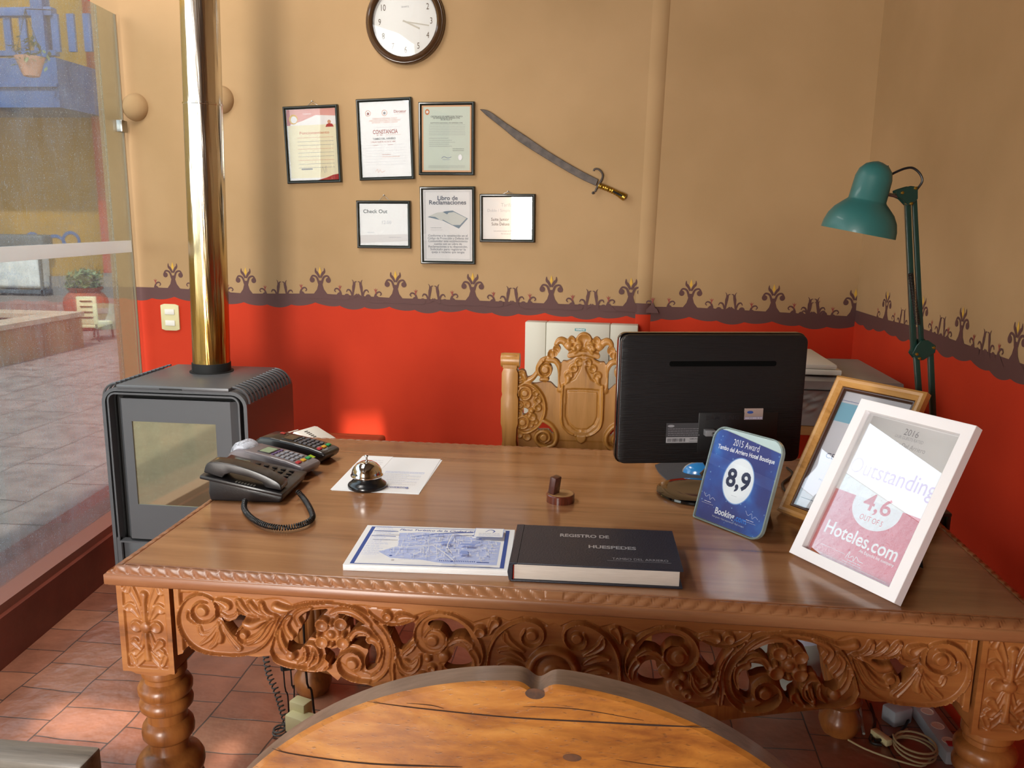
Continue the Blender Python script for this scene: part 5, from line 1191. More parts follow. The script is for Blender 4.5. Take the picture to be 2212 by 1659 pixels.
mb = MB(); mb.box((X0+.012, Y0+.02, .03), (X1-.012, Y0+.03, .28), STOVE, None, .002); mb.build('lower_panel', ST)
for x in (X0+.0, X1-.03):
    mb = MB(); mb.box((x+.002, Y0+.002, 0), (x+.028, Y0+.012, .30), STOVE); mb.build('front_foot', ST)
# flue
fb = onz(457, 791, ZT); fb[1] = min(fb[1], 2.93); fb = np.array([float(onp(457, 791, (0, 2.90, 0), (0, 1, 0))[0]), 2.90, ZT])
jt = ony(437, 226, 2.90); tp = ony(431, 0, 2.90); rf = .0665
fm, nt, b = _mat('heat_tinted_steel'); L = nt.links.new
tc = N(nt, 'ShaderNodeTexCoord'); sp = N(nt, 'ShaderNodeSeparateXYZ'); L(tc.outputs['Object'], sp.inputs[0])
mr = N(nt, 'ShaderNodeMapRange'); mr.inputs[1].default_value = 0.95; mr.inputs[2].default_value = 1.62; L(sp.outputs['Z'], mr.inputs[0])
rp = N(nt, 'ShaderNodeValToRGB'); e = rp.color_ramp.elements; e[0].color = lin('#bd9650'); e[1].color = lin('#e8e5dc'); e[0].position = .15; k = e.new(.5); k.color = lin('#d2bf92'); L(mr.outputs[0], rp.inputs[0]); L(rp.outputs[0], b.inputs['Base Color'])
b.inputs['Metallic'].default_value = 1; b.inputs['Roughness'].default_value = .16
no = N(nt, 'ShaderNodeTexNoise'); mp = N(nt, 'ShaderNodeMapping'); mp.inputs['Scale'].default_value = (14, 14, .8); L(tc.outputs['Object'], mp.inputs[0]); L(mp.outputs[0], no.inputs[0]); no.inputs['Scale'].default_value = 4
bp = N(nt, 'ShaderNodeBump'); bp.inputs['Strength'].default_value = .25; bp.inputs['Distance'].default_value = .01; L(no.outputs[0], bp.inputs['Height']); L(bp.outputs[0], b.inputs['Normal'])
mb = MB(); dd = (tp-fb)/(tp[2]-fb[2]); top = fb+dd*(H-.001-ZT); zj = jt[2]-ZT
mb.tube([fb+dd*.03, fb+dd*(zj-.004), fb+dd*(zj-.003), fb+dd*(zj+.003), fb+dd*(zj+.004), top], [rf, rf, rf+.0022, rf+.0022, rf*.985, rf*.985], fm, n=64); mb.build('flue_pipe', ST, smooth=40)
mb = MB(); mb.lathe([(rf+.012, 0), (rf+.012, .003), (rf+.003, .003), (rf+.003, .034), (rf-.004, .036)], STOVED, M4(fb), 40); mb.build('flue_collar', ST)

# ---------------------------------------------------------------- things on the desk
Z0 = DT+.0004
# desk telephone: low end towards +x
def prof_prism(mb, prof, y0, y1, m, M, bev=.003, seg=2):
    mb.prism(prof, y0, y1, m, M @ M4((0, 0, 0), (1, 0, 0), (0, 0, 1), (0, -1, 0)), bev, seg)   # local: x along, z up, -y depth
Mp = RZ(math.radians(2), (-.884, 1.722, DT+.0012)) @ Matrix.Diagonal((.88, .93, .92, 1))
PHM = mat('phone_charcoal', '#1b191b', 0.33, coat=.2, bump=.08, bscale=500)
T = thing('desk_telephone', 'black corded desk telephone with its handset in the cradle, nearest of the three machines', 'telephone', Mp)
mb = MB(); prof_prism(mb, [(0, 0), (.185, 0), (.195, .012), (.195, .022), (.0, .058), (-.004, .02)], -.175, -.005, PHM, Mp, .005, 3); mb.build('base', T)
mb = MB(); ang = math.atan2(.036, .195); Mt = Mp @ Matrix.Translation((0, 0, .058)) @ Matrix.Rotation(ang, 4, 'Y')
mb.box((-.022, -.003, -.004), (.20, .185, .006), PHM, Mt, .003); mb.build('top_shell', T)
KEY = mat('phone_key', '#121214', .35); LB = mat('grey_label_print', '#8f8c84', .6)
for i in range(5):
    for j in range(4):
        mb = MB(); mb.box((.062+.024*i, .085+.022*j, .006), (.076+.024*i, .097+.022*j, .0095), KEY, Mt, .002); mb.build('key', T)
mb = MB(); mb.box((.0, .075, .006), (.045, .165, .0075), mat('phone_display', '#5c6a5a', .2), Mt, .001); mb.build('display', T)
HM = [(-.012, .020), (.0, .036), (.03, .042), (.075, .040), (.13, .036), (.175, .030), (.192, .016)]
mb = MB(); ypos = .030
up = [(-.016, .012), (-.012, .034), (.004, .043), (.05, .048), (.10, .046), (.15, .038), (.186, .026), (.192, .010)]; lo = [(.150, .008), (.140, .020), (.10, .026), (.055, .026), (.04, .018), (.034, .008)]
mb.prism([(p[0], p[1]) for p in spline(up, 3)]+[(p[0], p[1]) for p in lo], -.024, .024, PHM, Mt @ Matrix.Translation((0, ypos, 0)) @ M4((0, 0, 0), (1, 0, 0), (0, 0, 1), (0, -1, 0)), .006, 3); mb.build('handset', T)
mb = MB(); Mv = Mt @ Matrix.Translation((0, 0, .0062))
for i in range(7): mb.rect(.07+.008*i, .002, .074+.008*i, .014, LB, Mv)
mb.build('speaker_slots', T, smooth=0)
# coiled cord
def coil(path, rad, wr, turns, m, name, parent, n=6, z_up=True, taper=0):
    P = [Vector([float(v) for v in p]) for p in spline([np.array(p, float) for p in path], 10)]
    cum = [0]
    for i in range(len(P)-1): cum.append(cum[-1]+(P[i+1]-P[i]).length)
    Lt = cum[-1]; N_ = int(turns*9); pts = []
    arr = np.array([[*p] for p in P]); cu = np.array(cum)
    for i in range(N_+1):
        s = Lt*i/N_; p = np.array([np.interp(s, cu, arr[:, k]) for k in range(3)]); p2 = np.array([np.interp(min(s+Lt*.01, Lt), cu, arr[:, k]) for k in range(3)]); p1 = np.array([np.interp(max(s-Lt*.01, 0), cu, arr[:, k]) for k in range(3)])
        t = (p2-p1); t /= np.linalg.norm(t)+1e-9; ref = np.array([0, 0, 1.0]) if abs(t[2]) < .9 else np.array([0, 1.0, 0]); a = np.cross(t, ref); a /= np.linalg.norm(a); b = np.cross(a, t)
        th = 2*PI*turns*i/N_; pts.append(p+rad*(math.cos(th)*a+math.sin(th)*b))
    mb = MB(); mb.tube(pts, wr, m, n=n); return mb.build(name, parent, smooth=60)
z = DT+.0095; path = [onz(529, 1082, DT+.012)]+[onz(*p, z) for p in [(528, 1100), (545, 1120), (575, 1135), (615, 1140), (655, 1132), (675, 1118), (668, 1095), (655, 1075)]]+[onz(641, 1060, DT+.02)]
coil(path, .0052, .0015, 85, BLACK, 'coiled_cord', T)

# two card terminals
def terminal(M, body, label, black):
    t = thing('card_terminal', label, 'card terminal', M, 'card payment terminals beside the telephone')
    L_, Wd, = .245, .086
    side = [(0, .0), (.215, .0), (.240, .014), (.247, .030), (.235, .036), (.19, .046), (.14, .053), (.09, .058), (.055, .062), (.02, .060), (-.002, .045)]
    mb = MB(); prof_prism(mb, side, -Wd/2, Wd/2, body, M, .007, 3); mb.build('body', t)
    def top(x): return float(np.interp(x, [.0, .02, .055, .09, .14, .19, .235, .247], [.047, .060, .062, .058, .053, .046, .036, .030]))
    def Mt_(x): 
        a = math.atan2(top(x+.01)-top(x-.01), .02); return M @ Matrix.Translation((x, 0, top(x)+.0003)) @ Matrix.Rotation(-a, 4, 'Y')
    if not black:
        mb = MB(); mb.lathe([(.030, -.028), (.034, -.02), (.034, .02), (.030, .028)], glassmat('clear_paper_cover', '#f0f2f8', dirt=.9, refl=1.0, dirtcol='#e8ecf4'), M @ M4((.028, 0, .044), (1, 0, 0), (0, 0, 1), (0, -1, 0)), 24); mb.build('paper_cover', t)
        mb = MB(); mb.lathe([(.001, -.026), (.024, -.026), (.024, .026), (.001, .026)], PAPER, M @ M4((.028, 0, .044), (1, 0, 0), (0, 0, 1), (0, -1, 0)), 20); mb.build('paper_roll', t)
    mb = MB(); mb.box((-.020, -.027, -.002), (.020, .027, .0015), mat('bezel', '#38343a' if not black else '#0c0c0d', .3), Mt_(.105), .001); mb.build('screen_bezel', t)
    mb = MB(); mb.box((-.016, -.021, .0015), (.016, .021, .002), mat('lcd', '#8fa386' if not black else '#4a3a2e', .2), Mt_(.105)); mb.build('screen', t)
    keym = mat('grey_key', '#8c8f98' if not black else '#56565c', .4)
    for i in range(4):
        for j in range(3):
            mb = MB(); mb.box((-.0055, -.0075, -.002), (.0055, .0075, .003), keym, Mt_(.150+.0155*i) @ Matrix.Translation((0, -.02+.02*j, 0)), .002); mb.build('key', t)
    for j, c in enumerate(('#b3242a', '#d9a321', '#1f9a55')):
        mb = MB(); mb.box((-.006, -.0085, -.002), (.006, .0085, .0035), mat('function_key', c, .4), Mt_(.216) @ Matrix.Translation((0, -.024+.024*j, 0)), .002); mb.build('function_key', t)
    for j in range(4):
        mb = MB(); mb.box((-.0035, -.004, -.002), (.0035, .004, .0025), mat('violet_key', '#6a4f80', .4) if not black else keym, Mt_(.133) @ Matrix.Translation((0, -.021+.014*j, 0)), .001); mb.build('menu_key', t)
    if black:
        mb = MB(); mb.box((-.008, -.006, 0), (.008, .006, .002), mat('red_logo', '#b23025', .5), Mt_(.062) @ Matrix.Translation((0, .018, 0)), .001); mb.build('badge', t)
    else:
        mb = MB(); mb.box((-.006, -.017, 0), (.0105, .017, .001), mat('lime_sticker', '#a6c322', .6), M @ Matrix.Translation((.20, .052, .034)) @ Matrix.Rotation(.3, 4, 'Y'), 0); mb.build('sticker', t)
    return t
GB = mat('warm_grey_plastic', '#6d6467', .35, coat=.15)
terminal(RZ(math.radians(-13), (-.938, 1.995, DT)) @ Matrix.Diagonal((.92, .92, .95, 1)), GB, 'grey card terminal with clear paper cover, between the telephone and the black terminal', False)
terminal(RZ(math.radians(-13), (-.925, 2.125, DT)) @ Matrix.Diagonal((.90, .90, .95, 1)), mat('black_terminal_plastic', '#1c191a', .3, coat=.3), 'black card terminal with grey keys, farthest of the machines on the desk', True)

# papers, receipt, bell
def sheet(name, label, cat, P, z0, th, draw=None, m=PAPER, part=None):
    """flat rectangle through four desk pixels (bl, br, tr, tl)"""
    c = [np.array(onz(*p, DT)) for p in P]; o = (c[0]+c[1]+c[2]+c[3])/4; x = (c[1]-c[0])+(c[2]-c[3]); x /= np.linalg.norm(x); y = np.cross([0, 0, 1], x)
    w_ = (np.linalg.norm(c[1]-c[0])+np.linalg.norm(c[2]-c[3]))/2; h_ = (np.linalg.norm(c[3]-c[0])+np.linalg.norm(c[2]-c[1]))/2
    M = M4((o[0], o[1], z0), x, y); mb = MB(); mb.box((-w_/2, -h_/2, 0), (w_/2, h_/2, th), m, M)
    if draw: draw(mb, M @ Matrix.Translation((0, 0, th)), w_/2, h_/2)
    return mb, M, w_/2, h_/2
def dr(mb, M, w, h):
    mb.rect(-w*.1, h*.02, w*.82, h*.12, LBLUE, M); mb.rect(-w*.09, h*.03, w*.81, h*.11, PAPER, M)
    for i in range(2): mb.lines(-w*.08, w*.80, h*(.055+.035*i), .0018, MBLUE, M)
    for i in range(11): mb.lines(-w*.1, w*(.8 if i % 3 else .5), h*(-.05-.058*i), .0016, MBLUE if i % 2 else GINK, M)
    mb.text('Booking.com', w*.35, -h*.78, .014, BINK, M, .02, rot=PI)
mb, M, a, b = sheet('', '', '', [(723, 1060), (920, 1066), (940, 993), (775, 985)], DT+.0009, .0005, dr)
solo(mb, 'paper_sheet', 'white printed sheet lying directly under the service bell', 'paper', smooth=0)
mb, M, a, b = sheet('', '', '', [(728, 1061), (921, 1068), (941, 995), (779, 986)], DT+.0002, .0005)
solo(mb, 'paper_sheet', 'lower white sheet showing only its edge beneath the printed sheet', 'paper', smooth=0)
mb, M, a, b = sheet('', '', '', [(765, 1010), (833, 1013), (843, 988), (782, 985)], DT+.0016, .0003, lambda mb, M, w, h: [mb.lines(-w*.7, w*.7, h*(.2-.3*i), .002, GINK, M) for i in range(4)])
solo(mb, 'receipt', 'small white receipt on the printed sheets behind the bell', 'paper', smooth=0)
bc = onz(790, 1056, DT); bc = np.array([bc[0], float(onz(790, 1052, DT)[1]), DT+.0015]); rb = .047
BL = thing('service_bell', 'chrome service bell on a black base standing on papers', 'bell', bc)
mb = MB(); mb.lathe([(rb*.98, 0), (rb, .002), (rb, .007), (rb*.95, .010), (rb*.83, .014), (rb*.74, .019), (rb*.70, .024), (rb*.5, .026)], mat('bell_base_enamel', '#15181c', .25, coat=.4), M4(bc), 48); mb.build('base', BL, smooth=50)
mb = MB(); mb.lathe([(rb*.74, .0255), (rb*.80, .0262), (rb*.835, .029), (rb*.83, .031), (rb*.80, .0325), (rb*.785, .036), (rb*.75, .0425), (rb*.67, .050), (rb*.53, .057), (rb*.33, .0625), (rb*.12, .0645), (.0001, .065)], CHROME, M4(bc), 56); mb.build('dome', BL, smooth=50)
mb = MB(); mb.lathe([(.004, .063), (.004, .067), (.0022, .068), (.0022, .075), (.0055, .077), (.006, .079), (.004, .0805), (.0001, .081)], CHROME, M4(bc), 20); mb.build('button', BL, smooth=50)

# map pad
def dmap(mb, M, w, h):
    f = .93
    mb.rect(-w*f, -h*f, w*f, h*f, BINK, M); mb.rect(-w*(f-.02), -h*(f-.025), w*(f-.02), h*(f-.025), PAPER, M)
    mb.rect(-w*f, -h*f, -w*(f-.05), h*f, BINK, M); mb.rect(w*(f-.05), -h*f, w*f, h*f, BINK, M)
    mb.text('Plano Tur\u00edstico de la Ciudad del Cusco', w*.08, h*.80, .0135, BINK, M, .02, width=w*1.22, slant=.2)
    blob = [(-w*.52, h*.62), (-w*.2, h*.70), (w*.25, h*.66), (w*.5, h*.45), (w*.84, h*.30), (w*.84, -h*.80), (w*.2, -h*.80), (-w*.1, -h*.66), (-w*.48, -h*.62), (-w*.66, -h*.35), (-w*.46, -h*.05)]
    mb.poly(blob, LBLUE, M)
    rnd = random.Random(3)
    from mathutils.geometry import intersect_point_line
    def inside(x, y):
        c = False; n = len(blob)
        for i in range(n):
            (xa, ya), (xb, yb) = blob[i], blob[(i+1) % n]
            if (ya > y) != (yb > y) and x < (xb-xa)*(y-ya)/(yb-ya)+xa: c = not c
        return c
    for i in range(520):                                # streets as white slits between blocks
        x, y = rnd.uniform(-w*.6, w*.8), rnd.uniform(-h*.75, h*.6); a = rnd.choice([.15, 1.72, .2, 1.75, .18, 1.7, .9]); l = rnd.uniform(.006, .022)
        x2, y2 = x+l*math.cos(a), y+l*math.sin(a)
        if inside(x, y) and inside(x2, y2): mb.stroke([(x, y), (x2, y2)], .0009, PAPER, M, 0)
    for i in range(34):
        x, y = rnd.uniform(-w*.5, w*.75), rnd.uniform(-h*.6, h*.6)
        if inside(x, y): s = rnd.uniform(.0012, .003); mb.rect(x-s, y-s*.7, x+s, y+s*.7, MBLUE if i % 2 else BINK, M)
    for P in ([(w*.05, h*.05), (w*.2, h*.0), (w*.24, h*.1), (w*.1, h*.14)], [(w*.32, -h*.02), (w*.52, -h*.05), (w*.54, h*.06), (w*.36, h*.06)], [(w*.36, -h*.45), (w*.46, -h*.46), (w*.46, -h*.30), (w*.37, -h*.30)]): mb.poly(P, MBLUE, M)
    mb.stroke([(-w*.34, h*.28), (w*.0, h*.50), (w*.3, h*.60), (w*.46, h*.62)], [.0012, .003, .006, .004], BINK, M)
    for P in ([(-w*.60, -h*.12), (-w*.4, -h*.22), (-w*.1, -h*.12)], [(w*.0, -h*.1), (w*.2, -h*.5), (w*.34, -h*.85)], [(w*.2, h*.5), (w*.18, -h*.1), (w*.26, -h*.4)]): mb.stroke(P, .0016, PAPER, M)
    for i in range(26): mb.lines(-w*.84, -w*rnd.uniform(.55, .68), h*(.80-.058*i), .0017, LBLUE if i % 2 else MBLUE, M)
    for y in (.52, .26): mb.rect(-w*.84, h*y-.0015, -w*.52, h*y+.0015, BINK, M)
    mb.rect(w*.48, h*.38, w*.86, h*.84, MBLUE, M); mb.rect(w*.487, h*.39, w*.853, h*.83, PAPER, M)
    mb.stroke([(w*.62, h*.64), (w*.68, h*.76), (w*.74, h*.70), (w*.72, h*.62)], [.001, .003, .002], BINK, M); mb.lines(w*.54, w*.82, h*.56, .0018, BINK, M); mb.lines(w*.54, w*.82, h*.50, .0015, MBLUE, M); mb.lines(w*.54, w*.82, h*.45, .0015, MBLUE, M)
    for i in range(20): mb.rect(w*(.15+.022*i), -h*.88, w*(.16+.022*i), -h*.82, BINK, M)
    mb.lines(-w*.35, w*.02, -h*.80, .0012, MBLUE, M); mb.lines(-w*.35, w*.02, -h*.85, .0012, MBLUE, M)
    mb.disc(-w*.46, -h*.70, .003, BINK, M); mb.disc(w*.3, -h*.87, .003, BINK, M); mb.rect(w*.6, -h*.90, w*.75, -h*.86, BINK, M)
# outline measured at the top face of the pad
c_ = [np.array(onz(*p, DT+.011)) for p in [(738, 1219), (1100, 1233), (1113, 1144), (797, 1135)]]; o = sum(c_)/4; x = (c_[1]-c_[0])+(c_[2]-c_[3]); x /= np.linalg.norm(x); y = np.cross([0, 0, 1], x); w_ = (np.linalg.norm(c_[1]-c_[0])+np.linalg.norm(c_[2]-c_[3]))/4; h_ = (np.linalg.norm(c_[3]-c_[0])+np.linalg.norm(c_[2]-c_[1]))/4
M = M4((o[0], o[1], DT), x, y); mb = MB()
for i in range(11): j = .0006*math.sin(i*2.3); mb.box((-w_+j, -h_-j*.7, .001*i+.0001), (w_+j, h_-j*.6, .001*i+.00095), PAPER, M)
dmap(mb, M @ Matrix.Translation((0, 0, .0110)), w_, h_)
solo(mb, 'map_pad', 'thick pad of blue and white tourist maps beside the guest register', 'map pad', smooth=0)

# guest register
zt_ = .036; c_ = [np.array(onz(*p, DT+zt_)) for p in [(1104, 1216), (1476, 1232), (1453, 1147), (1120, 1132)]]; o = sum(c_)/4; x = (c_[1]-c_[0])+(c_[2]-c_[3]); x /= np.linalg.norm(x); y = np.cross([0, 0, 1], x); w_ = (np.linalg.norm(c_[1]-c_[0])+np.linalg.norm(c_[2]-c_[3]))/4; h_ = (np.linalg.norm(c_[3]-c_[0])+np.linalg.norm(c_[2]-c_[1]))/4
M = M4((o[0], o[1], DT), x, y)
RG = thing('guest_register', 'thick dark navy hardback guest register titled REGISTRO DE HUESPEDES', 'book', M)
NAVY = mat('navy_bookcloth', '#272a37', .42, bump=.25, bscale=300); BLOCK = mat('page_block', '#ddd4ca', .85, col2='#cfc4ba', scale=300, stretch=(.1, .1, 6))
mb = MB(); mb.box((-w_, -h_, .0002), (w_, h_, .0034), NAVY, M, .001); mb.build('back_cover', RG)
mb = MB(); mb.box((-w_+.006, -h_+.005, .0034), (w_-.006, h_-.005, zt_-.0032), BLOCK, M, .0006); mb.build('page_block', RG)
mb = MB(); mb.box((-w_+.012, -h_, zt_-.0032), (w_, h_, zt_), NAVY, M, .001)
Mc = M @ Matrix.Translation((0, 0, zt_)); SLV = mat('silver_blocking', '#aeb0b8', .3, .3)
mb.text('REGISTRO DE', -w_*.14, h_*.48, .021, SLV, Mc, .03, width=w_*.62); mb.text('HUESPEDES', w_*.20, -h_*.06, .020, SLV, Mc, .03, width=w_*.58); mb.text('TAMBO DEL ARRIERO', w_*.52, -h_*.60, .0135, SLV, Mc, .0, width=w_*.66); mb.rect(w_*.13, -h_*.70, w_*.88, -h_*.69, SLV, Mc)
mb.build('front_cover', RG, smooth=20)
mb = MB(); mb.prism([(-w_-.003, .002), (-w_-.006, zt_*.5), (-w_-.003, zt_), (-w_+.012, zt_+.0005), (-w_+.012, zt_-.003), (-w_+.004, zt_-.004), (-w_+.003, .003)], -h_, h_, NAVY, M @ M4((0, 0, 0), (1, 0, 0), (0, 0, 1), (0, -1, 0)), .0008, 1); mb.build('spine', RG)
mb = MB(); mb.box((-w_+.0035, -h_+.004, .0034), (-w_+.0058, -h_+.006, zt_-.005), mat('red_headband', '#b5331f', .6), M); mb.build('headband', RG)

# stamp block on a round of wood
c = onz(1210.5, 1082, DT); c = np.array([c[0], c[1], DT]); BD = thing('wooden_card_holder', 'round slice of branch with a small dark wooden block standing on it', 'desk ornament', c)
BARK = mat('reddish_bark', '#6b2f1c', .3, coat=.5, col2='#4d2013', scale=60, stretch=(3, 3, .4)); rr = float(onz(1241, 1078, DT)[0]-onz(1180, 1078, DT)[0])/2
mb = MB(); mb.lathe([(rr, 0), (rr, .017), (rr*.95, .019)], BARK, M4(c), 32); mb.lathe([(rr*.90, .0192), (.0001, .0198)], mat('pale_end_grain', '#b98c5c', .55, col2='#a07545', scale=60), M4(c), 32); mb.build('base', BD)
Mb_ = RZ(math.radians(-32), (c[0]-.016, c[1]-.004, DT+.0199)); mb = MB(); mb.box((-.008, -.012, 0), (.008, .012, .041), mat('dark_red_wood', '#45231d', .35, coat=.3, col2='#5a3027', scale=30, stretch=(4, 4, .5)), Mb_ @ Matrix.Rotation(math.radians(8), 4, 'Y'), .001); mb.build('block', BD)

# ---------------------------------------------------------------- monitor seen from behind
a = ony(1327, 1008, 1.90); b = ony(1722, 985, 1.99); a2 = ony(1335, 722, 1.90); b2 = ony(1724, 716, 1.99)
z0 = .862; z1 = 1.172; ex = (b-a)*np.array([1, 1, 0]); Wm = float(np.linalg.norm(ex)); ex /= Wm; ey = np.cross([0, 0, 1.0], ex)
Mm = M4((a[0], a[1], z0), ex, ey); Hm = z1-z0
MO = thing('computer_monitor', 'black flat computer monitor seen from behind on a round glossy foot', 'monitor', (float(ony(1500, 1065, 1.95)[0]), 1.96, DT))
def brushed():
    m = mat('brushed_black_plastic', '#131315', .34, bump=.5, bscale=14, stretch=(1.5, 1, 30)); return m
BRU = brushed()
Mv = Mm @ M4((0, 0, 0), (1, 0, 0), (0, 0, 1), (0, -1, 0))          # local: x right, y up, z towards the visitor
def rrect(x0, y0, x1, y1, r, k=5):
    P = []
    for cx_, cy_, a0 in ((x1-r, y1-r, 0), (x0+r, y1-r, 90), (x0+r, y0+r, 180), (x1-r, y0+r, 270)):
        for i in range(k+1): t = math.radians(a0+90*i/k); P.append((cx_+r*math.cos(t), cy_+r*math.sin(t)))
    return P
mb = MB(); mb.prism(rrect(0, 0, Wm, Hm, .018), -.022, -.002, BLACKG, Mv, .002); mb.build('bezel', MO)
mb = MB(); mb.prism(rrect(.003, .003, Wm-.003, Hm-.003, .018), -.002, .016, BRU, Mv, .010, 4)
mb.box((Wm*.43, .03, .014), (Wm*.86, .125, .0175), BLACK, Mv, .002)
back = mb.build('back_shell', MO, smooth=40)
mb = MB(); mb.prism(rrect(Wm*.26, Hm*.755, Wm*.83, Hm*.795, .005), .0155, .0166, mat('vent_recess_shade', '#040404', .95, spec=.1), Mv, .0005, 1); mb.build('vent_slot', MO)  # near-black plate, the shade of a recess put into its colour
mb = MB(); Mq = Mv @ Matrix.Translation((0, 0, .0162)); GL = mat('grey_rating_label', '#3c3c40', .5)
mb.box((Wm*.26, .052, .0158), (Wm*.45, .100, .0164), GL, Mv); Ml = Mv @ Matrix.Translation((0, 0, .0164)); SILV = mat('label_silver', '#9a9a9e', .5)
mb.rect(Wm*.262, .0525, Wm*.448, .066, SILV, Ml)
rnd = random.Random(5); xx = Wm*.27
while xx < Wm*.36: ww = rnd.uniform(.0006, .002); mb.rect(xx, .055, xx+ww, .063, INK, Ml); xx += ww+rnd.uniform(.0007, .002)
mb.text('SAMSUNG', Wm*.41, .0615, .0042, INK, Ml, .02)
for i in range(2): mb.lines(Wm*.385, Wm*.44, .0565-.0022*i, .0008, INK, Ml)
mb.disc(Wm*.285, .093, .008, GINK, Ml, ry=.003)
for i in range(4): mb.lines(Wm*.27, Wm*.44, .086-.005*i, .0016, GINK, Ml)
mb.build('rating_label', MO, smooth=0)
mb = MB(); mb.box((Wm*.675, .107, .0158), (Wm*.775, .134, .0188), mat('pink_grey_sticker', '#a8938c', .6), Mv); Ml = Mv @ Matrix.Translation((0, 0, .0188)); mb.disc(Wm*.705, .125, .0075, BINK, Ml, ry=.0035); mb.rect(Wm*.676, .1075, Wm*.774, .1145, mat('lilac_print', '#9b93ad', .6), Ml); mb.lines(Wm*.68, Wm*.77, .111, .0022, WPRINT, Ml); mb.build('sticker', MO, smooth=0)
mb = MB(); Ml = Mv @ Matrix.Translation((0, 0, .0176)); mb.text('SAMSUNG', Wm*.56, .112, .014, mat('embossed_black', '#232326', .3), Ml, .03, width=.08); mb.build('raised_logo', MO, smooth=0)
mb = MB(); mb.tube([Mv @ Vector((Wm*.49, .078, .016)), Mv @ Vector((Wm*.50, .078, .032)), Mv @ Vector((Wm*.53, .06, .036)), Mv @ Vector((Wm*.56, .0, .03)), Mv @ Vector((Wm*.58, -.05, .01)), Mv @ Vector((Wm*.62, -.074, -.03))], .004, BLACK, smooth=4); mb.build('cable', MO)
mb = MB(); q = Mv @ Vector((Wm*.487, .078, .016)); mb.box((Wm*.46, .071, .016), (Wm*.515, .086, .034), mat('grey_connector', '#77787c', .4), Mv, .002); mb.build('connector', MO)
fc = onz(1508, 1066, DT); fc = np.array([fc[0], fc[1], DT]); 
mb = MB(); mb.lathe([(.096, 0), (.100, .003), (.099, .008), (.090, .0105), (.060, .0115), (.05, .010), (.0001, .010)], BLACKG, M4(fc), 56); 
mb.build('foot', MO, smooth=40)
mb = MB(); q = Mv @ Vector((Wm*.5, .02, -.004)); mb.tube([(fc[0]+.02, fc[1]+.015, DT+.033), (fc[0]+.035, fc[1]+.02, DT+.06), (q.x, q.y, q.z)], [.022, .018, .02], BLACKG, n=20, smooth=4); mb.build('neck', MO, smooth=60)
# mouse pad and mouse
gp = mat('grey_mouse_pad', '#4a4c52', .8, bump=.2, bscale=400)
pp = [onz(*p, DT+.002) for p in [(1415, 1005), (1425, 1022), (1448, 1040), (1475, 1048), (1520, 1046), (1560, 1030), (1570, 1000), (1540, 990), (1470, 988)]]
mb = MB(); mb.prism([(float(p[0]), float(p[1])) for p in spline(pp+[pp[0]], 4)[:-1]][::-1], DT+.0002, DT+.003, gp); solo(mb, 'mouse_pad', 'grey curved mouse pad partly under the monitor', 'mouse pad')
mc = onz(1512, 1020, DT+.003); MS = thing('computer_mouse', 'blue and silver computer mouse on the mouse pad behind the award', 'computer mouse', (mc[0], mc[1], DT+.003))
mb = MB(); bm = bmesh.new(); bmesh.ops.create_uvsphere(bm, u_segments=24, v_segments=12, radius=1); 
for v in bm.verts: v.co = Vector((v.co.x*.045, v.co.y*.028, max(v.co.z, 0)*.028))
mb.bm(bm, mat('blue_shell', '#2f7fc0', .2, coat=.5), M4((mc[0], mc[1], DT+.003))); mb.build('shell', MS, smooth=50)
mb = MB(); bm = bmesh.new(); bmesh.ops.create_uvsphere(bm, u_segments=24, v_segments=12, radius=1)
for v in bm.verts: v.co = Vector((v.co.x*.046, v.co.y*.016, max(v.co.z, 0)*.0288))
mb.bm(bm, mat('silver_inset', '#a8acb0', .25, .6), M4((mc[0], mc[1], DT+.003))); mb.build('inset', MS, smooth=50)
# black cable clutter behind the award
mb = MB(); pts = [onz(*p, DT+.004) for p in [(1700, 1010), (1712, 1025), (1690, 1045), (1700, 1062), (1720, 1050), (1712, 1035)]]; mb.tube(pts, .003, BLACK, smooth=5); solo(mb, 'loose_cable', 'loop of thin black cable between the blue award and the wooden frame', 'cable')

# ---------------------------------------------------------------- standing award and frames
def lean(bl, ang, tilt):
    B = np.array(onz(*bl, DT)); e = np.array([math.cos(ang), math.sin(ang), 0]); bk = np.array([-e[1], e[0], 0]); u = np.array([0, 0, 1])*math.cos(tilt)+bk*math.sin(tilt); n = np.cross(e, u)
    return B, e, u, n, bk
B, e, u, n, bk = lean((1495, 1118), math.radians(-48.5), math.radians(16.5))
AW, AH = .183, .212; Ma = M4(B+np.array([0, 0, .0012])+u*.001, e, u, n)
AWD = thing('acrylic_award', 'clear acrylic stand with blue 2015 Award card scoring 8,9', 'award', Ma)
ACR = glassmat('clear_acrylic', '#f4f8fa', refl=1.3); EDGE = mat('acrylic_edge', '#cfe4e4', .1, coat=1); nt_e = EDGE.node_tree.nodes['Principled BSDF']; nt_e.inputs['Transmission Weight'].default_value = .6
def awshape(x0, y0, x1, y1, r): 
    P = []
    for cx_, cy_, a0, rr_ in ((x1-r, y1-r, 0, r), (x0+r, y1-r, 90, r), (x0+.004, y0+.004, 180, .004), (x1-r*.9, y0+r*.9, 270, r*.9)):
        for i in range(7): t = math.radians(a0+90*i/6); P.append((cx_+rr_*math.cos(t), cy_+rr_*math.sin(t)))
    return P
mb = MB(); S = awshape(0, 0, AW, AH, .03)
mb.add([(p[0], p[1], 0) for p in S], [tuple(range(len(S)))], ACR, Ma); mb.build('front_sheet', AWD, smooth=0)
mb = MB(); nS = len(S); mb.add([(p[0], p[1], -.0105) for p in S], [tuple(range(nS-1, -1, -1))], ACR, Ma); mb.build('back_sheet', AWD, smooth=0)
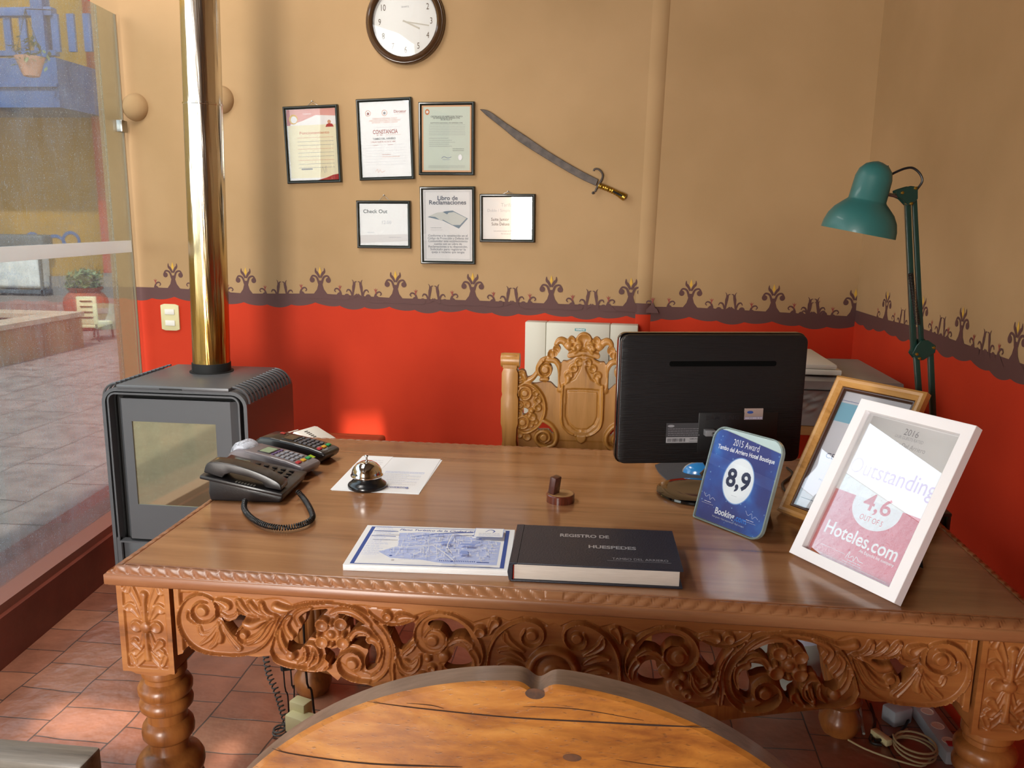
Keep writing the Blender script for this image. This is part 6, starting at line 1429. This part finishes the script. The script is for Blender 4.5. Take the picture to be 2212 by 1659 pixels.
mb = MB(); Si = awshape(.0028, .0028, AW-.0028, AH-.0028, .028)
mb.add([(p[0], p[1], -.0004) for p in S]+[(p[0], p[1], -.0004) for p in Si]+[(p[0], p[1], -.010) for p in S]+[(p[0], p[1], -.010) for p in Si], [f_ for i in range(nS) for j in [(i+1) % nS] for f_ in ((i, j, nS+j, nS+i), (2*nS+i, 3*nS+i, 3*nS+j, 2*nS+j), (i, 2*nS+i, 2*nS+j, j), (nS+i, nS+j, 3*nS+j, 3*nS+i))], EDGE, Ma); mb.build('edge', AWD, smooth=30)
# rear leg of the bent acrylic
mb = MB(); tp_ = B+u*AH*.55-n*.011; ft = B+bk*.085; ft[2] = DT+.001; mb.add([tp_+e*.03, tp_+e*(AW-.03), ft+e*(AW-.03), ft+e*.03], [(0, 1, 2, 3)], ACR); mb.build('rear_leg', AWD, smooth=0)
# the printed card
cm, nt, b = _mat('blue_galaxy_print'); L = nt.links.new; tc = N(nt, 'ShaderNodeTexCoord')
n1 = N(nt, 'ShaderNodeTexNoise'); n1.inputs['Scale'].default_value = 9; n1.inputs['Detail'].default_value = 6; L(tc.outputs['Object'], n1.inputs[0]); r_ = N(nt, 'ShaderNodeValToRGB'); ee = r_.color_ramp.elements; ee[0].position = .42; ee[0].color = lin('#343f86'); ee[1].position = .72; ee[1].color = lin('#4f9be0'); k = ee.new(.56); k.color = lin('#355fb0'); L(n1.outputs[0], r_.inputs[0])
n2 = N(nt, 'ShaderNodeTexVoronoi'); n2.inputs['Scale'].default_value = 70; L(tc.outputs['Object'], n2.inputs[0]); m2 = N(nt, 'ShaderNodeMapRange'); m2.inputs[1].default_value = .06; m2.inputs[2].default_value = .14; m2.inputs[3].default_value = .6; m2.inputs[4].default_value = 0; L(n2.outputs['Distance'], m2.inputs[0])
mx = N(nt, 'ShaderNodeMixRGB'); mx.inputs[2].default_value = lin('#9fd0f5'); L(m2.outputs[0], mx.inputs[0]); L(r_.outputs[0], mx.inputs[1]); L(mx.outputs[0], b.inputs['Base Color']); b.inputs['Roughness'].default_value = .5
mb = MB(); P = [p for p in awshape(.004, .004, AW-.004, AH-.004, .026)]
def ytop(x): return AH-.008-max(0, x-.045)*.135
P = [(p[0], min(p[1], ytop(p[0]))) for p in P]
mb.add([(p[0], p[1], -.004) for p in P], [tuple(range(len(P)))], cm, Ma); mb.add([(p[0], p[1], -.0048) for p in P], [tuple(range(len(P)-1, -1, -1))], PAPER, Ma)
mc_ = Ma @ Matrix.Translation((0, 0, -.0039)); mid = AW*.5
mb.text('2015 Award', mid-.002, AH*.865, .0205, WPRINT, mc_, -.005, width=.068); mb.text('Tambo del Arriero Hotel Boutique', mid+.001, AH*.785, .0135, WPRINT, mc_, .02, width=.150)
mb.disc(mid, AH*.50, .0405, mat('circle_outline_print', '#7fa6d8', .5), mc_, ry=.0505, n=48); mb.disc(mid, AH*.50, .0385, WPRINT, mc_, ry=.0485, n=48)
mb.text('8,9', mid, AH*.505, .054, mat('navy_print', '#1d2b50', .5), mc_, .03, width=.062); mb.lines(mid-.008, mid+.008, AH*.345, .0015, LINK, mc_)
mb.text('Booking', mid-.013, AH*.145, .0195, WPRINT, mc_, .02, width=.052); mb.text('.com', mid+.030, AH*.143, .0195, mat('azure_print', '#1f7fe0', .5), mc_, .02, width=.030); mb.text('Real guests \u2022 Real experiences \u2022 Real reviews', mid, AH*.085, .0055, LINK, mc_, width=.085)
for x_, y_ in ((.028, .24), (AW-.038, .20)):
    mb.stroke([(x_-.016, AH*y_+.010), (x_-.008, AH*y_+.002), (x_, AH*y_+.008), (x_+.004, AH*y_-.002), (x_+.010, AH*y_+.004), (x_+.018, AH*y_)], .0006, WPRINT, mc_); mb.lines(x_-.010, x_+.010, AH*(y_-.035), .0018, WPRINT, mc_); mb.lines(x_-.016, x_+.016, AH*(y_-.055), .0013, LINK, mc_)
mb.build('card', AWD, smooth=0)
mb = MB(); P = awshape(.0035, .0035, AW-.0035, AH-.0035, .027); mb.add([(p[0], p[1], -.0062) for p in P], [tuple(range(len(P)))], mat('acrylic_light_tint', '#cfdedd', .5), Ma); mb.add([(p[0], p[1], -.0070) for p in P], [tuple(range(len(P)-1, -1, -1))], mat('acrylic_light_tint', '#cfdedd', .5), Ma); mb.build('acrylic_light_sheet', AWD, smooth=0)  # pale sheet added to paint the light caught in the acrylic bend

def stand_frame(name, label, bl, ang, tilt, w_, h_, bw, d, fm_, draw, base='#fafafb', inner=None, flat=False):
    B, e, u, n, bk = lean(bl, ang, tilt); o = B+e*w_/2+u*h_/2; o = o+np.array([0, 0, d*math.sin(tilt)*0+.0006]); M = M4(o-n*d, e, u, n)
    # lowest rear edge must sit on the desk: rear-bottom is lower than front-bottom by d*sin(tilt)
    M = Matrix.Translation((0, 0, d*math.sin(tilt)))@M
    t = thing(name, label, 'photo frame', M); frame_bars(t, w_, h_, bw, d, fm_, M, 0, flat=flat)
    pw, ph_ = w_/2-bw, h_/2-bw
    if inner:
        M2 = M @ Matrix.Translation((0, 0, 0)); frame_bars(t, w_-2*bw, h_-2*bw, .008, d*.45, inner, M, 0, 'inner_lip'); pw -= .007; ph_ -= .007
    mb = MB(); mb.box((-w_/2+.004, -h_/2+.004, -.003), (w_/2-.004, h_/2-.004, .0), BACKB, M); mb.build('backing', t, smooth=0)
    mb = MB(); mb.box((-pw-.003, -ph_-.003, 0.0002), (pw+.003, ph_+.003, .0012), mat('print_paper', base, .7), M); draw(mb, M @ Matrix.Translation((0, 0, .0013)), pw, ph_); mb.build('print', t, smooth=0)
    mb = MB(); mb.box((-pw-.002, -ph_-.002, d*.3), (pw+.002, ph_+.002, d*.3+.0012), PANE, M); mb.build('glass', t, smooth=0)
    tp_ = M @ Vector((0, h_*.22, -.003)); ft = Vector(B)+Vector(e)*w_/2+Vector(bk)*(h_*.72*math.sin(tilt)+.075); ft.z = DT+.002
    mb = MB(); ex = Vector(e); dd_ = Vector(bk)*.003
    V_ = [tp_-ex*.022, tp_+ex*.022, ft+ex*.03, ft-ex*.03]; mb.add(V_+[v+dd_ for v in V_], [(0, 1, 2, 3), (7, 6, 5, 4), (0, 4, 5, 1), (1, 5, 6, 2), (2, 6, 7, 3), (3, 7, 4, 0)], mat('easel_board', '#2c2522', .8)); mb.build('easel_back', t, smooth=0)
    return t
REDP = mat('coral_red_print', '#d8323f', .6); GRYP = mat('pale_grey_print', '#dcdce2', .7)
def dhot(mb, M, w, h):
    yr = -h*.10
    mb.rect(-w, -h, w, yr, REDP, M)
    P = [(-w*.52, yr+.0004), (w*.52, yr+.0004)]+[(w*.52*math.cos(t), yr-h*.06-(h*.30)*math.sin(t)) for t in np.linspace(0, PI, 25)]
    mb.poly(P, mat('bowl_white_print', '#eeeef2', .7), M)
    lil = mat('lilac_letters', '#c3a6d2', .6)
    mb.text('2016', 0, h*.88, .0185, mat('soft_grey_letters', '#8b8a92', .6), M, -.012, width=w*.30); mb.text('OUR GUESTS RATED', 0, h*.80, .0085, LINK, M, width=w*.60); mb.text('Tambo Del Arriero', 0, h*.70, .0135, mat('fair_grey_letters', '#b9b9bf', .6), M, -.008, width=w*.82)
    mb.text('Outstanding', 0, h*.27, .046, lil, M, .0, width=w*1.86)
    mb.text('4,6', 0, -h*.13, .046, REDP, M, .01, width=w*.60); mb.text('OUT OF 5', 0, -h*.335, .015, REDP, M, width=w*.50)
    mb.text('Hoteles.com', -w*.03, -h*.62, .037, WPRINT, M, .014, width=w*1.62); mb.text('\u2122', w*.90, -h*.55, .008, WPRINT, M); mb.text('An Expedia Inc company', w*.42, -h*.745, .0085, WPRINT, M, width=w*.75)
    mb.stroke([(-w*.16, -h*.90), (-w*.12, -h*.80), (-w*.10, -h*.88), (-w*.02, -h*.84), (w*.02, -h*.90), (w*.05, -h*.83), (w*.12, -h*.87), (w*.22, -h*.87)], .0009, WPRINT, M)
    mb.rect(-w*.80, -h*.86, -w*.2, -h*.857, GRYP, M); mb.lines(-w*.1, w*.18, -h*.91, .0018, GRYP, M); mb.lines(-w*.2, w*.22, -h*.94, .0015, GRYP, M); mb.rect(-w*.8, -h*.97, w*.8, -h*.968, GRYP, M)
WF = mat('white_frame_lacquer', '#f4f2f6', .45)
stand_frame('white_photo_frame', 'white standing frame holding a red and white Outstanding 4,6 rating', (1703, 1203), math.radians(-57.4), math.radians(28.5), .2438, .336, .0215, .020, WF, dhot, flat=True)
def dcert(mb, M, w, h):
    cy = mat('sky_blue_print', '#8fcbe4', .6); nv = mat('navy_letters', '#3e4a6a', .6)
    mb.rect(-w, h*.48, w, h*.80, cy, M); mb.rect(-w, h*.835, w, h*.842, BINK, M)
    mb.disc(w*.05, h*.52, w*.50, BINK, M, n=48); mb.disc(w*.05, h*.52, w*.49, WPRINT, M, n=48)
    mb.text('CERTIFICADO', 0, -h*.10, .018, nv, M, .0, width=w*1.5); mb.text('tripadvisor', -w*.02, h*.06, .018, mat('bright_blue_letters', '#2f8fd8', .6), M, .02, width=w*.9)
    mb.rect(-w*.8, -h*.22, w*.8, -h*.2165, LINK, M); mb.text('Tambo del Arriero', 0, -h*.33, .012, nv, M, width=w*.9); mb.rect(-w*.8, -h*.40, w*.8, -h*.397, LINK, M); mb.text('Hotel Boutique Cusco Peru', 0, -h*.50, .008, GINK, M, width=w*1.3)
    mb.rect(-w*.93, -h*.86, w*.93, -h*.852, nv, M); mb.disc(w*.05, -h*.66, w*.12, mat('teal_seal_print', '#4aa39a', .6), M)
PWF = wood('honey_frame_wood', '#9a6a32', '#c08a48', '#d3a263', 'X', 2.5, .35, .3, .08); DLIP = mat('dark_frame_lip', '#4a2a1a', .35, coat=.3)
stand_frame('wooden_photo_frame', 'honey wood standing frame with a blue banded certificate, behind the white frame', (1675, 1110), math.radians(-52), math.radians(30), .22, .34, .021, .020, PWF, dcert, '#ececf4', DLIP)

# ---------------------------------------------------------------- desk lamp clamped to the right edge
YL = 1.88
def l(px, py, dy=0.0): q = ony(px, py, YL); return Vector((float(q[0]), YL+dy, float(q[2])))
LM = thing('desk_lamp', 'green swing-arm desk lamp clamped to the right edge of the desk', 'lamp', (float(onx(2030, 1120, DX1+.01)[0]), YL, DT))
ctop = l(1893, 352); cbot = l(1850, 505); ax = (ctop-cbot).normalized(); 
# shade axis tilts: opening edge from (1774,490) to (1931,520)
a_, b_3 = l(1776, 487), l(1931, 517); cen = (a_+b_3)/2; xd = (b_3-a_).normalized(); vd = (cen-Vector(C0)).normalized(); zd = xd.cross(vd).normalized(); zd = -zd if zd.z < 0 else zd; yd_ = zd.cross(xd); Rl = (b_3-a_).length/2
Ms = M4(cen, xd, yd_, zd); hh = (l(1893, 348)-cen).length
neck = (l(1927, 400)-l(1847, 388)).length/2; zn = Rl*.80
prof = [(Rl-.003, 0), (Rl, -.001), (Rl, .002), (Rl*.985, Rl*.18), (Rl*.92, Rl*.40), (Rl*.80, Rl*.60), (Rl*.64, Rl*.76), (neck+.002, Rl*.86), (neck, Rl*.90), (neck*.97, hh-neck*.9), (neck*.86, hh-neck*.5), (neck*.6, hh-neck*.2), (neck*.25, hh-.002), (.0005, hh)]
mb = MB(); K = len(prof); n_ = 56; vs = []; fs = []
inner = [(r_*.975, z_) for r_, z_ in prof[2:8]][::-1]
P_ = prof[::-1]; mb.lathe(P_, TEAL, Ms, n_) if False else None
def opensurf(mb, prof, m, M, n):
    vs = []; fs = []
    for r_, z_ in prof:
        for i in range(n): t = 2*PI*i/n; vs.append((r_*math.cos(t), r_*math.sin(t), z_))
    for k in range(len(prof)-1):
        for i in range(n): j = (i+1) % n; fs.append((k*n+i, k*n+j, (k+1)*n+j, (k+1)*n+i))
    mb.add(vs, fs, m, M)
opensurf(mb, prof, TEAL, Ms, n_); opensurf(mb, [(Rl-.003, 0), (Rl*.965, Rl*.18), (Rl*.90, Rl*.40), (Rl*.78, Rl*.58), (Rl*.6, Rl*.72), (.001, Rl*.74)][::-1], WHITEPL, Ms, n_)
mb.build('lamp_shade', LM, smooth=50)
for dx in (-.012, .004, .018):
    mb = MB(); p = Ms @ Vector((dx, -.012, hh-.004+(-.003 if abs(dx) > .01 else 0))); mb.lathe([(.0014, -.001), (.0014, .0012)], BLACK, M4(p), 8); mb.build('vent_hole', LM)
mb = MB(); mb.tube([l(1905, 417), l(1940, 424)], .004, STEEL); mb.build('shade_pin', LM)
def plate(pts, name, dy, th=.004):
    mb = MB(); P = [l(*p) for p in pts]; mb.prism([(p.x, p.z) for p in P], -(YL+dy)-th/2, -(YL+dy)+th/2, DKGREEN, M4((0, 0, 0), (1, 0, 0), (0, 0, 1), (0, -1, 0)), .001, 1); mb.build(name, LM)
for dy in (-.012, .012):
    plate([(1932, 412), (1942, 408), (1962, 402), (1978, 404), (1978, 430), (1972, 436), (1958, 445), (1944, 430), (1934, 426)], 'head_bracket', dy)
    plate([(1975, 745), (1986, 733), (2000, 733), (2017, 745), (2015, 760), (1990, 776), (1976, 776), (1966, 763)], 'elbow_bracket', dy)
for px, py in ((1944, 417), (1972, 407), (1963, 440), (1975, 763), (1981, 772), (2011, 749)):
    q = l(px, py); mb = MB(); mb.lathe([(.0001, .0175), (.003, .017), (.0035, .0145), (.0035, -.0145)][::-1], BRASS, M4(q, (1, 0, 0), (0, 0, 1), (0, -1, 0)), 12); mb.build('rivet', LM)
def arm(p, q, name, w=.0115, dy=0):
    a, b = l(*p, dy), l(*q, dy); d = (b-a); Ld = d.length; d.normalize(); s = Vector((0, 1, 0)).cross(d)
    mb = MB(); mb.box((-w/2, -w/2, 0), (w/2, w/2, Ld), DKGREEN, M4(a, s, (0, 1, 0), d), .0015); mb.build(name, LM)
arm((1960, 442), (1974, 765), 'upper_arm'); arm((1974, 420), (1990, 745), 'upper_arm', .010)
arm((1979, 770), (1997, 1010), 'lower_arm'); arm((2009, 752), (2022, 1050), 'lower_arm')
# springs
SPR = mat('dark_spring', '#2a2320', .4, .5)
mb_path = [l(1963, 590, -.011), l(1978, 700, -.011)]
coil([mb_path[0], (mb_path[0]+mb_path[1])/2, mb_path[1]], .0045, .0011, 34, SPR, 'spring', LM)
mb = MB(); cb = l(2022, 1055); cl_ = l(1997, 1010)
mb.box((DX1-.02, YL-.022, DT+.0035), (DX1+.022, YL+.022, DT+.012), DKGREEN, None, .002); mb.box((DX1+.012, YL-.02, DT-.06), (DX1+.022, YL+.02, DT+.005), DKGREEN, None, .002); mb.box((DX1-.03, YL-.02, DT-.062), (DX1+.022, YL+.02, DT-.054), DKGREEN, None, .002)
mb.tube([(DX1-.012, YL, DT-.08), (DX1-.012, YL, DT-.0375)], .004, STEEL); mb.build('clamp', LM)
mb = MB(); mb.tube([(DX1+.002, YL, DT+.010), (DX1+.002, YL, DT+.05)], .007, DKGREEN); P = [(DX1-.006, DT+.03), (DX1+.016, DT+.03), (cb.x+.008, cb.z+.01), (cl_.x-.006, cl_.z+.006), (cl_.x-.006, cl_.z-.01)]
mb.prism([(DX1-.010, DT+.035), (DX1+.014, DT+.035), (max(cb.x, cl_.x)+.008, cb.z+.012), (cl_.x-.008, cl_.z+.006)], -(YL)-.008, -(YL)+.008, DKGREEN, M4((0, 0, 0), (1, 0, 0), (0, 0, 1), (0, -1, 0)), .002, 1); mb.build('base_bracket', LM)
mb = MB(); mb.tube([l(1920, 380), l(1935, 372), l(1955, 364), l(1972, 363), l(1987, 375), l(1992, 392), l(1980, 410)], .0025, BLACK, smooth=5); mb.build('power_cord', LM)

# ---------------------------------------------------------------- covered printer on its table
ta = float(ony(1700, 925, 2.52)[2])
TB = thing('printer_table', 'light wooden table in the corner under the covered printer', 'table', (.72, 2.8, 0)); TWD = wood('table_light_wood', '#8a5a30', '#b5814c', '#c99a66', 'X', 1.3, .4, .2, .1)
tx0, tx1, ty0, ty1 = .42, .985, 2.56, 3.28
mb = MB(); mb.box((tx0, ty0, ta-.03), (tx1, ty1, ta), TWD, None, .003); mb.build('tabletop', TB)
for x in (tx0+.03, tx1-.07):
    for y in (ty0+.10, ty1-.07): mb = MB(); mb.box((x, y, 0), (x+.04, y+.04, ta-.03), TWD, None, .003); mb.build('leg', TB)
zc_ = float(ony(1950, 831, 2.56)[2]); xr_ = float(ony(1950, 831, 2.56)[0])
CL = mat('grey_nylon_cover', '#96908c', .36, col2='#827d7a', scale=5, coat=.1, spec=.6)
bm = bmesh.new(); nX, nY, nZ = 40, 30, 18; px0, px1, py0, py1 = tx0+.05, xr_, 2.56, 3.02
def wr(x, y, z, amt): return amt*(math.sin(x*31+z*17)*.5+math.sin(x*67-z*41+y*23)*.35+math.sin(y*53+z*29)*.4)
vs = []; fs = []; grid = {}
def cloth(nu, nv, fn):
    base = len(vs)
    for i in range(nu+1):
        for j in range(nv+1): vs.append(fn(i/nu, j/nv))
    for i in range(nu):
        for j in range(nv): k = base+i*(nv+1)+j; fs.append((k, k+nv+1, k+nv+2, k+1))
hgt = zc_-ta
cloth(50, 26, lambda a, b: (px0+(px1-px0)*a+.003*math.sin(b*9), py0-.004+wr(a, 0, b, .014)*math.sin(PI*min(1, (1-b)*1.2))*(1-b*.9), ta+.002+hgt*b))
cloth(36, 26, lambda a, b: (px1+.001+wr(0, a, b, .008)*math.sin(PI*(1-b)*.9)*(1-b), py0+(py1-py0)*a, ta+.002+hgt*b))
cloth(36, 26, lambda a, b: (px0-.001-wr(0, a, b, .012)*(1-b), py1-(py1-py0)*a, ta+.002+hgt*b))
cloth(50, 26, lambda a, b: (px1-(px1-px0)*a, py1+wr(a, 0, b, .012)*(1-b), ta+.002+hgt*b))
cloth(50, 36, lambda a, b: (px0+(px1-px0)*a, py0+(py1-py0)*b, zc_+.002+.004*math.sin(a*9)*math.sin(b*PI)*math.sin(a*PI)))
PR = thing('covered_printer', 'printer hidden under a wrinkled grey nylon dust cover', 'printer', ((px0+px1)/2, 2.8, ta))
mb = MB(); mb.add(vs, fs, CL); mb.build('dust_cover', PR, smooth=60)
mb = MB(); PIPE = mat('cover_piping', '#2c2a2a', .6); zp_ = zc_-.022
mb.tube([(px0, py0-.007, zp_), ((px0+px1)/2, py0-.008, zp_-.002), (px1+.003, py0-.005, zp_+.002), (px1+.004, py1, zp_+.002)], .002, PIPE, smooth=3); mb.build('piping', PR)
xt = float(ony(1817, 788, 2.66)[0]); TR = MB(); TR.box((px0+.04, 2.64, zc_+.0065), (xt, 3.0, zc_+.024), WHITEPL, None, .005); TR.box((px0+.045, 2.645, zc_+.0245), (xt-.012, 3.0, zc_+.040), WHITEPL, None, .006)
tr = thing('document_tray', 'flat white plastic tray lying on top of the covered printer', 'tray', ((px0+xt)/2, 2.82, zc_+.0065)); 
mb = MB(); mb.box((px0+.04, 2.64, zc_+.0065), (xt, 2.99, zc_+.024), WHITEPL, None, .005); mb.build('base', tr); mb = MB(); mb.box((px0+.045, 2.645, zc_+.0243), (xt-.014, 2.985, zc_+.040), WHITEPL, None, .006); mb.build('lid', tr)

# side table and white device behind the left rear corner
SDT = thing('side_table', 'small dark brown side table just behind the left rear corner of the desk', 'table', (-.86, 2.49, 0)); z_ = .72
DW2 = wood('reddish_table_wood', '#4d2416', '#7a3f22', '#93532f', 'X', 1.4, .25, .5, .06)
mb = MB(); mb.box((-1.01, 2.37, z_-.03), (-.705, 2.605, z_), DW2, None, .012, 3); mb.build('tabletop', SDT)
for x in (-.99, -.76):
    for y in (2.39, 2.55): mb = MB(); mb.box((x, y, 0), (x+.035, y+.035, z_-.03), DW2, None, .003); mb.build('leg', SDT)
WD_ = thing('white_telephone', 'white telephone base with row of small vents, half hidden behind the desk corner', 'telephone', (-.95, 2.5, z_))
Mt = RZ(math.radians(-24), (-.975, 2.49, z_)) @ Matrix.Diagonal((.85, .85, .78, 1)); mb = MB(); mb.prism([(0, .0), (.15, 0), (.15, .018), (.06, .052), (.045, .052), (.02, .03), (0, .03)], -.06, .05, WHITEPL, Mt @ M4((0, 0, 0), (1, 0, 0), (0, 0, 1), (0, -1, 0)), .003); mb.build('body', WD_)
Mi_ = Mt @ Matrix.Translation((.060, 0, .052)) @ Matrix.Rotation(math.atan2(.034, .09), 4, 'Y')
for i in range(5): mb = MB(); mb.box((.008+.011*i, -.02, 0), (.013+.011*i, -.004, .0012), mat('vent_dark', '#57504a', .7), Mi_); mb.build('vent', WD_)
mb = MB(); mb.box((-.035, -.055, .034), (.012, .02, .038), WHITEPL, Mt @ Matrix.Rotation(-.35, 4, 'Y'), .001); mb.box((-.026, -.045, .0382), (.004, .010, .0388), DW2, Mt @ Matrix.Rotation(-.35, 4, 'Y')); mb.build('screen_frame', WD_)

# ---------------------------------------------------------------- under the desk
GC = mat('grey_cord', '#4a4744', .5)
hp = thing('hanging_coiled_cord', 'dark grey coiled phone cord hanging behind the carved front on the left', 'cable', (-.85, 2.0, 0))
t0 = ony(574, 1418, 1.99); t1 = ony(621, 1572, 1.99)
coil([np.array([t0[0]-.004, 1.99, .62]), np.array([t0[0], 1.99, t0[2]]), (t0+t1)/2, t1], .0075, .0022, 44, GC, 'coil', hp)
q = onz(606, 1582, .01); mb = MB(); pts = [(q[0]+.022*math.cos(a)*(1-.02*a), q[1]+.022*math.sin(a), .006+.0016*a) for a in np.linspace(0, 14, 60)]; mb.tube(pts, .0028, GC, n=6); mb.build('floor_loop', hp)
for i, (p, q, lab) in enumerate([((612, 1445), (625, 1560), 'thin black cable hanging from the dark plug under the desk'), ((628, 1448), (636, 1512), 'short thin cable running down to the cream adapter'), ((660, 1440), (679, 1540), 'thicker black cable hanging beside the rear desk leg')]):
    a, b = ony(*p, 2.02+.01*i), ony(*q, 2.02+.01*i); mb = MB(); mb.tube([(a[0], a[1], DT-.05), a, ((a[0]+b[0])/2+.004, a[1], (a[2]+b[2])/2), b, (b[0]+.01, b[1], max(b[2]-.04, .004))], .0022 if i < 2 else .0034, BLACK, n=6, smooth=4); solo(mb, 'hanging_cable', lab, 'cable')
q = ony(619, 1436, 2.03); mb = MB(); Mq = RZ(.4, (q[0], q[1]+.012, 0)); mb.box((-.022, -.010, q[2]-.022), (.022, .010, q[2]+.03), mat('dark_plug', '#33363a', .4), Mq, .006); solo(mb, 'dark_plug', 'dark grey plug hanging from a cable behind the carved front', 'plug')
for i, (p, s, lab) in enumerate([((650, 1528), (.026, .018, .022), 'smaller cream power adapter, upper of the pair on the left cables'), ((652, 1562), (.040, .022, .025), 'larger cream power adapter, lower of the pair on the left cables')]):
    q = ony(*p, 1.97-.03*i); Mq = RZ(-.35, (q[0], q[1], 0)); zc2 = max(q[2], s[2]+.001); mb = MB(); mb.box((-s[0]/1, -s[1], zc2-s[2]), (s[0], s[1], zc2+s[2]), CREAM, Mq @ Matrix.Rotation(0, 4, 'X'), .004); 
    if i == 0: mb.V = mb.V
    solo(mb, 'power_adapter', lab, 'power adapter')
bq = onz(1645, 1545, 0.0); BK = thing('waste_bin', 'round white waste bin with a pale plastic liner behind the right half of the desk', 'waste bin', (.60, 2.47, 0))
cbn = (.60, 2.47, 0); mb = MB(); BN_ = mat('bin_white', '#b9bdb4', .4)
opensurf(mb, [(.001, .0), (.10, 0), (.105, .01), (.13, .24), (.136, .245), (.136, .25), (.128, .25), (.12, .20), (.10, .02), (.001, .018)], BN_, M4(cbn), 40); mb.build('bin', BK, smooth=50)
LN = mat('plastic_liner', '#c9cde0', .3, bump=.8, bscale=25); mb = MB(); opensurf(mb, [(.138, .20), (.140, .248), (.134, .256), (.126, .25), (.115, .20), (.09, .12)], LN, M4(cbn), 40); mb.build('liner', BK, smooth=60)
ps0, ps1 = onz(1966, 1500, .02), onz(2066, 1640, .02); d = (ps1-ps0); d[2] = 0; Ld = float(np.linalg.norm(d)); d /= Ld; Mps = M4((ps0[0], ps0[1], 0), d, np.cross([0, 0, 1], d)); PSG = mat('strip_grey_white', '#aab4bd', .4)
if True:
    PS = thing('power_strip', 'pale grey power strip on the floor by the right wall', 'power strip', (float(ps0[0]), float(ps0[1]), 0)); mb = MB(); mb.box((0, -.028, .0), (Ld, .028, .04), PSG, Mps, .006); mb.build('body', PS)
    for k in range(4): mb = MB(); mb.lathe([(.018, .040), (.018, .0412), (.015, .0413), (.014, .0405)], WHITEPL, Mps @ Matrix.Translation((.05+.07*k, 0, 0)), 20); mb.build('socket', PS)
    mb = MB(); mb.box((Ld-.045, -.012, .040), (Ld-.025, .012, .045), mat('red_rocker', '#a3202a', .3), Mps, .002); mb.build('switch', PS)
q = onz(1938, 1538, .03); mb = MB(); mb.box((-.035, -.025, 0), (.035, .025, .05), PSG, RZ(.5, (q[0], q[1], 0)), .006); solo(mb, 'power_adapter', 'pale grey adapter block beside the power strip', 'power adapter')
q = onz(1904, 1588, .02); CB = thing('white_network_cable', 'cream network cable looped in a coil with its plug, under the desk at right', 'cable', (float(q[0])+.08, float(q[1]), 0))
mb = MB(); mb.box((-.011, -.03, .004), (.011, .03, .024), CREAM, RZ(.5, (q[0], q[1], 0)), .003); mb.build('plug', CB)
CC = mat('cream_cable', '#b3a77e', .5); cc = onz(1975, 1620, .02); Rc = float(onz(2017, 1620, .02)[0]-cc[0])

pts = [onz(1912, 1592, .012), onz(1935, 1590, .012), onz(1960, 1575, .014)]+[np.array([cc[0]+Rc*math.cos(a)*(1+.05*math.sin(a*.7)), cc[1]+Rc*1.05*math.sin(a), .012+.0035*(2.4-a) if False else .016+.0022*abs(a)]) for a in np.linspace(2.6, -16, 70)]
mb = MB(); mb.tube(pts, .0028, CC, n=6, smooth=1); mb.build('coil', CB)
pts = [onz(*p, .008) for p in [(1832, 1598), (1870, 1618), (1930, 1640), (1990, 1655), (2010, 1640)]]; mb = MB(); mb.tube(pts, .0028, CC, n=6, smooth=4); mb.build('tail', CB)
mb = MB(); pts = [onz(*p, .01) for p in [(1845, 1500), (1858, 1530), (1862, 1560), (1866, 1585)]]; mb.tube(pts, .004, mat('white_cable', '#9a9c94', .5), n=6, smooth=4); solo(mb, 'loose_cable', 'short white cable on the dark floor left of the cream coil', 'cable')
for k, P in enumerate([[(1880, 1520), (1890, 1560), (1880, 1600), (1905, 1610)], [(1975, 1500), (1960, 1560), (1930, 1590), (1890, 1600)]]):
    mb = MB(); mb.tube([onz(*p, .008+.006*k) for p in P], .004, BLACK, n=6, smooth=5); solo(mb, 'loose_cable', ['black cable curling behind the cream plug on the floor', 'black cable crossing in front of the pale adapter on the floor'][k], 'cable')
